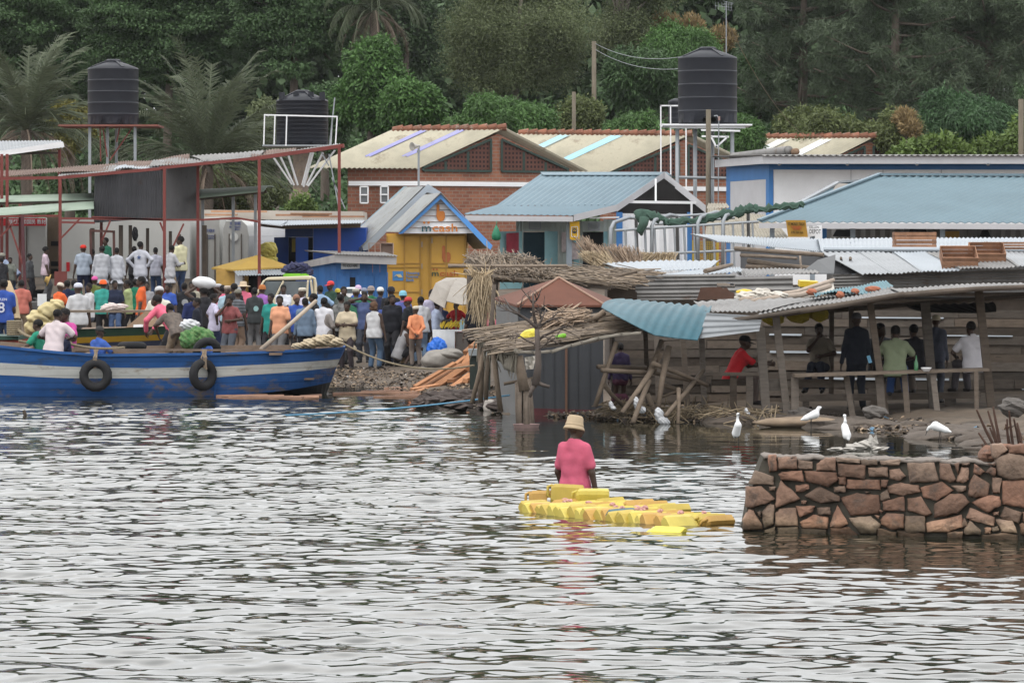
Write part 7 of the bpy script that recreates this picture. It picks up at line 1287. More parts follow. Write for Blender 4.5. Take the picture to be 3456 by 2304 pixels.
def shore():
 q = random.Random(31)
 # timber offcuts
 t = thing('timber_pile', base(1500, 93), 'slanting pile of orange brown sawn offcuts left of the thatched stall', 'timber')
 for x0, y0, x1, y1, w, dd in ((1400, 1305, 1535, 1225, .13, 93), (1430, 1310, 1560, 1232, .15, 93.2), (1450, 1318, 1590, 1225, .16, 92.8), (1490, 1300, 1620, 1212, .14, 93.6), (1555, 1255, 1605, 1172, .16, 94), (1575, 1190, 1622, 1150, .18, 94.5), (1590, 1172, 1640, 1165, .14, 94.4), (1540, 1300, 1600, 1255, .15, 92.6), (1500, 1322, 1600, 1262, .16, 92.2), (1530, 1330, 1620, 1290, .17, 91.8), (1390, 1315, 1480, 1300, .12, 92.4), (1460, 1290, 1575, 1205, .12, 94.2), (1570, 1285, 1590, 1315, .12, 92), (1580, 1245, 1620, 1225, .12, 93), (1520, 1285, 1550, 1275, .15, 92.8), (1410, 1322, 1440, 1312, .14, 92), (1550, 1320, 1615, 1315, .15, 91.6), (1480, 1330, 1540, 1322, .14, 91.5)):
  m = MB(); m.beam(P(x0, y0, dd - .2), P(x1, y1, dd + .3), w, .05 + q.random() * .04, (q.uniform(-.4, .4), -.4, 1), q.uniform(-.3, .35)); m.build('plank', mat('offcut_timber', (.37, .175, .085), .85, .3, 4, dirt=.58, dcol=(.16, .08, .05), dscale=4), t)
 for i in range(16):
  x = q.uniform(790, 1480); y = 1343 - (x > 1150) * q.uniform(0, 45) + q.uniform(-6, 4); d = 2.94 * F / (y - HY); L = q.uniform(.4, 1.3); a = q.gauss(0, .12); c = PZ(x, d, .015); m = MB(); m.beam(c - V((L / 2 * math.cos(a), L / 2 * math.sin(a), 0)), c + V((L / 2 * math.cos(a), L / 2 * math.sin(a), .02)), .14, .04, tint=q.uniform(-.3, .4)); m.build('board', mat('floating_board', (.34, .20, .14), .7, .3, 4), None, label='sawn board floating in the shallows by the end of the blue boat', cat='board', group='boards floating by the blue boat')
 # stones and dark rubble at the waterline
 st = mat('dark_rubble', (.075, .06, .055), .9, .4, 4, bump=.6)
 for i, (x, y, s) in enumerate(((1440, 1355, .22), (1485, 1345, .26), (1530, 1340, .30), (1575, 1335, .25), (1615, 1345, .22), (1655, 1360, .25), (1690, 1370, .2), (1550, 1368, .2), (1420, 1362, .16))): d = 2.9 * F / (y + 14 - HY); MB().blob(P(x, y, d), (s * 1.3, s, s * .5), (0, 0, q.uniform(0, 3)), 12, 8, .25, fr=3.4).build('boulder', st, None, label='dark rough boulder at the waterline below the timber pile', cat='boulder', group='boulders below the timber pile')
 MB().blob(P(1655, 1378, 81), (.14, .12, .17), noise=.1).build('stone', mat('pale_stone', (.36, .33, .30), .9), None, label='pale round stone in the water by the awning props', cat='stone')
 # litter: nobody could count it
 def litter(name, label, n, fn, mt, size, flat=.35):
  m = MB()
  for i in range(n):
   px, off = fn(q); d = interp(px, SHX, SHD) + off; z = max(zg(px, d), 0) + .02; s = size * q.uniform(.4, 1.6); c = PZ(px, d, z); r = Euler((q.uniform(-.5, .5), q.uniform(-.6, .6), q.uniform(0, 3))).to_matrix()
   k = q.randint(4, 6); m.prism([c + r @ V((math.cos(6.28 * j / k) * s * q.uniform(.5, 1), math.sin(6.28 * j / k) * s * .6 * q.uniform(.5, 1), s * flat * q.uniform(-.5, .8))) for j in range(k)], r @ V((0, 0, s * .12)), q.uniform(-.5, .5))
  m.build(name, mt, None, label=label, kind='stuff')
 rt = lambda q: (q.uniform(1850, 3500), abs(q.gauss(0, 1.6)) - .5); lf = lambda q: (q.uniform(900, 1700), q.uniform(-.5, 8)); bank = lambda q: (q.uniform(2030, 2620), q.gauss(.2, .5))
 litter('dark_litter', 'dark trampled litter and bark strewn along the shore', 1500, rt, mat('litter_dark', (.06, .048, .04), .95, .4, 6), .075); litter('brown_litter', 'brown straw and leaf litter along the shore', 1500, rt, mat('litter_brown', (.20, .15, .105), .95, .4, 6), .06); litter('pale_litter', 'pale plastic scraps along the shore', 210, rt, mat('litter_pale', (.50, .48, .46), .7, .3, 6), .04); litter('blue_litter', 'blue and green plastic scraps along the shore', 45, rt, mat('litter_blue', (.08, .17, .26), .6, .6, 9), .06)
 litter('wood_chips', 'wood chips and bark littering the landing beach', 1300, lf, mat('litter_brown', ()), .045); litter('dark_chips', 'dark wet scraps littering the landing beach', 1100, lf, mat('litter_dark', ()), .055); litter('pale_chips', 'pale scraps littering the landing beach', 160, lf, mat('litter_pale', ()), .03)
 m = MB()
 for i in range(420): px, off = bank(q); d = interp(px, SHX, SHD) + off; c = PZ(px, d, max(zg(px, d), 0) + q.uniform(0, .22)); a = V((q.gauss(0, 1), q.gauss(0, .6), q.gauss(0, .35))).normalized() * q.uniform(.08, .32); m.tube([c - a, c + a * .3 + V((0, 0, .03)), c + a], [.010, .009, .006], 4, True, q.uniform(-.5, .5))
 m.build('water_weed_heap', mat('dead_weed', (.19, .15, .10), .95, .4, 6), None, label='ridge of tangled dead weed and twigs along the water by the poles', kind='stuff')
 m = MB(); r2 = mat('mud_mound', (.095, .078, .065), .9, .35, 4, bump=.6)
 for i in range(46): px = q.uniform(2040, 3460); d = interp(px, SHX, SHD) + q.uniform(-.4, 2.4); s = q.uniform(.12, .5); m.blob(PZ(px, d, max(0, zg(px, d)) - .02), (s * 1.6, s, s * .32), (0, 0, q.uniform(-.4, .4)), 12, 7, .25)
 m.build('mud_bank', r2, None, smooth=True, kind='structure', label='low mud mounds along the right shore')
 MB().blob(P(2690, 1425, 73.6), (.75, .35, .10), (0, 0, .1), 20, 8, .06).build('overturned_canoe', mat('tan_planking', (.22, .165, .115), .85, .3, 3), None, smooth=True, label='low tan hull half buried in the mud beside the left white egret', cat='hull')
 for x, y, s, lb in ((2708, 1402, .2, 'grey stone slab behind the leftmost standing egret on the mud'), (2800, 1432, .16, 'dark boulder right of the egret on the mud'), (2955, 1390, .16, 'grey stone under the middle of the table'), (3420, 1375, .2, 'rounded grey stone by the right shelter post')): d = interp(x, SHX, SHD) + 1.2; MB().blob(P(x, y, d), (s * 1.2, s, s * .7), noise=.2, fr=3).build('stone', mat('grey_stone', (.11, .10, .092), .9, .3, 4, bump=.5), None, label=lb, cat='stone')
 m = MB(); wb = mat('white_plastic_bag', ())
 for x, y, r in ((2888, 1506, (.13, .09, .05)), (2920, 1503, (.12, .08, .08)), (2945, 1496, (.09, .06, .11)), (2822, 1516, (.14, .09, .03)), (2862, 1516, (.12, .08, .03)), (2970, 1513, (.12, .07, .03))): d = 2.92 * F / (y + 8 - HY); m.blob(P(x, y, d), r, noise=.35, fr=4, nu=10, nv=6)
 m.build('rubbish_heap', mat('wet_grey_plastic', (.36, .34, .31), .6, .25, 5), None, label='heap of wet pale rubbish in the shallows right of the slim egret', cat='rubbish', kind='stuff')
 # mooring lines
 MB().tube(chain(P(1160, 1160, 90.3), P(1600, 1232, 86), .25, 20), .019, 6).build('mooring_rope', rope_m, None, label='brown mooring rope from the blue boat to the thatched stall', cat='rope'); MB().tube(chain(P(930, 1402, 79), P(1720, 1333, 77), .06, 20), .016, 5).build('mooring_rope', mat('blue_rope', (.10, .25, .38), .7), None, label='thin blue rope just above the water before the boulders', cat='rope'); MB().tube(chain(P(-60, 1366, 83), P(430, 1402, 78.6), .1, 20), .018, 5).build('mooring_rope', rope_m, None, label='brown rope dipping into the water under the blue boat', cat='rope'); m = MB(); m.tube([P(88, 1412, 78.6), P(84, 1396, 78.6), P(80, 1383, 78.6)], [.02, .035, .03], 7); m.build('stick', wood_dark, None, label='short dark stick poking from the water at left', cat='stick')
 # fruit stall
 d = 103; pz = zg(1500, d); t = thing('parasol', base(1560, 104), 'grey canvas parasol sagging over the fruit table', 'parasol'); m = MB(); cv = mat('grey_canvas', (.30, .275, .245), .9, .15, 3, bump=.3)
 AP = P(1538, 942, 104); rim = [P(x, y, dd) for x, y, dd in ((1446, 1008, 103), (1500, 1040, 102.4), (1506, 1015, 102.2), (1560, 1028, 102.4), (1615, 1020, 103), (1640, 985, 105), (1590, 950, 106), (1480, 950, 106))]; md = [lerp(AP, r_, .55) + V((0, 0, .07)) for r_ in rim]; md[0] = P(1470, 955, 103.2); n = 8
 m.add([AP] + md + rim, [(0, 1 + i, 1 + (i + 1) % n) for i in range(n)] + [(1 + i, 1 + n + i, 1 + n + (i + 1) % n, 1 + (i + 1) % n) for i in range(n)]); ob = m.build('canopy', cv, t); md_ = ob.modifiers.new('thick', 'SOLIDIFY'); md_.thickness = .02; m = MB(); m.tube([AP, PZ(1540, 104, pz)], .025, 7); m.build('pole', wood, t)
 t = thing('stall_table', base(1510, d), 'fruit table with white cloth front beside a grey cupboard', 'table'); m = MB(); zt = P(0, 1113, d).z; x0, x1, x2 = P(1460, 0, d).x, P(1535, 0, d).x, P(1580, 0, d).x; m.box(((x0 + x2) / 2, d + .3, zt - .02), (x2 - x0, .6, .04)); m.build('table_top', white_paint, t)
 m = MB(); m.sheet((x0, d - .03, pz + .15), (x1, d - .03, pz + .1), (x1, d - .03, zt), (x0, d - .03, zt), 24, 2, lambda u, v: .015 * math.sin(u * 25) * (1 - v), .01); m.build('cloth', mat('white_cloth', (.55, .57, .59), .85, .1, 3), t, smooth=True); m = MB(); m.box(((x1 + x2) / 2 + .02, d + .3, (zt + pz) / 2 - .03), (x2 - x1 - .02, .5, zt - pz - .06)); m.build('cupboard', mat('brown_grey_board', (.12, .105, .095), .9, .2), t)
 bn = mat('banana_yellow', (.55, .40, .035), .6, .35, 12)
 for k, (bx, w) in enumerate(((1512, 9), (1542, 7))):
  m = MB()
  for i in range(w * 2): a = q.uniform(-1, 1); c = P(bx + a * 18, 1109 - q.uniform(0, 10), d + .1); m.tube([c + V((-.05, 0, 0)), c + V((-.02 + a * .03, 0, .06)), c + V((.02 + a * .06, 0, .13))], [.012, .022, .008], 6, True, q.uniform(-.3, .3))
  m.build('bananas', bn, None, smooth=True, label=('wide heap of bananas at the left of the fruit table', 'smaller bunch of bananas beside the water bottles')[k], cat='bananas')
 for k, bx in enumerate((1556, 1567)): m = MB(); m.lathe(P(bx, 1113, d + .12), [(.04, 0), (.045, .03), (.045, .17), (.018, .22), (.018, .25)], 10); m.build('water_bottle', mat('clear_blue_bottle', (.30, .44, .48), .2, .1, spec=.6), None, smooth=True, label=('left', 'right')[k] + ' of two clear water bottles on the fruit table', cat='bottle')
 m = MB()
 for x, y, r in ((1462, 1180, (.15, .15, .2)), (1488, 1178, (.14, .14, .22)), (1475, 1165, (.14, .12, .18))): m.blob(P(x, y, 102), r, noise=.08, fr=4, fold=.14)
 m.build('plastic_bag', mat('bright_blue_plastic', (.015, .12, .50), .35, .2, 5, bump=.5, bscale=8), None, smooth=True, label='bright blue plastic bag before the white table cloth', cat='bag')
 sk = mat('grey_sacking', (.24, .225, .205), .95, .2, 5, bump=.5, bscale=12)
 for x, y, r, lb in ((1480, 1215, (.42, .3, .24), 'big grey sack lying under the blue plastic bag'), (1515, 1195, (.3, .3, .14), 'flatter grey sack behind the big grey sack'), (1450, 1248, (.32, .25, .10), 'pale flat sack lying in front of the big grey sack')): MB().blob(P(x, y, 101.5), r, (0, -.1, .2), 18, 10, .05, fold=.05).build('sack', sk, None, smooth=True, label=lb, cat='sack', group='sacks by the fruit table')
 for x0, x1, c, lb in ((1598, 1655, (.03, .04, .035), 'dark green plank shed corner with pale top behind the awning props'),): m = MB(); plate(m, [(x0 - 14, 1192), (x1, 1192), (x1, 1330), (x0 - 12, 1330)], 88, .6); tt = thing('crate_stack', base(1620, 88), lb, 'crates'); m.build('body', mat('dark_green_board', c, .8, .3), tt); m = MB(); plate(m, [(x0 - 18, 1178), (x1, 1178), (x1, 1200), (x0 - 16, 1200)], 87.9, .62); m.build('top', mat('pale_grey_top', (.28, .31, .33), .7), tt)
shore()
# ------------------------------------------------------------------ people and birds: smooth bodies from distance fields
def sdf_mesh(prims, h, k=.03, cuts=(), wob=0, seed=0):
 """prims: ('c',a,b,ra,rb[,k]) tapered capsule | ('e',c,(rx,ry,rz),R[,k]) ellipsoid ; cuts: (point, normal) keep the side against the normal"""
 bb = []
 for p in prims:
  if p[0] == 'c': r = max(p[3], p[4]); bb += [np.minimum(p[1], p[2]) - r, np.maximum(p[1], p[2]) + r]
  else: r = max(p[2]); bb += [np.array(p[1]) - r, np.array(p[1]) + r]
 lo = np.min(bb, 0) - .05; hi = np.max(bb, 0) + .05; n = np.ceil((hi - lo) / h).astype(int) + 1
 ax = [lo[i] + h * np.arange(n[i]) for i in range(3)]; D = np.full(n, .2, np.float32)
 for p in prims:
  kk = p[5] if p[0] == 'c' and len(p) > 5 else (p[4] if p[0] == 'e' and len(p) > 4 else k)
  if p[0] == 'c': r = max(p[3], p[4]); l = np.minimum(p[1], p[2]) - r; u = np.maximum(p[1], p[2]) + r
  else: r = max(p[2]); l = np.array(p[1]) - r; u = np.array(p[1]) + r
  i0 = np.maximum(((l - lo - .07) / h).astype(int), 0); i1 = np.minimum(((u - lo + .07) / h).astype(int) + 2, n); s = tuple(slice(a, b) for a, b in zip(i0, i1))
  X, Y, Z = np.meshgrid(*[ax[i][s[i]] for i in range(3)], indexing='ij', sparse=True)
  if p[0] == 'c':
   a, b = np.array(p[1], float), np.array(p[2], float); d = b - a; L = max(d @ d, 1e-9); t = np.clip(((X - a[0]) * d[0] + (Y - a[1]) * d[1] + (Z - a[2]) * d[2]) / L, 0, 1)
   f = np.sqrt((X - a[0] - t * d[0]) ** 2 + (Y - a[1] - t * d[1]) ** 2 + (Z - a[2] - t * d[2]) ** 2) - (p[3] + t * (p[4] - p[3]))
  else:
   c, rr, Rm = np.array(p[1], float), np.array(p[2], float), (np.eye(3) if p[3] is None else np.array(p[3])); q = [X - c[0], Y - c[1], Z - c[2]]; w = [(Rm[0, i] * q[0] + Rm[1, i] * q[1] + Rm[2, i] * q[2]) / rr[i] for i in range(3)]
   g = np.sqrt(w[0] ** 2 + w[1] ** 2 + w[2] ** 2); f = (g - 1) * min(rr) * (.5 + .5 * g)
  o = D[s]; hh = np.clip(.5 + .5 * (o - f) / kk, 0, 1); D[s] = o + (f - o) * hh - kk * hh * (1 - hh)
 if wob or len(cuts):
  X, Y, Z = np.meshgrid(*ax, indexing='ij', sparse=True)
  if wob: D = D + wob * (np.sin(X * 21 + Z * 7 + seed) * np.sin(Y * 17 - Z * 9 + seed * 2) + .8 * np.sin(X * 34 + 6 * np.sin(Z * 5 + seed) + Z * 12) * np.sin(Y * 15 + seed))
  for c, nn in cuts: D = np.maximum(D, (X - c[0]) * nn[0] + (Y - c[1]) * nn[1] + (Z - c[2]) * nn[2])
 S = D < 0; V0 = np.zeros((n[0] - 1, n[1] - 1, n[2] - 1, 3), np.float32); C = np.zeros(V0.shape[:3], np.float32); cr = [(0, 0, 0), (1, 0, 0), (0, 1, 0), (1, 1, 0), (0, 0, 1), (1, 0, 1), (0, 1, 1), (1, 1, 1)]
 sl_ = lambda o: tuple(slice(o[i], n[i] - 1 + o[i]) for i in range(3))
 for i in range(8):
  for j in range(i + 1, 8):
   df = [cr[j][k_] - cr[i][k_] for k_ in range(3)]
   if sum(abs(x) for x in df) != 1: continue
   a, b = D[sl_(cr[i])], D[sl_(cr[j])]; m = S[sl_(cr[i])] != S[sl_(cr[j])]; t = np.where(m, a / np.where(m, a - b, 1), 0)
   for k_ in range(3): V0[..., k_] += np.where(m, cr[i][k_] + t * df[k_], 0)
   C += m
 act = C > 0; idx = -np.ones(C.shape, np.int64); idx[act] = np.arange(act.sum()); P0 = np.argwhere(act); v = lo + h * (P0 + V0[act] / C[act][:, None]); fs = []
 for axk in range(3):
  o = [0, 0, 0]; o[axk] = 1; a = S[:n[0] - o[0], :n[1] - o[1], :n[2] - o[2]]; b = S[o[0]:, o[1]:, o[2]:]; e = np.argwhere(a != b); b1, b2 = [(1, 2), (2, 0), (0, 1)][axk]
  e = e[(e[:, b1] > 0) & (e[:, b2] > 0) & (e[:, b1] < n[b1] - 1) & (e[:, b2] < n[b2] - 1)]
  if not len(e): continue
  e1, e2 = np.eye(3, dtype=int)[b1], np.eye(3, dtype=int)[b2]; q = np.stack([idx[tuple((e - s1 * e1 - s2 * e2).T)] for s1, s2 in ((0, 0), (1, 0), (1, 1), (0, 1))], 1); fl = ~a[tuple(e.T)]; q[fl] = q[fl][:, ::-1]; fs.append(q)
 return v, np.concatenate(fs)
A3 = lambda *p: np.array(p, float)
def limb_ik(a, b, l1, l2, pole):
 """middle joint between a and b"""
 d = b - a; L = min(np.linalg.norm(d), (l1 + l2) * .999); u = d / max(np.linalg.norm(d), 1e-6); x = (l1 * l1 - l2 * l2 + L * L) / (2 * L); y = math.sqrt(max(l1 * l1 - x * x, 0)); p = np.array(pole, float); p = p - u * (p @ u); p /= np.linalg.norm(p) + 1e-9; return a + u * x + p * y, a + u * L
POSES = {}     # facing +Y; x to the right; z up. hands/feet targets for a 1.72 m figure
def pose(name, lean=0, tw=0, hands=((-.26, .04, .80), (.26, .04, .80)), ep=((-.4, -1, 0), (.4, -1, 0)), feet=((-.11, .02, 0), (.12, .02, 0)), hip=.93, head=(0, 0), kp=(0, 1, 0), side=0, curl=.5, hdir=None): POSES[name] = dict(lean=lean, tw=tw, hands=hands, ep=ep, feet=feet, hip=hip, head=head, kp=kp, side=side, curl=curl, hdir=hdir)
pose('stand', hands=((-.29, .05, .80), (.29, .05, .80))); pose('stand2', lean=.03, side=.03, hands=((-.27, .06, .81), (.25, .12, .84)), feet=((-.13, .1, 0), (.11, -.04, 0)), head=(.5, 0)); pose('hips', hands=((-.22, .02, 1.0), (.22, .02, 1.0)), ep=((-1, -.3, 0), (1, -.3, 0)), head=(-.4, 0))
pose('folded', hands=((.11, .20, 1.16), (-.11, .22, 1.13)), ep=((-1, -.2, -.6), (1, -.2, -.6)), head=(.3, .1)); pose('clasp', hands=((-.04, .26, 1.13), (.05, .26, 1.12)), ep=((-1, -.3, -.8), (1, -.3, -.8)), head=(0, .15)); pose('behind', hands=((-.06, -.20, .95), (.05, -.19, .93)), ep=((-1, -.4, 0), (1, -.4, 0)), head=(.7, .1))
pose('walk', lean=.06, hands=((-.24, -.16, .84), (.24, .26, .90)), feet=((-.09, .30, 0), (.10, -.28, .04)), hip=.90); pose('reach', lean=.10, hands=((-.20, .36, 1.10), (.16, .42, 1.16)), ep=((-.6, -.3, -1), (.6, -.3, -1)), head=(.2, .3)); pose('chin', hands=((-.12, .16, 1.12), (.06, .15, 1.46)), ep=((-1, 0, -.8), (.8, .3, -1)), head=(.2, .1)); pose('ears', hands=((-.12, .06, 1.55), (.12, .06, 1.55)), ep=((-1, .5, -.5), (1, .5, -.5)), head=(.2, 0))
pose('bend', lean=.75, hands=((-.22, .52, .80), (.18, .60, .84)), ep=((-.6, -.2, .6), (.6, -.2, .6)), feet=((-.13, .05, 0), (.13, -.12, 0)), hip=.88, head=(.1, -.3)); pose('carry', hands=((-.16, .04, 1.72), (.17, .04, 1.72)), ep=((-1, .3, 0), (1, .3, 0)))
pose('sit', lean=.12, hands=((-.16, .36, .66), (.14, .38, .66)), ep=((-.8, -.6, 0), (.8, -.6, 0)), feet=((-.13, .44, .02), (.14, .42, .02)), hip=.50, head=(0, .1)); pose('sit_chin', lean=.10, hands=((-.12, .34, .70), (.03, .17, .99)), ep=((-.8, -.5, 0), (.8, .2, -.8)), feet=((-.13, .44, .02), (.20, .40, .02)), hip=.50, head=(.3, .05)); pose('sit_lean', lean=.42, hands=((-.14, .62, .74), (.12, .66, .74)), ep=((-.5, -.2, -.8), (.5, -.2, -.8)), feet=((-.13, .42, .02), (.14, .40, .02)), hip=.50, head=(0, .1)); pose('squat', lean=.40, hands=((-.14, .50, .42), (.14, .52, .42)), feet=((-.14, .16, 0), (.14, .16, 0)), hip=.30, head=(0, 0)); pose('rim', lean=.30, hands=((-.20, .34, .66), (.14, .40, .70)), ep=((-.9, -.5, 0), (.9, -.5, 0)), feet=((-.12, .46, .10), (.12, .50, .12)), hip=.50, head=(-.3, .35)); pose('wade', lean=-.02, side=-.015, hands=((-.25, .10, .86), (.27, .05, .84)), ep=((-1, -.7, 0), (1, -.7, 0)), feet=((-.12, .1, 0), (.12, -.08, 0)), head=(-1.1, .12), curl=.9)
SKEL = {}
def skel(nm):
 if nm in SKEL: return SKEL[nm]
 q = POSES[nm]; hip = A3(q['side'], 0, q['hip']); ln = q['lean']; up = A3(0, math.sin(ln), math.cos(ln)); fw = A3(0, math.cos(ln), -math.sin(ln)); B = lambda x, f, z: hip + A3(x, 0, 0) + fw * f + up * z
 s = dict(hip=hip, B=B, up=up, fw=fw); s['sh'] = [B(-.168, -.005, .455), B(.168, -.005, .455)]; s['neck'] = B(0, -.015, .52); hl = ln * .35; s['head'] = B(0, .012, .578) + A3(0, math.sin(hl) * .088, .088 * math.cos(hl))
 y, p = q['head']; p += hl * .5; cy, sy, cp, sp = math.cos(y), math.sin(y), math.cos(p), math.sin(p); Rz = np.array([[cy, -sy, 0], [sy, cy, 0], [0, 0, 1]]); Rx = np.array([[1, 0, 0], [0, cp, sp], [0, -sp, cp]]); s['HR'] = Rz @ Rx
 s['el'], s['wr'], s['hd'] = [], [], []
 for i in (0, 1):
  w = A3(*q['hands'][i]); e, w2 = limb_ik(s['sh'][i], w, .295, .265, q['ep'][i]); s['el'].append(e); s['wr'].append(w2); d = w2 - e; d /= np.linalg.norm(d); s['hd'].append(d)
 s['hp'] = [hip + A3(-.095, 0, -.03), hip + A3(.095, 0, -.03)]; s['kn'], s['an'] = [], []
 for i in (0, 1): f = A3(*q['feet'][i]) + A3(q['side'], 0, .085); kn, an = limb_ik(s['hp'][i], f, .43, .42, q['kp']); s['kn'].append(kn); s['an'].append(an)
 SKEL[nm] = s; return s
def body_prims(nm):
 s = skel(nm); B = s['B']; c = []; H = s['head']; Rh = s['HR']; hl = lambda x, y, z: H + Rh @ A3(x, y, z)
 c += [('c', B(-.075, 0, .02), B(.075, 0, .02), .10, .10), ('c', B(-.06, .005, .17), B(.06, .005, .17), .095, .095, .08), ('c', B(-.09, .01, .33), B(.09, .01, .33), .105, .105, .08), ('c', B(-.13, -.005, .44), B(.13, -.005, .44), .055, .055, .06), ('c', B(-.13, -.01, .455), s['neck'], .045, .05, .05), ('c', B(.13, -.01, .455), s['neck'], .045, .05, .05), ('c', s['neck'] - s['up'] * .05, H - s['up'] * .05, .056, .052, .035)]
 c += [('e', hl(0, -.012, .035), (.079, .100, .088), Rh), ('e', hl(0, .03, -.035), (.060, .072, .072), Rh, .03), ('c', hl(0, .088, .015), hl(0, .105, -.022), .011, .016, .012), ('c', hl(-.03, .078, .03), hl(.03, .078, .03), .014, .014, .014), ('c', hl(-.02, .088, -.052), hl(.02, .088, -.052), .012, .012, .010), ('e', hl(-.076, -.005, -.005), (.012, .022, .032), Rh, .006), ('e', hl(.076, -.005, -.005), (.012, .022, .032), Rh, .006)]
 for i in (0, 1):
  sg = -1 if i == 0 else 1; e, w, d = s['el'][i], s['wr'][i], s['hd'][i]; c += [('c', s['sh'][i], e, .054, .040, .045), ('c', e, w, .042, .027, .02)]
  side = np.cross(d, A3(sg, .3, 0)); side /= np.linalg.norm(side) + 1e-9; pn = np.cross(side, d); cu = POSES[nm]['curl']
  if pn[0] * sg > 0: pn = -pn
  kn = w + d * .095
  for a in (-.026, 0, .026): c.append(('c', w + d * .02 + side * a * .6, kn + side * a, .017, .016, .018))
  for f, (a, l) in enumerate(((-.036, .062), (-.013, .075), (.011, .07), (.034, .056))): b = kn + side * a; d1 = d * math.cos(cu * .6) + pn * math.sin(cu * .6); d2 = d * math.cos(cu * 1.7) + pn * math.sin(cu * 1.7); m_ = b + d1 * l * .55; c += [('c', b, m_, .0105, .0098, .004), ('c', m_, m_ + d2 * l * .55, .0098, .0085, .004)]
  tb = w + d * .035 - side * .03; tm = tb - side * .035 + d * .03 + pn * .012; c += [('c', tb, tm, .014, .0115, .008), ('c', tm, tm + d * .032 + pn * .010, .0115, .0095, .004)]
  c += [('c', s['hp'][i], s['kn'][i], .082, .055, .04), ('c', s['kn'][i], s['an'][i], .055, .036, .02)]; a = s['an'][i]; c += [('c', a + A3(0, -.02, -.035), a + A3(sg * .02, .14, -.055), .036, .028, .02)]
 return c
def shirt_prims(nm, style):
 s = skel(nm); B = s['B']; c = [('c', B(-.075, 0, .18), B(.075, 0, .18), .112, .112, .08), ('c', B(-.09, .008, .33), B(.09, .008, .33), .118, .118, .08), ('c', B(-.125, -.005, .435), B(.125, -.005, .435), .072, .072, .06), ('c', B(-.125, -.008, .45), B(-.03, -.014, .505), .060, .055, .05), ('c', B(.125, -.008, .45), B(.03, -.014, .505), .060, .055, .05), ('c', B(0, -.012, .46), B(0, -.004, .575), .085, .068, .03), ('c', B(-.082, 0, .03), B(.082, 0, .03), .124, .128, .06)]
 long_ = style in ('coat', 'tunic'); cuts = [(s['neck'] + s['up'] * .035, (s['up'] + s['fw'] * .25) / 1.03)]
 if long_:
  if POSES[nm]['hip'] > .7: z = .48 if style == 'tunic' else .55; c += [('c', A3(-.09, 0, .80), A3(.09, 0, .80), .135, .135, .08), ('c', A3(-.10, 0, z), A3(.10, 0, z), .145, .145, .06)]; cuts.append((A3(0, 0, z + .01), A3(0, 0, -1)))
 elif style == 'dress': c += [('c', A3(-.09, 0, .80), A3(.09, 0, .80), .13, .13, .08), ('c', A3(-.09, 0, .35), A3(.09, 0, .35), .13, .14, .06)]; cuts.append((A3(0, 0, .28), A3(0, 0, -1)))
 else: c.append(('c', B(-.08, 0, -.08), B(.08, 0, -.08), .128, .132, .05)); cuts.append((B(0, 0, -.13), -s['up']))
 sl = .62 if style in ('short', 'dress', 'tunic') else (0 if style == 'vest' else 2)
 for i in (0, 1):
  a, e, w = s['sh'][i], s['el'][i], s['wr'][i]
  if sl == 0: continue
  if sl == 2: c += [('c', a, e, .066, .054, .045), ('c', e, e + (w - e) * .93, .054, .042, .03)]
  else: c.append(('c', a, a + (e - a) * .70, .066, .066, .028))
 return c, cuts
def trouser_prims(nm, style):
 s = skel(nm); c = [('c', s['hip'] + A3(-.075, 0, .0), s['hip'] + A3(.075, 0, .0), .104, .104)]; cuts = []
 if style == 'skirt': c += [('c', A3(-.08, 0, .8), A3(.08, 0, .8), .125, .125, .08), ('c', A3(-.09, 0, .35), A3(.09, 0, .35), .13, .13, .06)]; cuts.append((A3(0, 0, .30), A3(0, 0, -1))); return c, cuts
 for i in (0, 1):
  k, a = s['kn'][i], s['an'][i]; c.append(('c', s['hp'][i], k, .102, .078 if style != 'shorts' else .09, .05))
  if style == 'shorts': continue
  c.append(('c', k, k + (a - k) * .97, .076, .064, .03))
 return c, cuts
MESH = {}
def shape(key, fn):
 if key not in MESH: MESH[key] = fn()
 return MESH[key]
def body_mesh(nm, lowres):
 def f():
  v, fc = sdf_mesh(body_prims(nm), .0105 if not lowres else .0125); me = npmesh('body', v, fc, smooth=True); return me
 return shape(('b', nm), f)
def cloth_mesh(kind, nm, style):
 def f():
  pr, cuts = (shirt_prims if kind == 's' else trouser_prims)(nm, style)
  v, fc = sdf_mesh(pr, .0145, .03, cuts, .006, len(nm) + len(style)); return npmesh('cloth', v, fc, smooth=True)
 return shape((kind, nm, style), f)
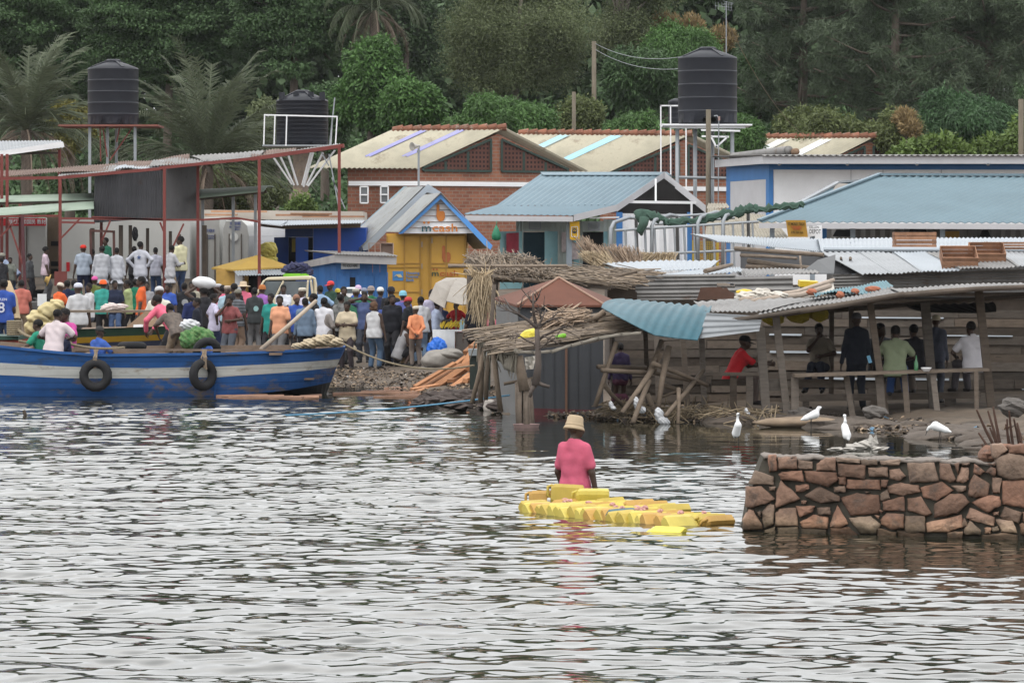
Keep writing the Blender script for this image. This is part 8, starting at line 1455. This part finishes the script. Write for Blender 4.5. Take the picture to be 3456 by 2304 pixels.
def head_mesh(kind):
 def f():
  m = MB()
  if kind == 'hair': p, cu = [('e', A3(0, -.018, .042), (.085, .104, .092), None)], [(A3(0, .05, .03), A3(0, .75, -.66))]; v, fc = sdf_mesh(p, .009, .02, cu, .0015); return npmesh('hair', v, fc, smooth=True)
  if kind == 'bighair': p, cu = [('e', A3(0, -.03, .05), (.098, .11, .10), None), ('c', A3(-.05, -.06, -.03), A3(.05, -.06, -.03), .055, .055)], [(A3(0, .05, .03), A3(0, .75, -.66))]; v, fc = sdf_mesh(p, .011, .02, cu, .008); return npmesh('hair', v, fc, smooth=True)
  if kind == 'scarf': p, cu = [('e', A3(0, -.02, .04), (.088, .105, .09), None), ('e', A3(0, -.09, .03), (.05, .04, .05), None)], [(A3(0, .06, .025), A3(0, .7, -.72))]; v, fc = sdf_mesh(p, .010, .02, cu, .003); return npmesh('headscarf', v, fc, smooth=True)
  dome = lambda r, h, z: m.lathe((0, -.012, z), [(r, 0), (r * 1.0, h * .35), (r * .86, h * .72), (r * .5, h * .95), (.004, h)], 18)
  if kind == 'beanie': dome(.093, .118, .022); m.lathe((0, -.012, .018), [(.094, 0), (.099, .012), (.096, .03)], 18)
  elif kind == 'kufi': m.lathe((0, -.012, .045), [(.088, 0), (.089, .05), (.082, .072), (.05, .082), (.004, .084)], 18)
  elif kind == 'cap': dome(.092, .105, .034); vs = [V((math.sin(a) * .082, math.cos(a) * .09 - .012, .038)) for a in np.linspace(-1.1, 1.1, 9)]; vs += [V((math.sin(a) * .075, .02 + math.cos(a * .9) * .155, .022)) for a in np.linspace(-1.0, 1.0, 9)]; m.add(vs + [p - V((0, 0, .007)) for p in vs], [(i, i + 1, i + 10, i + 9) for i in range(8)] + [(18 + i, 27 + i, 28 + i, 19 + i) for i in range(8)] + [(9 + i, 10 + i, 28 + i, 27 + i) for i in range(8)])
  elif kind == 'bucket': m.lathe((0, -.012, 0), [(.124, -.020), (.118, -.006), (.101, .026), (.097, .04), (.090, .112), (.074, .134), (.004, .142)], 24); m.lathe((0, -.012, .020), [(.103, 0), (.104, .012), (.102, .024)], 24)
  elif kind == 'wide': m.lathe((0, -.012, .02), [(.205, -.004), (.20, .008), (.102, .026), (.098, .05), (.088, .12), (.004, .128)], 24)
  me = mkmesh(kind, m.v, m.f, None, True); bm = bmesh.new(); bm.from_mesh(me); bmesh.ops.recalc_face_normals(bm, faces=bm.faces); bm.to_mesh(me); bm.free(); return me
 return shape(('h', kind), f)
SKIN = mat('dark_skin', (.052, .030, .021), .55, .12, 6, spec=.35); HAIR = mat('black_hair', (.010, .009, .009), .9, .2, 20)
CM = {}
def cmat(c):
 """cloth from a colour tuple or (c1, kind, c2, scale)"""
 if c in CM: return CM[c]
 n = 'cloth_%d' % len(CM); CM[c] = mat(n, c, .9, .12, 7, bump=.3, bscale=14) if not isinstance(c[0], tuple) else shirtmat(n, *c); return CM[c]
def slot(o, m):
 if not o.data.materials: o.data.materials.append(m)
 o.material_slots[0].link = 'OBJECT'; o.material_slots[0].material = m
def add(nm, me, parent, m, loc=None, rot=None):
 o = bpy.data.objects.new(nm, me); COL.objects.link(o); o.parent = parent; slot(o, m)
 if loc is not None: o.location = loc
 if rot is not None: o.rotation_euler = rot
 return o
SHOE = mat('dark_shoe', (.02, .018, .018), .6, .2)
def person(label, ps, loc, rz, sc, shirt, legs, hat=None, group=None, shoes=True):
 """shirt = (style, colour); legs = (style, colour) or None; hat = (kind, colour) or None"""
 t = thing('person', loc, label, 'person', group, R(rz)); w = random.Random(label).uniform(.91, 1.05) * sc; t.scale = (w, w, sc); t.rotation_euler.z += random.Random(label + 'r').uniform(-.22, .22) if group else 0; s = skel(ps)
 add('body', body_mesh(ps, group is not None), t, SKIN); sn = {'dress': 'dress', 'coat': 'coat', 'tunic': 'tunic', 'vest': 'top'}.get(shirt[0], 'shirt'); add(sn, cloth_mesh('s', ps, shirt[0]), t, cmat(shirt[1]))
 if legs: add({'skirt': 'skirt', 'shorts': 'shorts'}.get(legs[0], 'trousers'), cloth_mesh('t', ps, legs[0]), t, cmat(legs[1]))
 Rm = Matrix([list(r) for r in s['HR']]); e = Rm.to_euler(); hl = tuple(s['head'])
 if not hat or hat[0] == 'bighair': add('hair', head_mesh('bighair' if hat and hat[0] == 'bighair' else 'hair'), t, cmat(hat[1]) if hat and hat[0] == 'bighair' else HAIR, hl, e)
 if hat and hat[0] != 'bighair': add({'scarf': 'headscarf', 'kufi': 'kufi_cap'}.get(hat[0], hat[0] if hat[0] in ('cap', 'beanie') else 'hat'), head_mesh(hat[0]), t, cmat(hat[1]), hl, e).scale = (1.05, 1.13, 1.06)
 if shoes:
  def f():
   c = []
   for i in (0, 1): a = s['an'][i]; sg = -1 if i == 0 else 1; c.append(('c', a + A3(0, -.03, -.04), a + A3(sg * .02, .15, -.055), .045, .036))
   v, fc = sdf_mesh(c, .013); return npmesh('shoes', v, fc, smooth=True)
  add('shoes', shape(('f', ps), f), t, SHOE)
 return t
HT = {p: skel(p)['head'][2] + .125 for p in POSES}
def at(px, ptop, ps, d=None, h=1.0, z=None):
 """ground point and scale so that the crown of the head sits at photo row ptop"""
 if d is None:
  best = None
  for k in range(0, 500):
   dd = (103.6 if z is None else 90) + k * .1; zz = zg(px, dd) if z is None else z; e = abs(zz + HT[ps] * h - (CH - (ptop - HY) / F * dd))
   if best is None or e < best[0]: best = (e, dd)
  d = best[1]
 zz = zg(px, d) if z is None else z; sc = (CH - (ptop - HY) / F * d - zz) / HT[ps]; return PZ(px, d, zz), min(1.16, max(.74, sc))
GR = (.018, .11, .07); NV = (.012, .018, .05); WH = (.47, .475, .49); BL = (.03, .075, .32); DK = (.022, .022, .026); JN = (.045, .075, .15); KH = (.22, .17, .12); GY = (.11, .11, .115); LB = (.26, .38, .55); PK = (.62, .14, .22); PE = (.62, .30, .18); LV = (.42, .40, .52); CR = (.50, .52, .42); RD = (.40, .03, .04); OR = (.60, .11, .03)
CW = 'people crowding the landing beach'; PF = 'people on the loading platform'; SH = 'people in the drinking shelter'
def crowd():
 Z1 = 1.55
 plat = [(6, 878, 'stand', 20, (DK, 'short'), DK, None, 'man in dark clothes at the far left edge of the platform'), (38, 872, 'stand2', 150, ((.14, .15, .13), 'short'), DK, None, 'man in a grey green shirt leaning near the left platform posts'), (50, 855, 'bend', 80, ((.30, .36, .50), 'short'), JN, ('cap', (.25, .24, .2)), 'man in a light blue shirt and beige cap bent forward at the left platform posts'), (100, 856, 'stand', -100, ((.06, .065, .07), 'long'), DK, None, 'man in dark grey standing beside the slanting red post'), (152, 832, 'stand2', -80, ((.50, .40, .46), 'short'), GY, None, 'man in a light pink shirt holding a straw hat at the platform steps'), (281, 828, 'stand', 10, (((.30, .34, .40), 'check', (.20, .25, .32), 2), 'short'), NV, ('cap', (.5, .03, .02)), 'man in a pale checked shirt and red cap seen from behind'), (311, 841, 'stand', 30, (DK, 'short'), DK, None, 'man in dark clothes behind the red capped man'), (340, 830, 'stand2', 0, ((.36, .37, .40), 'coat'), GY, None, 'man in a grey white coat seen from behind, left of the green shirt'), (394, 836, 'stand', -15, (((.44, .45, .48), 'check', (.32, .34, .40), 2), 'coat'), GY, None, 'man in a white checked coat seen from behind by the weighing frame'), (453, 831, 'stand', 10, (DK, 'short'), DK, None, 'man in dark clothes behind the white coat with the blue star'), (474, 815, 'hips', -12, ((.41, .42, .47), 'coat'), GY, None, 'tall man in a white coat with a blue star on its back'), (525, 835, 'stand', 5, ((.38, .39, .46), 'short'), JN, None, 'man in a pale lavender shirt right of the blue star coat'), (574, 828, 'reach', -60, ((.36, .36, .38), 'coat'), KH, None, 'man in a pale coat holding a stick by the red post'), (608, 797, 'stand2', 60, ((.56, .54, .36), 'short'), JN, None, 'man in a pale yellow shirt and jeans at the right end of the platform')]
 for x, y, ps, rz, (sc_, st), lg, hat, lb in plat:
  p, s = at(x, y, ps, 125.5 + (x * 7 % 13) * .15, z=Z1); t = person(lb, ps, p, rz, s, (st, sc_), ('long', lg), hat, PF)
  if 'blue star' in lb and 'tall' in lb:
   m = MB()
   for k in range(5): a = k * 1.2566 + .3; m.beam((0, -.128, 1.27), (math.cos(a) * .055, -.128, 1.27 + math.sin(a) * .055), .026, .01, (0, 1, 0))
   o = m.build('star_print', mat('star_blue', (.06, .10, .24), .8), None); o.parent = t; add_loc = o.location; o.location = V((0, -.128, 1.27 - .055))
  if 'straw hat' in lb: o = add('straw_hat', head_mesh('wide'), t, cmat((.40, .27, .09)), (.30, .14, .66), (1.2, .3, 0));
 p, s = at(357, 802, 'stand', 127.5, z=1.75); person('man in a dark green shirt raised above the others at the weighing frame', 'stand', p, 150, s, ('short', GR), ('long', DK), None, PF)
 C = [  # x, head top row, depth or None, pose, turn, shirt (style, colour), legs, hat, label
 (6, 943, 97.5, 'stand2', 0, ('short', BL), ('long', JN), None, 'man in a royal blue football jersey numbered 8 at the left edge'), (72, 945, None, 'stand', -5, ('short', ((.50, .17, .13), 'v', (.34, .10, .08), 3)), ('long', KH), None, 'man in a salmon striped shirt seen from behind'), (196, 956, None, 'reach', -60, ('short', OR), ('long', DK), ('cap', (.50, .45, .38)), 'man in an orange shirt and pale patterned cap'), (226, 946, None, 'stand', 30, ('short', NV), ('long', DK), None, 'man in navy between the orange shirt and the green shirt'), (250, 945, None, 'stand', -10, ('short', (.02, .085, .055)), ('long', DK), None, 'man in a bottle green shirt seen from behind left of the woman in white'), (264, 957, 108, 'stand', 20, ('short', WH), ('long', GY), ('cap', (.5, .52, .6)), 'person in a white and blue cap glimpsed behind the green shirt'), (301, 956, None, 'folded', 120, ('short', WH), ('skirt', (.06, .065, .085)), None, 'woman in a white tee with folded arms and a grey skirt'), (315, 934, None, 'stand2', -20, ('long', (.10, .12, .03)), ('long', DK), ('cap', (.55, .10, .30)), 'man in a pink cap and olive yellow jacket'), (348, 946, None, 'stand', 10, ('short', (.04, .28, .24)), ('long', DK), ('beanie', (.75, .12, .03)), 'man in a bright orange beanie and teal shirt'), (392, 946, None, 'stand2', 170, ('short', (.014, .02, .045)), ('long', JN), None, 'man in a navy shirt and jeans facing the water'), (431, 945, None, 'folded', 70, ('long', (.30, .36, .17)), ('long', DK), None, 'man in a light green shirt turned sideways with folded arms'), (457, 941, None, 'stand', -10, ('long', (.012, .15, .085)), ('long', DK), None, 'man in a broad emerald green shirt seen from behind'), (477, 933, 113, 'stand', 100, ('short', OR), ('long', DK), None, 'person with an orange shirt glimpsed behind the emerald shirt'), (500, 950, None, 'stand2', 150, ('short', (((.40, .40, .42)), 'h', (.08, .08, .09), 2)), ('long', GY), None, 'man in a grey patterned shirt left of the white capped man'), (538, 933, 103, 'reach', 10, ('long', (.58, .56, .48)), ('long', KH), ('cap', WH), 'man in a cream jacket and white cap bent over the green boat'), (568, 956, None, 'stand', 160, ('short', BL), ('long', DK), None, 'man in a blue shirt beside the cream jacket'), (588, 995, 94.0, 'bend', 55, ('long', (.66, .13, .20)), ('long', DK), None, 'man in a bright pink shirt leaning over the green boat rim'),
 (229, 1035, 92.2, 'sit', 150, ('short', (.42, .06, .24)), ('long', DK), None, 'man in a magenta shirt seated between the boats'), (140, 1078, 91.0, 'sit', 60, ('short', (.02, .20, .13)), ('long', DK), None, 'boy in teal green seated behind the man in white on the rim'), (600, 1024, 91.0, 'bend', 40, ('short', (((.075, .065, .06)), 'dots', (.16, .13, .11), .5)), ('shorts', KH), None, 'child in a mottled brown shirt leaning beside the green bundle'),
 (622, 954, None, 'stand', -10, ('short', (.016, .018, .022)), ('long', DK), None, 'man in a black tee with a white print on its back'), (653, 950, None, 'stand2', 150, ('long', (.30, .28, .22)), ('long', DK), None, 'man in a beige jacket beside the black printed tee'), (689, 968, 107, 'carry', 10, ('short', DK), ('long', DK), None, 'porter in black carrying a white sack on the head'), (650, 986, None, 'stand', 30, ('long', (.018, .028, .10)), ('long', DK), None, 'man in a dark blue jacket seen from behind'), (667, 1005, None, 'stand2', 70, ('long', (.012, .014, .024)), ('long', DK), None, 'boy in a navy jacket with a white collar'), (694, 976, None, 'stand', 100, ('short', WH), ('skirt', NV), None, 'woman in a white blouse under the white sack'), (738, 959, None, 'stand2', 100, ('tunic', (.035, .06, .25)), ('long', DK), ('kufi', WH), 'man in a white skullcap and blue robe'), (722, 991, None, 'hips', -70, ('short', LV), ('long', NV), None, 'young man in a lavender shirt with a hand on the hip'), (768, 965, None, 'stand', 175, ('short', (.30, .42, .50)), ('long', DK), ('kufi', (.42, .36, .30)), 'man in a light blue collar and small pale cap facing the water'), (790, 956, 112, 'stand', 20, ('short', DK), ('long', DK), None, 'dark haired man before the ochre hut wall'), (752, 962, 113, 'stand', 0, ('short', PK), ('long', DK), None, 'person with a pink shoulder behind the small pale cap'), (821, 953, None, 'stand', -10, ('short', (.68, .16, .24)), ('long', DK), ('wide', (.50, .40, .28)), 'man in a wide straw hat and pink shirt seen from behind'), (776, 998, None, 'chin', 150, ('short', ((.16, .03, .035), 'check', (.32, .16, .15), 2)), ('long', (.07, .08, .10)), None, 'man in a maroon checked shirt with a hand on the chin'), (798, 978, None, 'stand2', -50, ('short', (((.045, .05, .055)), 'h', (.13, .14, .16), .5)), ('long', (.16, .11, .08)), ('cap', (.16, .15, .12)), 'man in a dark banded tee and camouflage cap'), (859, 970, None, 'stand', 5, ('short', (.035, .04, .042)), ('long', GY), None, 'man in a charcoal tee with a teal print on its back'), (880, 963, None, 'stand2', -30, ('short', (.30, .13, .42)), ('long', DK), ('beanie', (.36, .13, .04)), 'man in a rust coloured knit cap and purple shirt'), (914, 990, None, 'stand', 150, ('tunic', (.02, .22, .19)), ('long', DK), None, 'man wrapped in a teal robe beside the peach shirt'), (957, 961, None, 'folded', 165, ('short', (.58, .60, .66)), ('long', DK), None, 'man in a white shirt with folded arms by the pickup window'), (950, 998, None, 'stand2', 160, ('short', PE), ('long', GY), None, 'bald man in a peach polo shirt behind the pole'), (1001, 994, None, 'stand', -160, ('short', BL), ('long', DK), ('scarf', (.24, .13, .09)), 'man in a royal blue shirt and brown headcloth'), (1023, 972, None, 'stand2', 90, ('short', (.45, .43, .52)), ('long', GY), ('kufi', (.54, .50, .42)), 'man in a cream skullcap and pale shirt by the pickup'), (1030, 1005, None, 'stand', -10, ('long', (.12, .17, .24)), ('long', DK), None, 'man in a faded denim jacket seen from behind'), (1081, 963, None, 'hips', 30, ('short', LB), ('long', DK), None, 'tall man in a sky blue shirt with a cloth over the shoulder'), (1058, 990, None, 'stand', 60, ('short', DK), ('long', DK), None, 'man in black between the denim jacket and the sky blue shirt'), (1116, 950, None, 'stand', 140, ('short', (.02, .05, .035)), ('long', DK), ('cap', (.55, .05, .05)), 'man in a red cap before the blue kiosk'), (1088, 1004, None, 'stand2', -20, ('short', (.56, .56, .60)), ('long', GY), None, 'person in a white tee seen from behind beside the bald grey jacket'), (1103, 1023, None, 'clasp', -80, ('long', (.20, .18, .17)), ('long', DK), None, 'bald man in a grey jacket turned to the right'), (1140, 975, 116, 'stand', 0, ('short', NV), ('long', DK), ('beanie', (.45, .36, .05)), 'person in a black and yellow cap before the white car'), (1166, 967, None, 'stand2', 160, ('short', (((.03, .05, .045)), 'v', (.10, .11, .1), 1)), ('long', DK), None, 'man in a dark striped shirt left of the cream tunic'), (1150, 992, None, 'stand', -40, ('long', (((.07, .075, .07)), 'dots', (.2, .2, .2), .4)), ('long', DK), None, 'man in dark camouflage seen from behind'), (1172, 1017, 103.5, 'clasp', 165, ('tunic', (.47, .40, .29)), ('long', (.05, .04, .045)), None, 'man in a long cream tunic with clasped hands at the boat end'), (1196, 974, None, 'stand2', -40, ('short', (.03, .13, .075)), ('long', DK), ('kufi', (.40, .38, .34)), 'man in a grey skullcap and green football shirt'), (1209, 964, 115, 'stand', 20, ('short', BL), ('long', DK), ('beanie', (.55, .40, .55)), 'person in a lavender knit cap'), (1229, 973, 114, 'stand', 10, ('short', GY), ('long', DK), ('cap', (.20, .22, .29)), 'person in a slate blue cap behind the man covering his ears'), (1252, 967, None, 'stand', 30, ('short', (.02, .13, .06)), ('long', DK), ('beanie', (.25, .21, .20)), 'man in a brown knit cap and green shirt'), (1279, 971, None, 'stand2', -60, ('short', NV), ('long', DK), ('cap', (.62, .61, .58)), 'man in a white cap with its peak to the right'), (1231, 985, 106, 'ears', 170, ('short', (.065, .09, .19)), ('long', (.05, .055, .07)), None, 'man in a slate blue polo holding both hands to his ears'), (1263, 1020, 102.8, 'stand', -15, ('vest', WH), ('long', (.05, .085, .14)), ('bighair', (.09, .05, .03)), 'woman in a white sleeveless top and jeans seen from behind'), (1302, 1010, 103.8, 'stand2', -10, ('short', (.045, .075, .26)), ('long', (.03, .045, .08)), None, 'man in a blue shirt beside the woman in white top'), (1320, 969, None, 'stand', 0, ('long', (.014, .015, .02)), ('long', DK), ('beanie', (.02, .02, .025)), 'person in a black hood before the yellow kiosk'), (1329, 994, None, 'stand2', 160, ('long', (.012, .013, .018)), ('long', DK), None, 'man in black facing the water before the yellow kiosk'), (1360, 983, None, 'stand', -30, ('short', (.10, .12, .34)), ('long', DK), ('beanie', (.18, .42, .52)), 'man in a sky blue knit cap'), (1378, 1004, 103.2, 'stand2', 75, ('short', (.014, .017, .022)), ('long', (.30, .22, .14)), ('cap', (.42, .05, .05)), 'man in a red cap, black shirt and khaki trousers'), (1403, 1034, 102.2, 'behind', 20, ('long', (.62, .24, .12)), ('long', (.13, .105, .09)), ('kufi', (.60, .55, .46)), 'man in an orange shirt with hands behind his back'), (1420, 1001, None, 'stand', 10, ('short', (.58, .60, .64)), ('long', LB), None, 'man in a white shirt behind the orange shirt'), (1456, 976, None, 'stand2', 20, ('long', LV), ('long', GY), None, 'tall man partly under the parasol'), (1468, 1016, 104.5, 'reach', -50, ('short', (.40, .46, .60)), ('long', KH), None, 'man in a light blue shirt leaning to the fruit table'), (1342, 1086, 103.0, 'squat', -60, ('vest', (.26, .26, .27)), ('shorts', DK), None, 'child in a grey shirt squatting beside the khaki trousers'), (1540, 1018, 105.0, 'hips', 150, ('dress', (.36, .02, .025)), None, None, 'woman in a red dress behind the bananas'), (1490, 1020, 106, 'stand', 160, ('short', NV), ('long', DK), None, 'person in navy behind the fruit table left of the red dress'), (1604, 1014, 97, 'stand', 20, ('dress', (.010, .011, .016)), None, ('scarf', (.014, .015, .02)), 'woman in a black dress standing by the fruit table'), (1649, 996, 104, 'stand2', -20, ('short', PK), ('long', DK), ('kufi', WH), 'person in pink glimpsed between the thatched stall posts')]
 for x, y, d, ps, rz, sh, lg, hat, lb in C:
  z = None
  if ps == 'sit': z = .28
  if x == 600 and y == 1024: z = .45
  if 'leaning over the green boat' in lb: z = .35
  if 'jersey' in lb: z = .52
  p, s = at(x, y, ps, d, z=z); t = person(lb, ps, p, rz, s, sh, lg, hat, CW)
  if 'jersey' in lb:
   m = MB(); m.text('8', (.02, -.152, 1.12), (1, 0, 0), (0, 0, 1), .30); o = m.build('number', mat('jersey_white', (.55, .57, .65), .8), None); q_ = V(o.location); o.parent = t; o.location = q_
   m = MB(); m.text('EMPLEN', (.0, -.152, 1.30), (1, 0, 0), (0, 0, 1), .075, fit=.27); o = m.build('name_print', mat('jersey_white', ()), None); q_ = V(o.location); o.parent = t; o.location = q_
  if 'print on its back' in lb:
   m = MB(); tl_ = 'teal' in lb; m.lathe((.03, -.150, 1.18 if tl_ else 1.2), [(.07 if tl_ else .09, 0), (.07 if tl_ else .09, .006)], 16, axis=(0, -1, 0)); o = m.build('back_print', mat('print_%d' % x, (.25, .42, .42) if tl_ else (.32, .33, .33), .8, .5, 40), None); q_ = V(o.location); o.parent = t; o.location = q_
  if 'carrying a white sack' in lb: m = MB(); c = p + V((0, 0, (HT[ps] + .09) * s)); m.blob(c, (.31, .17, .15), (0, .12, .1), 20, 12, .05); m.text('ELZ', c + V((.0, -.175, .04)), (1, 0, .1), (0, 0, 1), .10, fit=.18) if False else None; m.build('sack', mat('white_sack', (.60, .61, .63), .75, .08, 4), None, smooth=True, label='white printed sack carried on the porter head', cat='sack')
 # men at the boat
 p, s = at(180, 1045, 'rim', 89.6, z=.42); person('man in a pinkish white shirt seated on the rim of the blue boat', 'rim', p, -20, s, ('short', (.52, .45, .46)), ('long', NV), None)
 p, s = at(328, 1104, 'sit', 90.2, z=.12); person('man in a blue shirt and dark cap sitting low inside the blue boat', 'sit', p, -40, s, ('short', (.04, .10, .36)), ('long', DK), ('cap', (.035, .035, .035)))
 p, s = at(700, 1080, 'sit', 90.9, z=.18); person('child in blue with a pale cap behind the green bundle', 'sit', p, 150, min(s, .82), ('short', (.05, .12, .42)), ('long', DK), ('cap', (.30, .42, .46)))
 # drinkers
 S = [(2767, 1091, 79.0, 'sit_chin', 165, ('short', (.22, .19, .15)), (.02, .025, .04), None, 'man in a beige shirt seated with a hand on the chin', None), (2891, 1058, 77.8, 'stand', 5, ('long', (.020, .024, .035)), (.020, .024, .035), ('cap', (.10, .10, .11)), 'man in dark overalls and grey cap standing at the middle post', None), (2966, 1090, 79.6, 'sit_chin', -150, ('short', (.05, .055, .065)), DK, None, 'man in grey half hidden behind the middle post', None), (3021, 1099, 76.6, 'sit', 0, ('short', (.23, .27, .17)), (.03, .07, .20), None, 'man in a sage green tee seated with his back to the water', None), (3089, 1095, 78.2, 'sit', 10, ('short', (.014, .014, .018)), (.12, .10, .085), None, 'man in black seated beside the green bottle', None), (3153, 1065, 78.8, 'stand2', -10, ('long', (.055, .062, .085)), (.05, .055, .07), ('cap', (.52, .46, .34)), 'man in slate overalls and cream cap behind the thick post', None), (3284, 1085, 76.9, 'sit', 25, ('short', (.50, .49, .52)), (.05, .045, .05), None, 'man in a white shirt seated on the table at the right post', None)]
 for x, y, d, ps, rz, sh, lc, hat, lb, z in S:
  if ps.startswith('sit'): zt = CH - (y - HY) / F * d; z = zt - HT[ps] * .99
  p, s = at(x, y, ps, d, z=z); person(lb, ps, p, rz, s, sh, ('long', lc), hat, SH)
 d = 77.2; zt = CH - (1135 - HY) / F * d; p = PZ(2466, d, zt - HT['sit_lean']); person('man in a red shirt and black cap leaning over the shelter bench', 'sit_lean', p, -80, 1.0, ('short', (.50, .022, .03)), ('long', (.10, .075, .065)), ('cap', (.012, .012, .014)))
 p, s = at(2094, 1165, 'stand', 78.6); person('figure in dark purple standing in shadow behind the crossed poles', 'stand', p, 10, s, ('long', (.022, .014, .045)), ('skirt', (.06, .015, .03)), None)
 # the wading man
 d = 50.9; ztop = CH - (1408 - HY) / F * d; sc = 1.02; p = PZ(1945, d, ztop - (HT['wade'] + .012) * sc); t = person('man in a pink shirt and tan bucket hat wading waist deep with the cans', 'wade', p, -34, sc, ('short', (.50, .10, .165)), ('long', (.05, .04, .045)), ('bucket', (.40, .31, .21)))
 t.scale = (.94, .95, sc)
 for o in t.children:
  if o.name.startswith('hat'): o.rotation_euler.y -= .2; o.location.z += .012
crowd()
def birds():
 wh = mat('egret_white', (.72, .73, .74), .8, .06, 8); bk = mat('egret_black', (.02, .02, .022), .6)
 def egret(label, px, py, d, rz, body, neck, legs, beak):
  z = max(0.0, zg(px, d)); t = thing('egret', PZ(px, d, z - .01), label, 'bird', 'egrets at the water edge', R(rz)); t.scale = (.86, .86, .88); v, f = sdf_mesh(body + neck, .008, .02); add('body', npmesh('body', v, f, smooth=True), t, wh)
  for a, b in legs: m = MB(); m.tube([V(a), V(lerp(V(a), V(b), .5)) + V((0, -.01, 0)), V(b)], .006, 6); o = m.build('leg', bk, None); l = V(o.location); o.parent = t; o.location = l
  m = MB(); m.tube([V(beak[0]), V(beak[1])], [.011, .003], 7); o = m.build('beak', bk, None); l = V(o.location); o.parent = t; o.location = l
 up_b = [('c', A3(0, -.04, .22), A3(0, .05, .36), .075, .065), ('c', A3(0, -.10, .16), A3(0, -.05, .24), .028, .06)]; up_n = [('c', A3(0, .06, .38), A3(0, .03, .46), .045, .024), ('c', A3(0, .03, .46), A3(0, .05, .55), .022, .020), ('c', A3(0, .05, .555), A3(0, .085, .56), .027, .020)]; up_l = [((-.03, 0, .18), (-.03, .02, 0)), ((.03, 0, .18), (.03, -.01, 0))]; up_k = ((0, .10, .56), (0, .17, .545))
 hz_b = [('c', A3(0, -.12, .20), A3(0, .08, .27), .05, .085), ('c', A3(0, -.20, .17), A3(0, -.1, .2), .02, .05)]; hz_n = [('c', A3(0, .10, .30), A3(0, .15, .38), .055, .034), ('c', A3(0, .15, .39), A3(0, .19, .40), .033, .024)]; hz_k = ((0, .20, .40), (0, .28, .385))
 dn_n = [('c', A3(0, .12, .27), A3(0, .20, .24), .05, .028), ('c', A3(0, .20, .24), A3(0, .23, .20), .026, .022)]; dn_k = ((0, .235, .19), (0, .27, .10))
 egret('small white egret in the water at the left of the four', 2487, 1500, 66.5, 200, up_b, up_n, up_l, up_k); egret('white egret standing hunched on the mud before the table', 2738, 1440, 73.2, -75, hz_b, hz_n, up_l, hz_k); egret('slim white egret standing upright in the shallows', 2855, 1510, 65.8, 20, up_b, up_n, up_l, up_k); egret('white egret stooping to feed near the right mud bank', 3172, 1480, 68.2, 70, hz_b, dn_n, up_l, dn_k)
birds()
# ------------------------------------------------------------------ moist air over the lake
def haze():
 m = MB(); m.box((0, 235, 20), (900, 980, 49)); me = mkmesh('haze', m.v, m.f); hm = bpy.data.materials.new('haze_air'); hm.use_nodes = True; nt = hm.node_tree; nt.nodes.remove(nt.nodes['Principled BSDF'])
 v = nt.nodes.new('ShaderNodeVolumePrincipled'); v.inputs['Color'].default_value = (.93, .96, 1, 1); v.inputs['Density'].default_value = .00007; v.inputs['Anisotropy'].default_value = .2
 nt.links.new(v.outputs[0], nt.nodes['Material Output'].inputs['Volume']); put('haze', me, hm, kind='stuff', label='thin moist air softening the far trees')
 SC.cycles.volume_bounces = 0
haze()
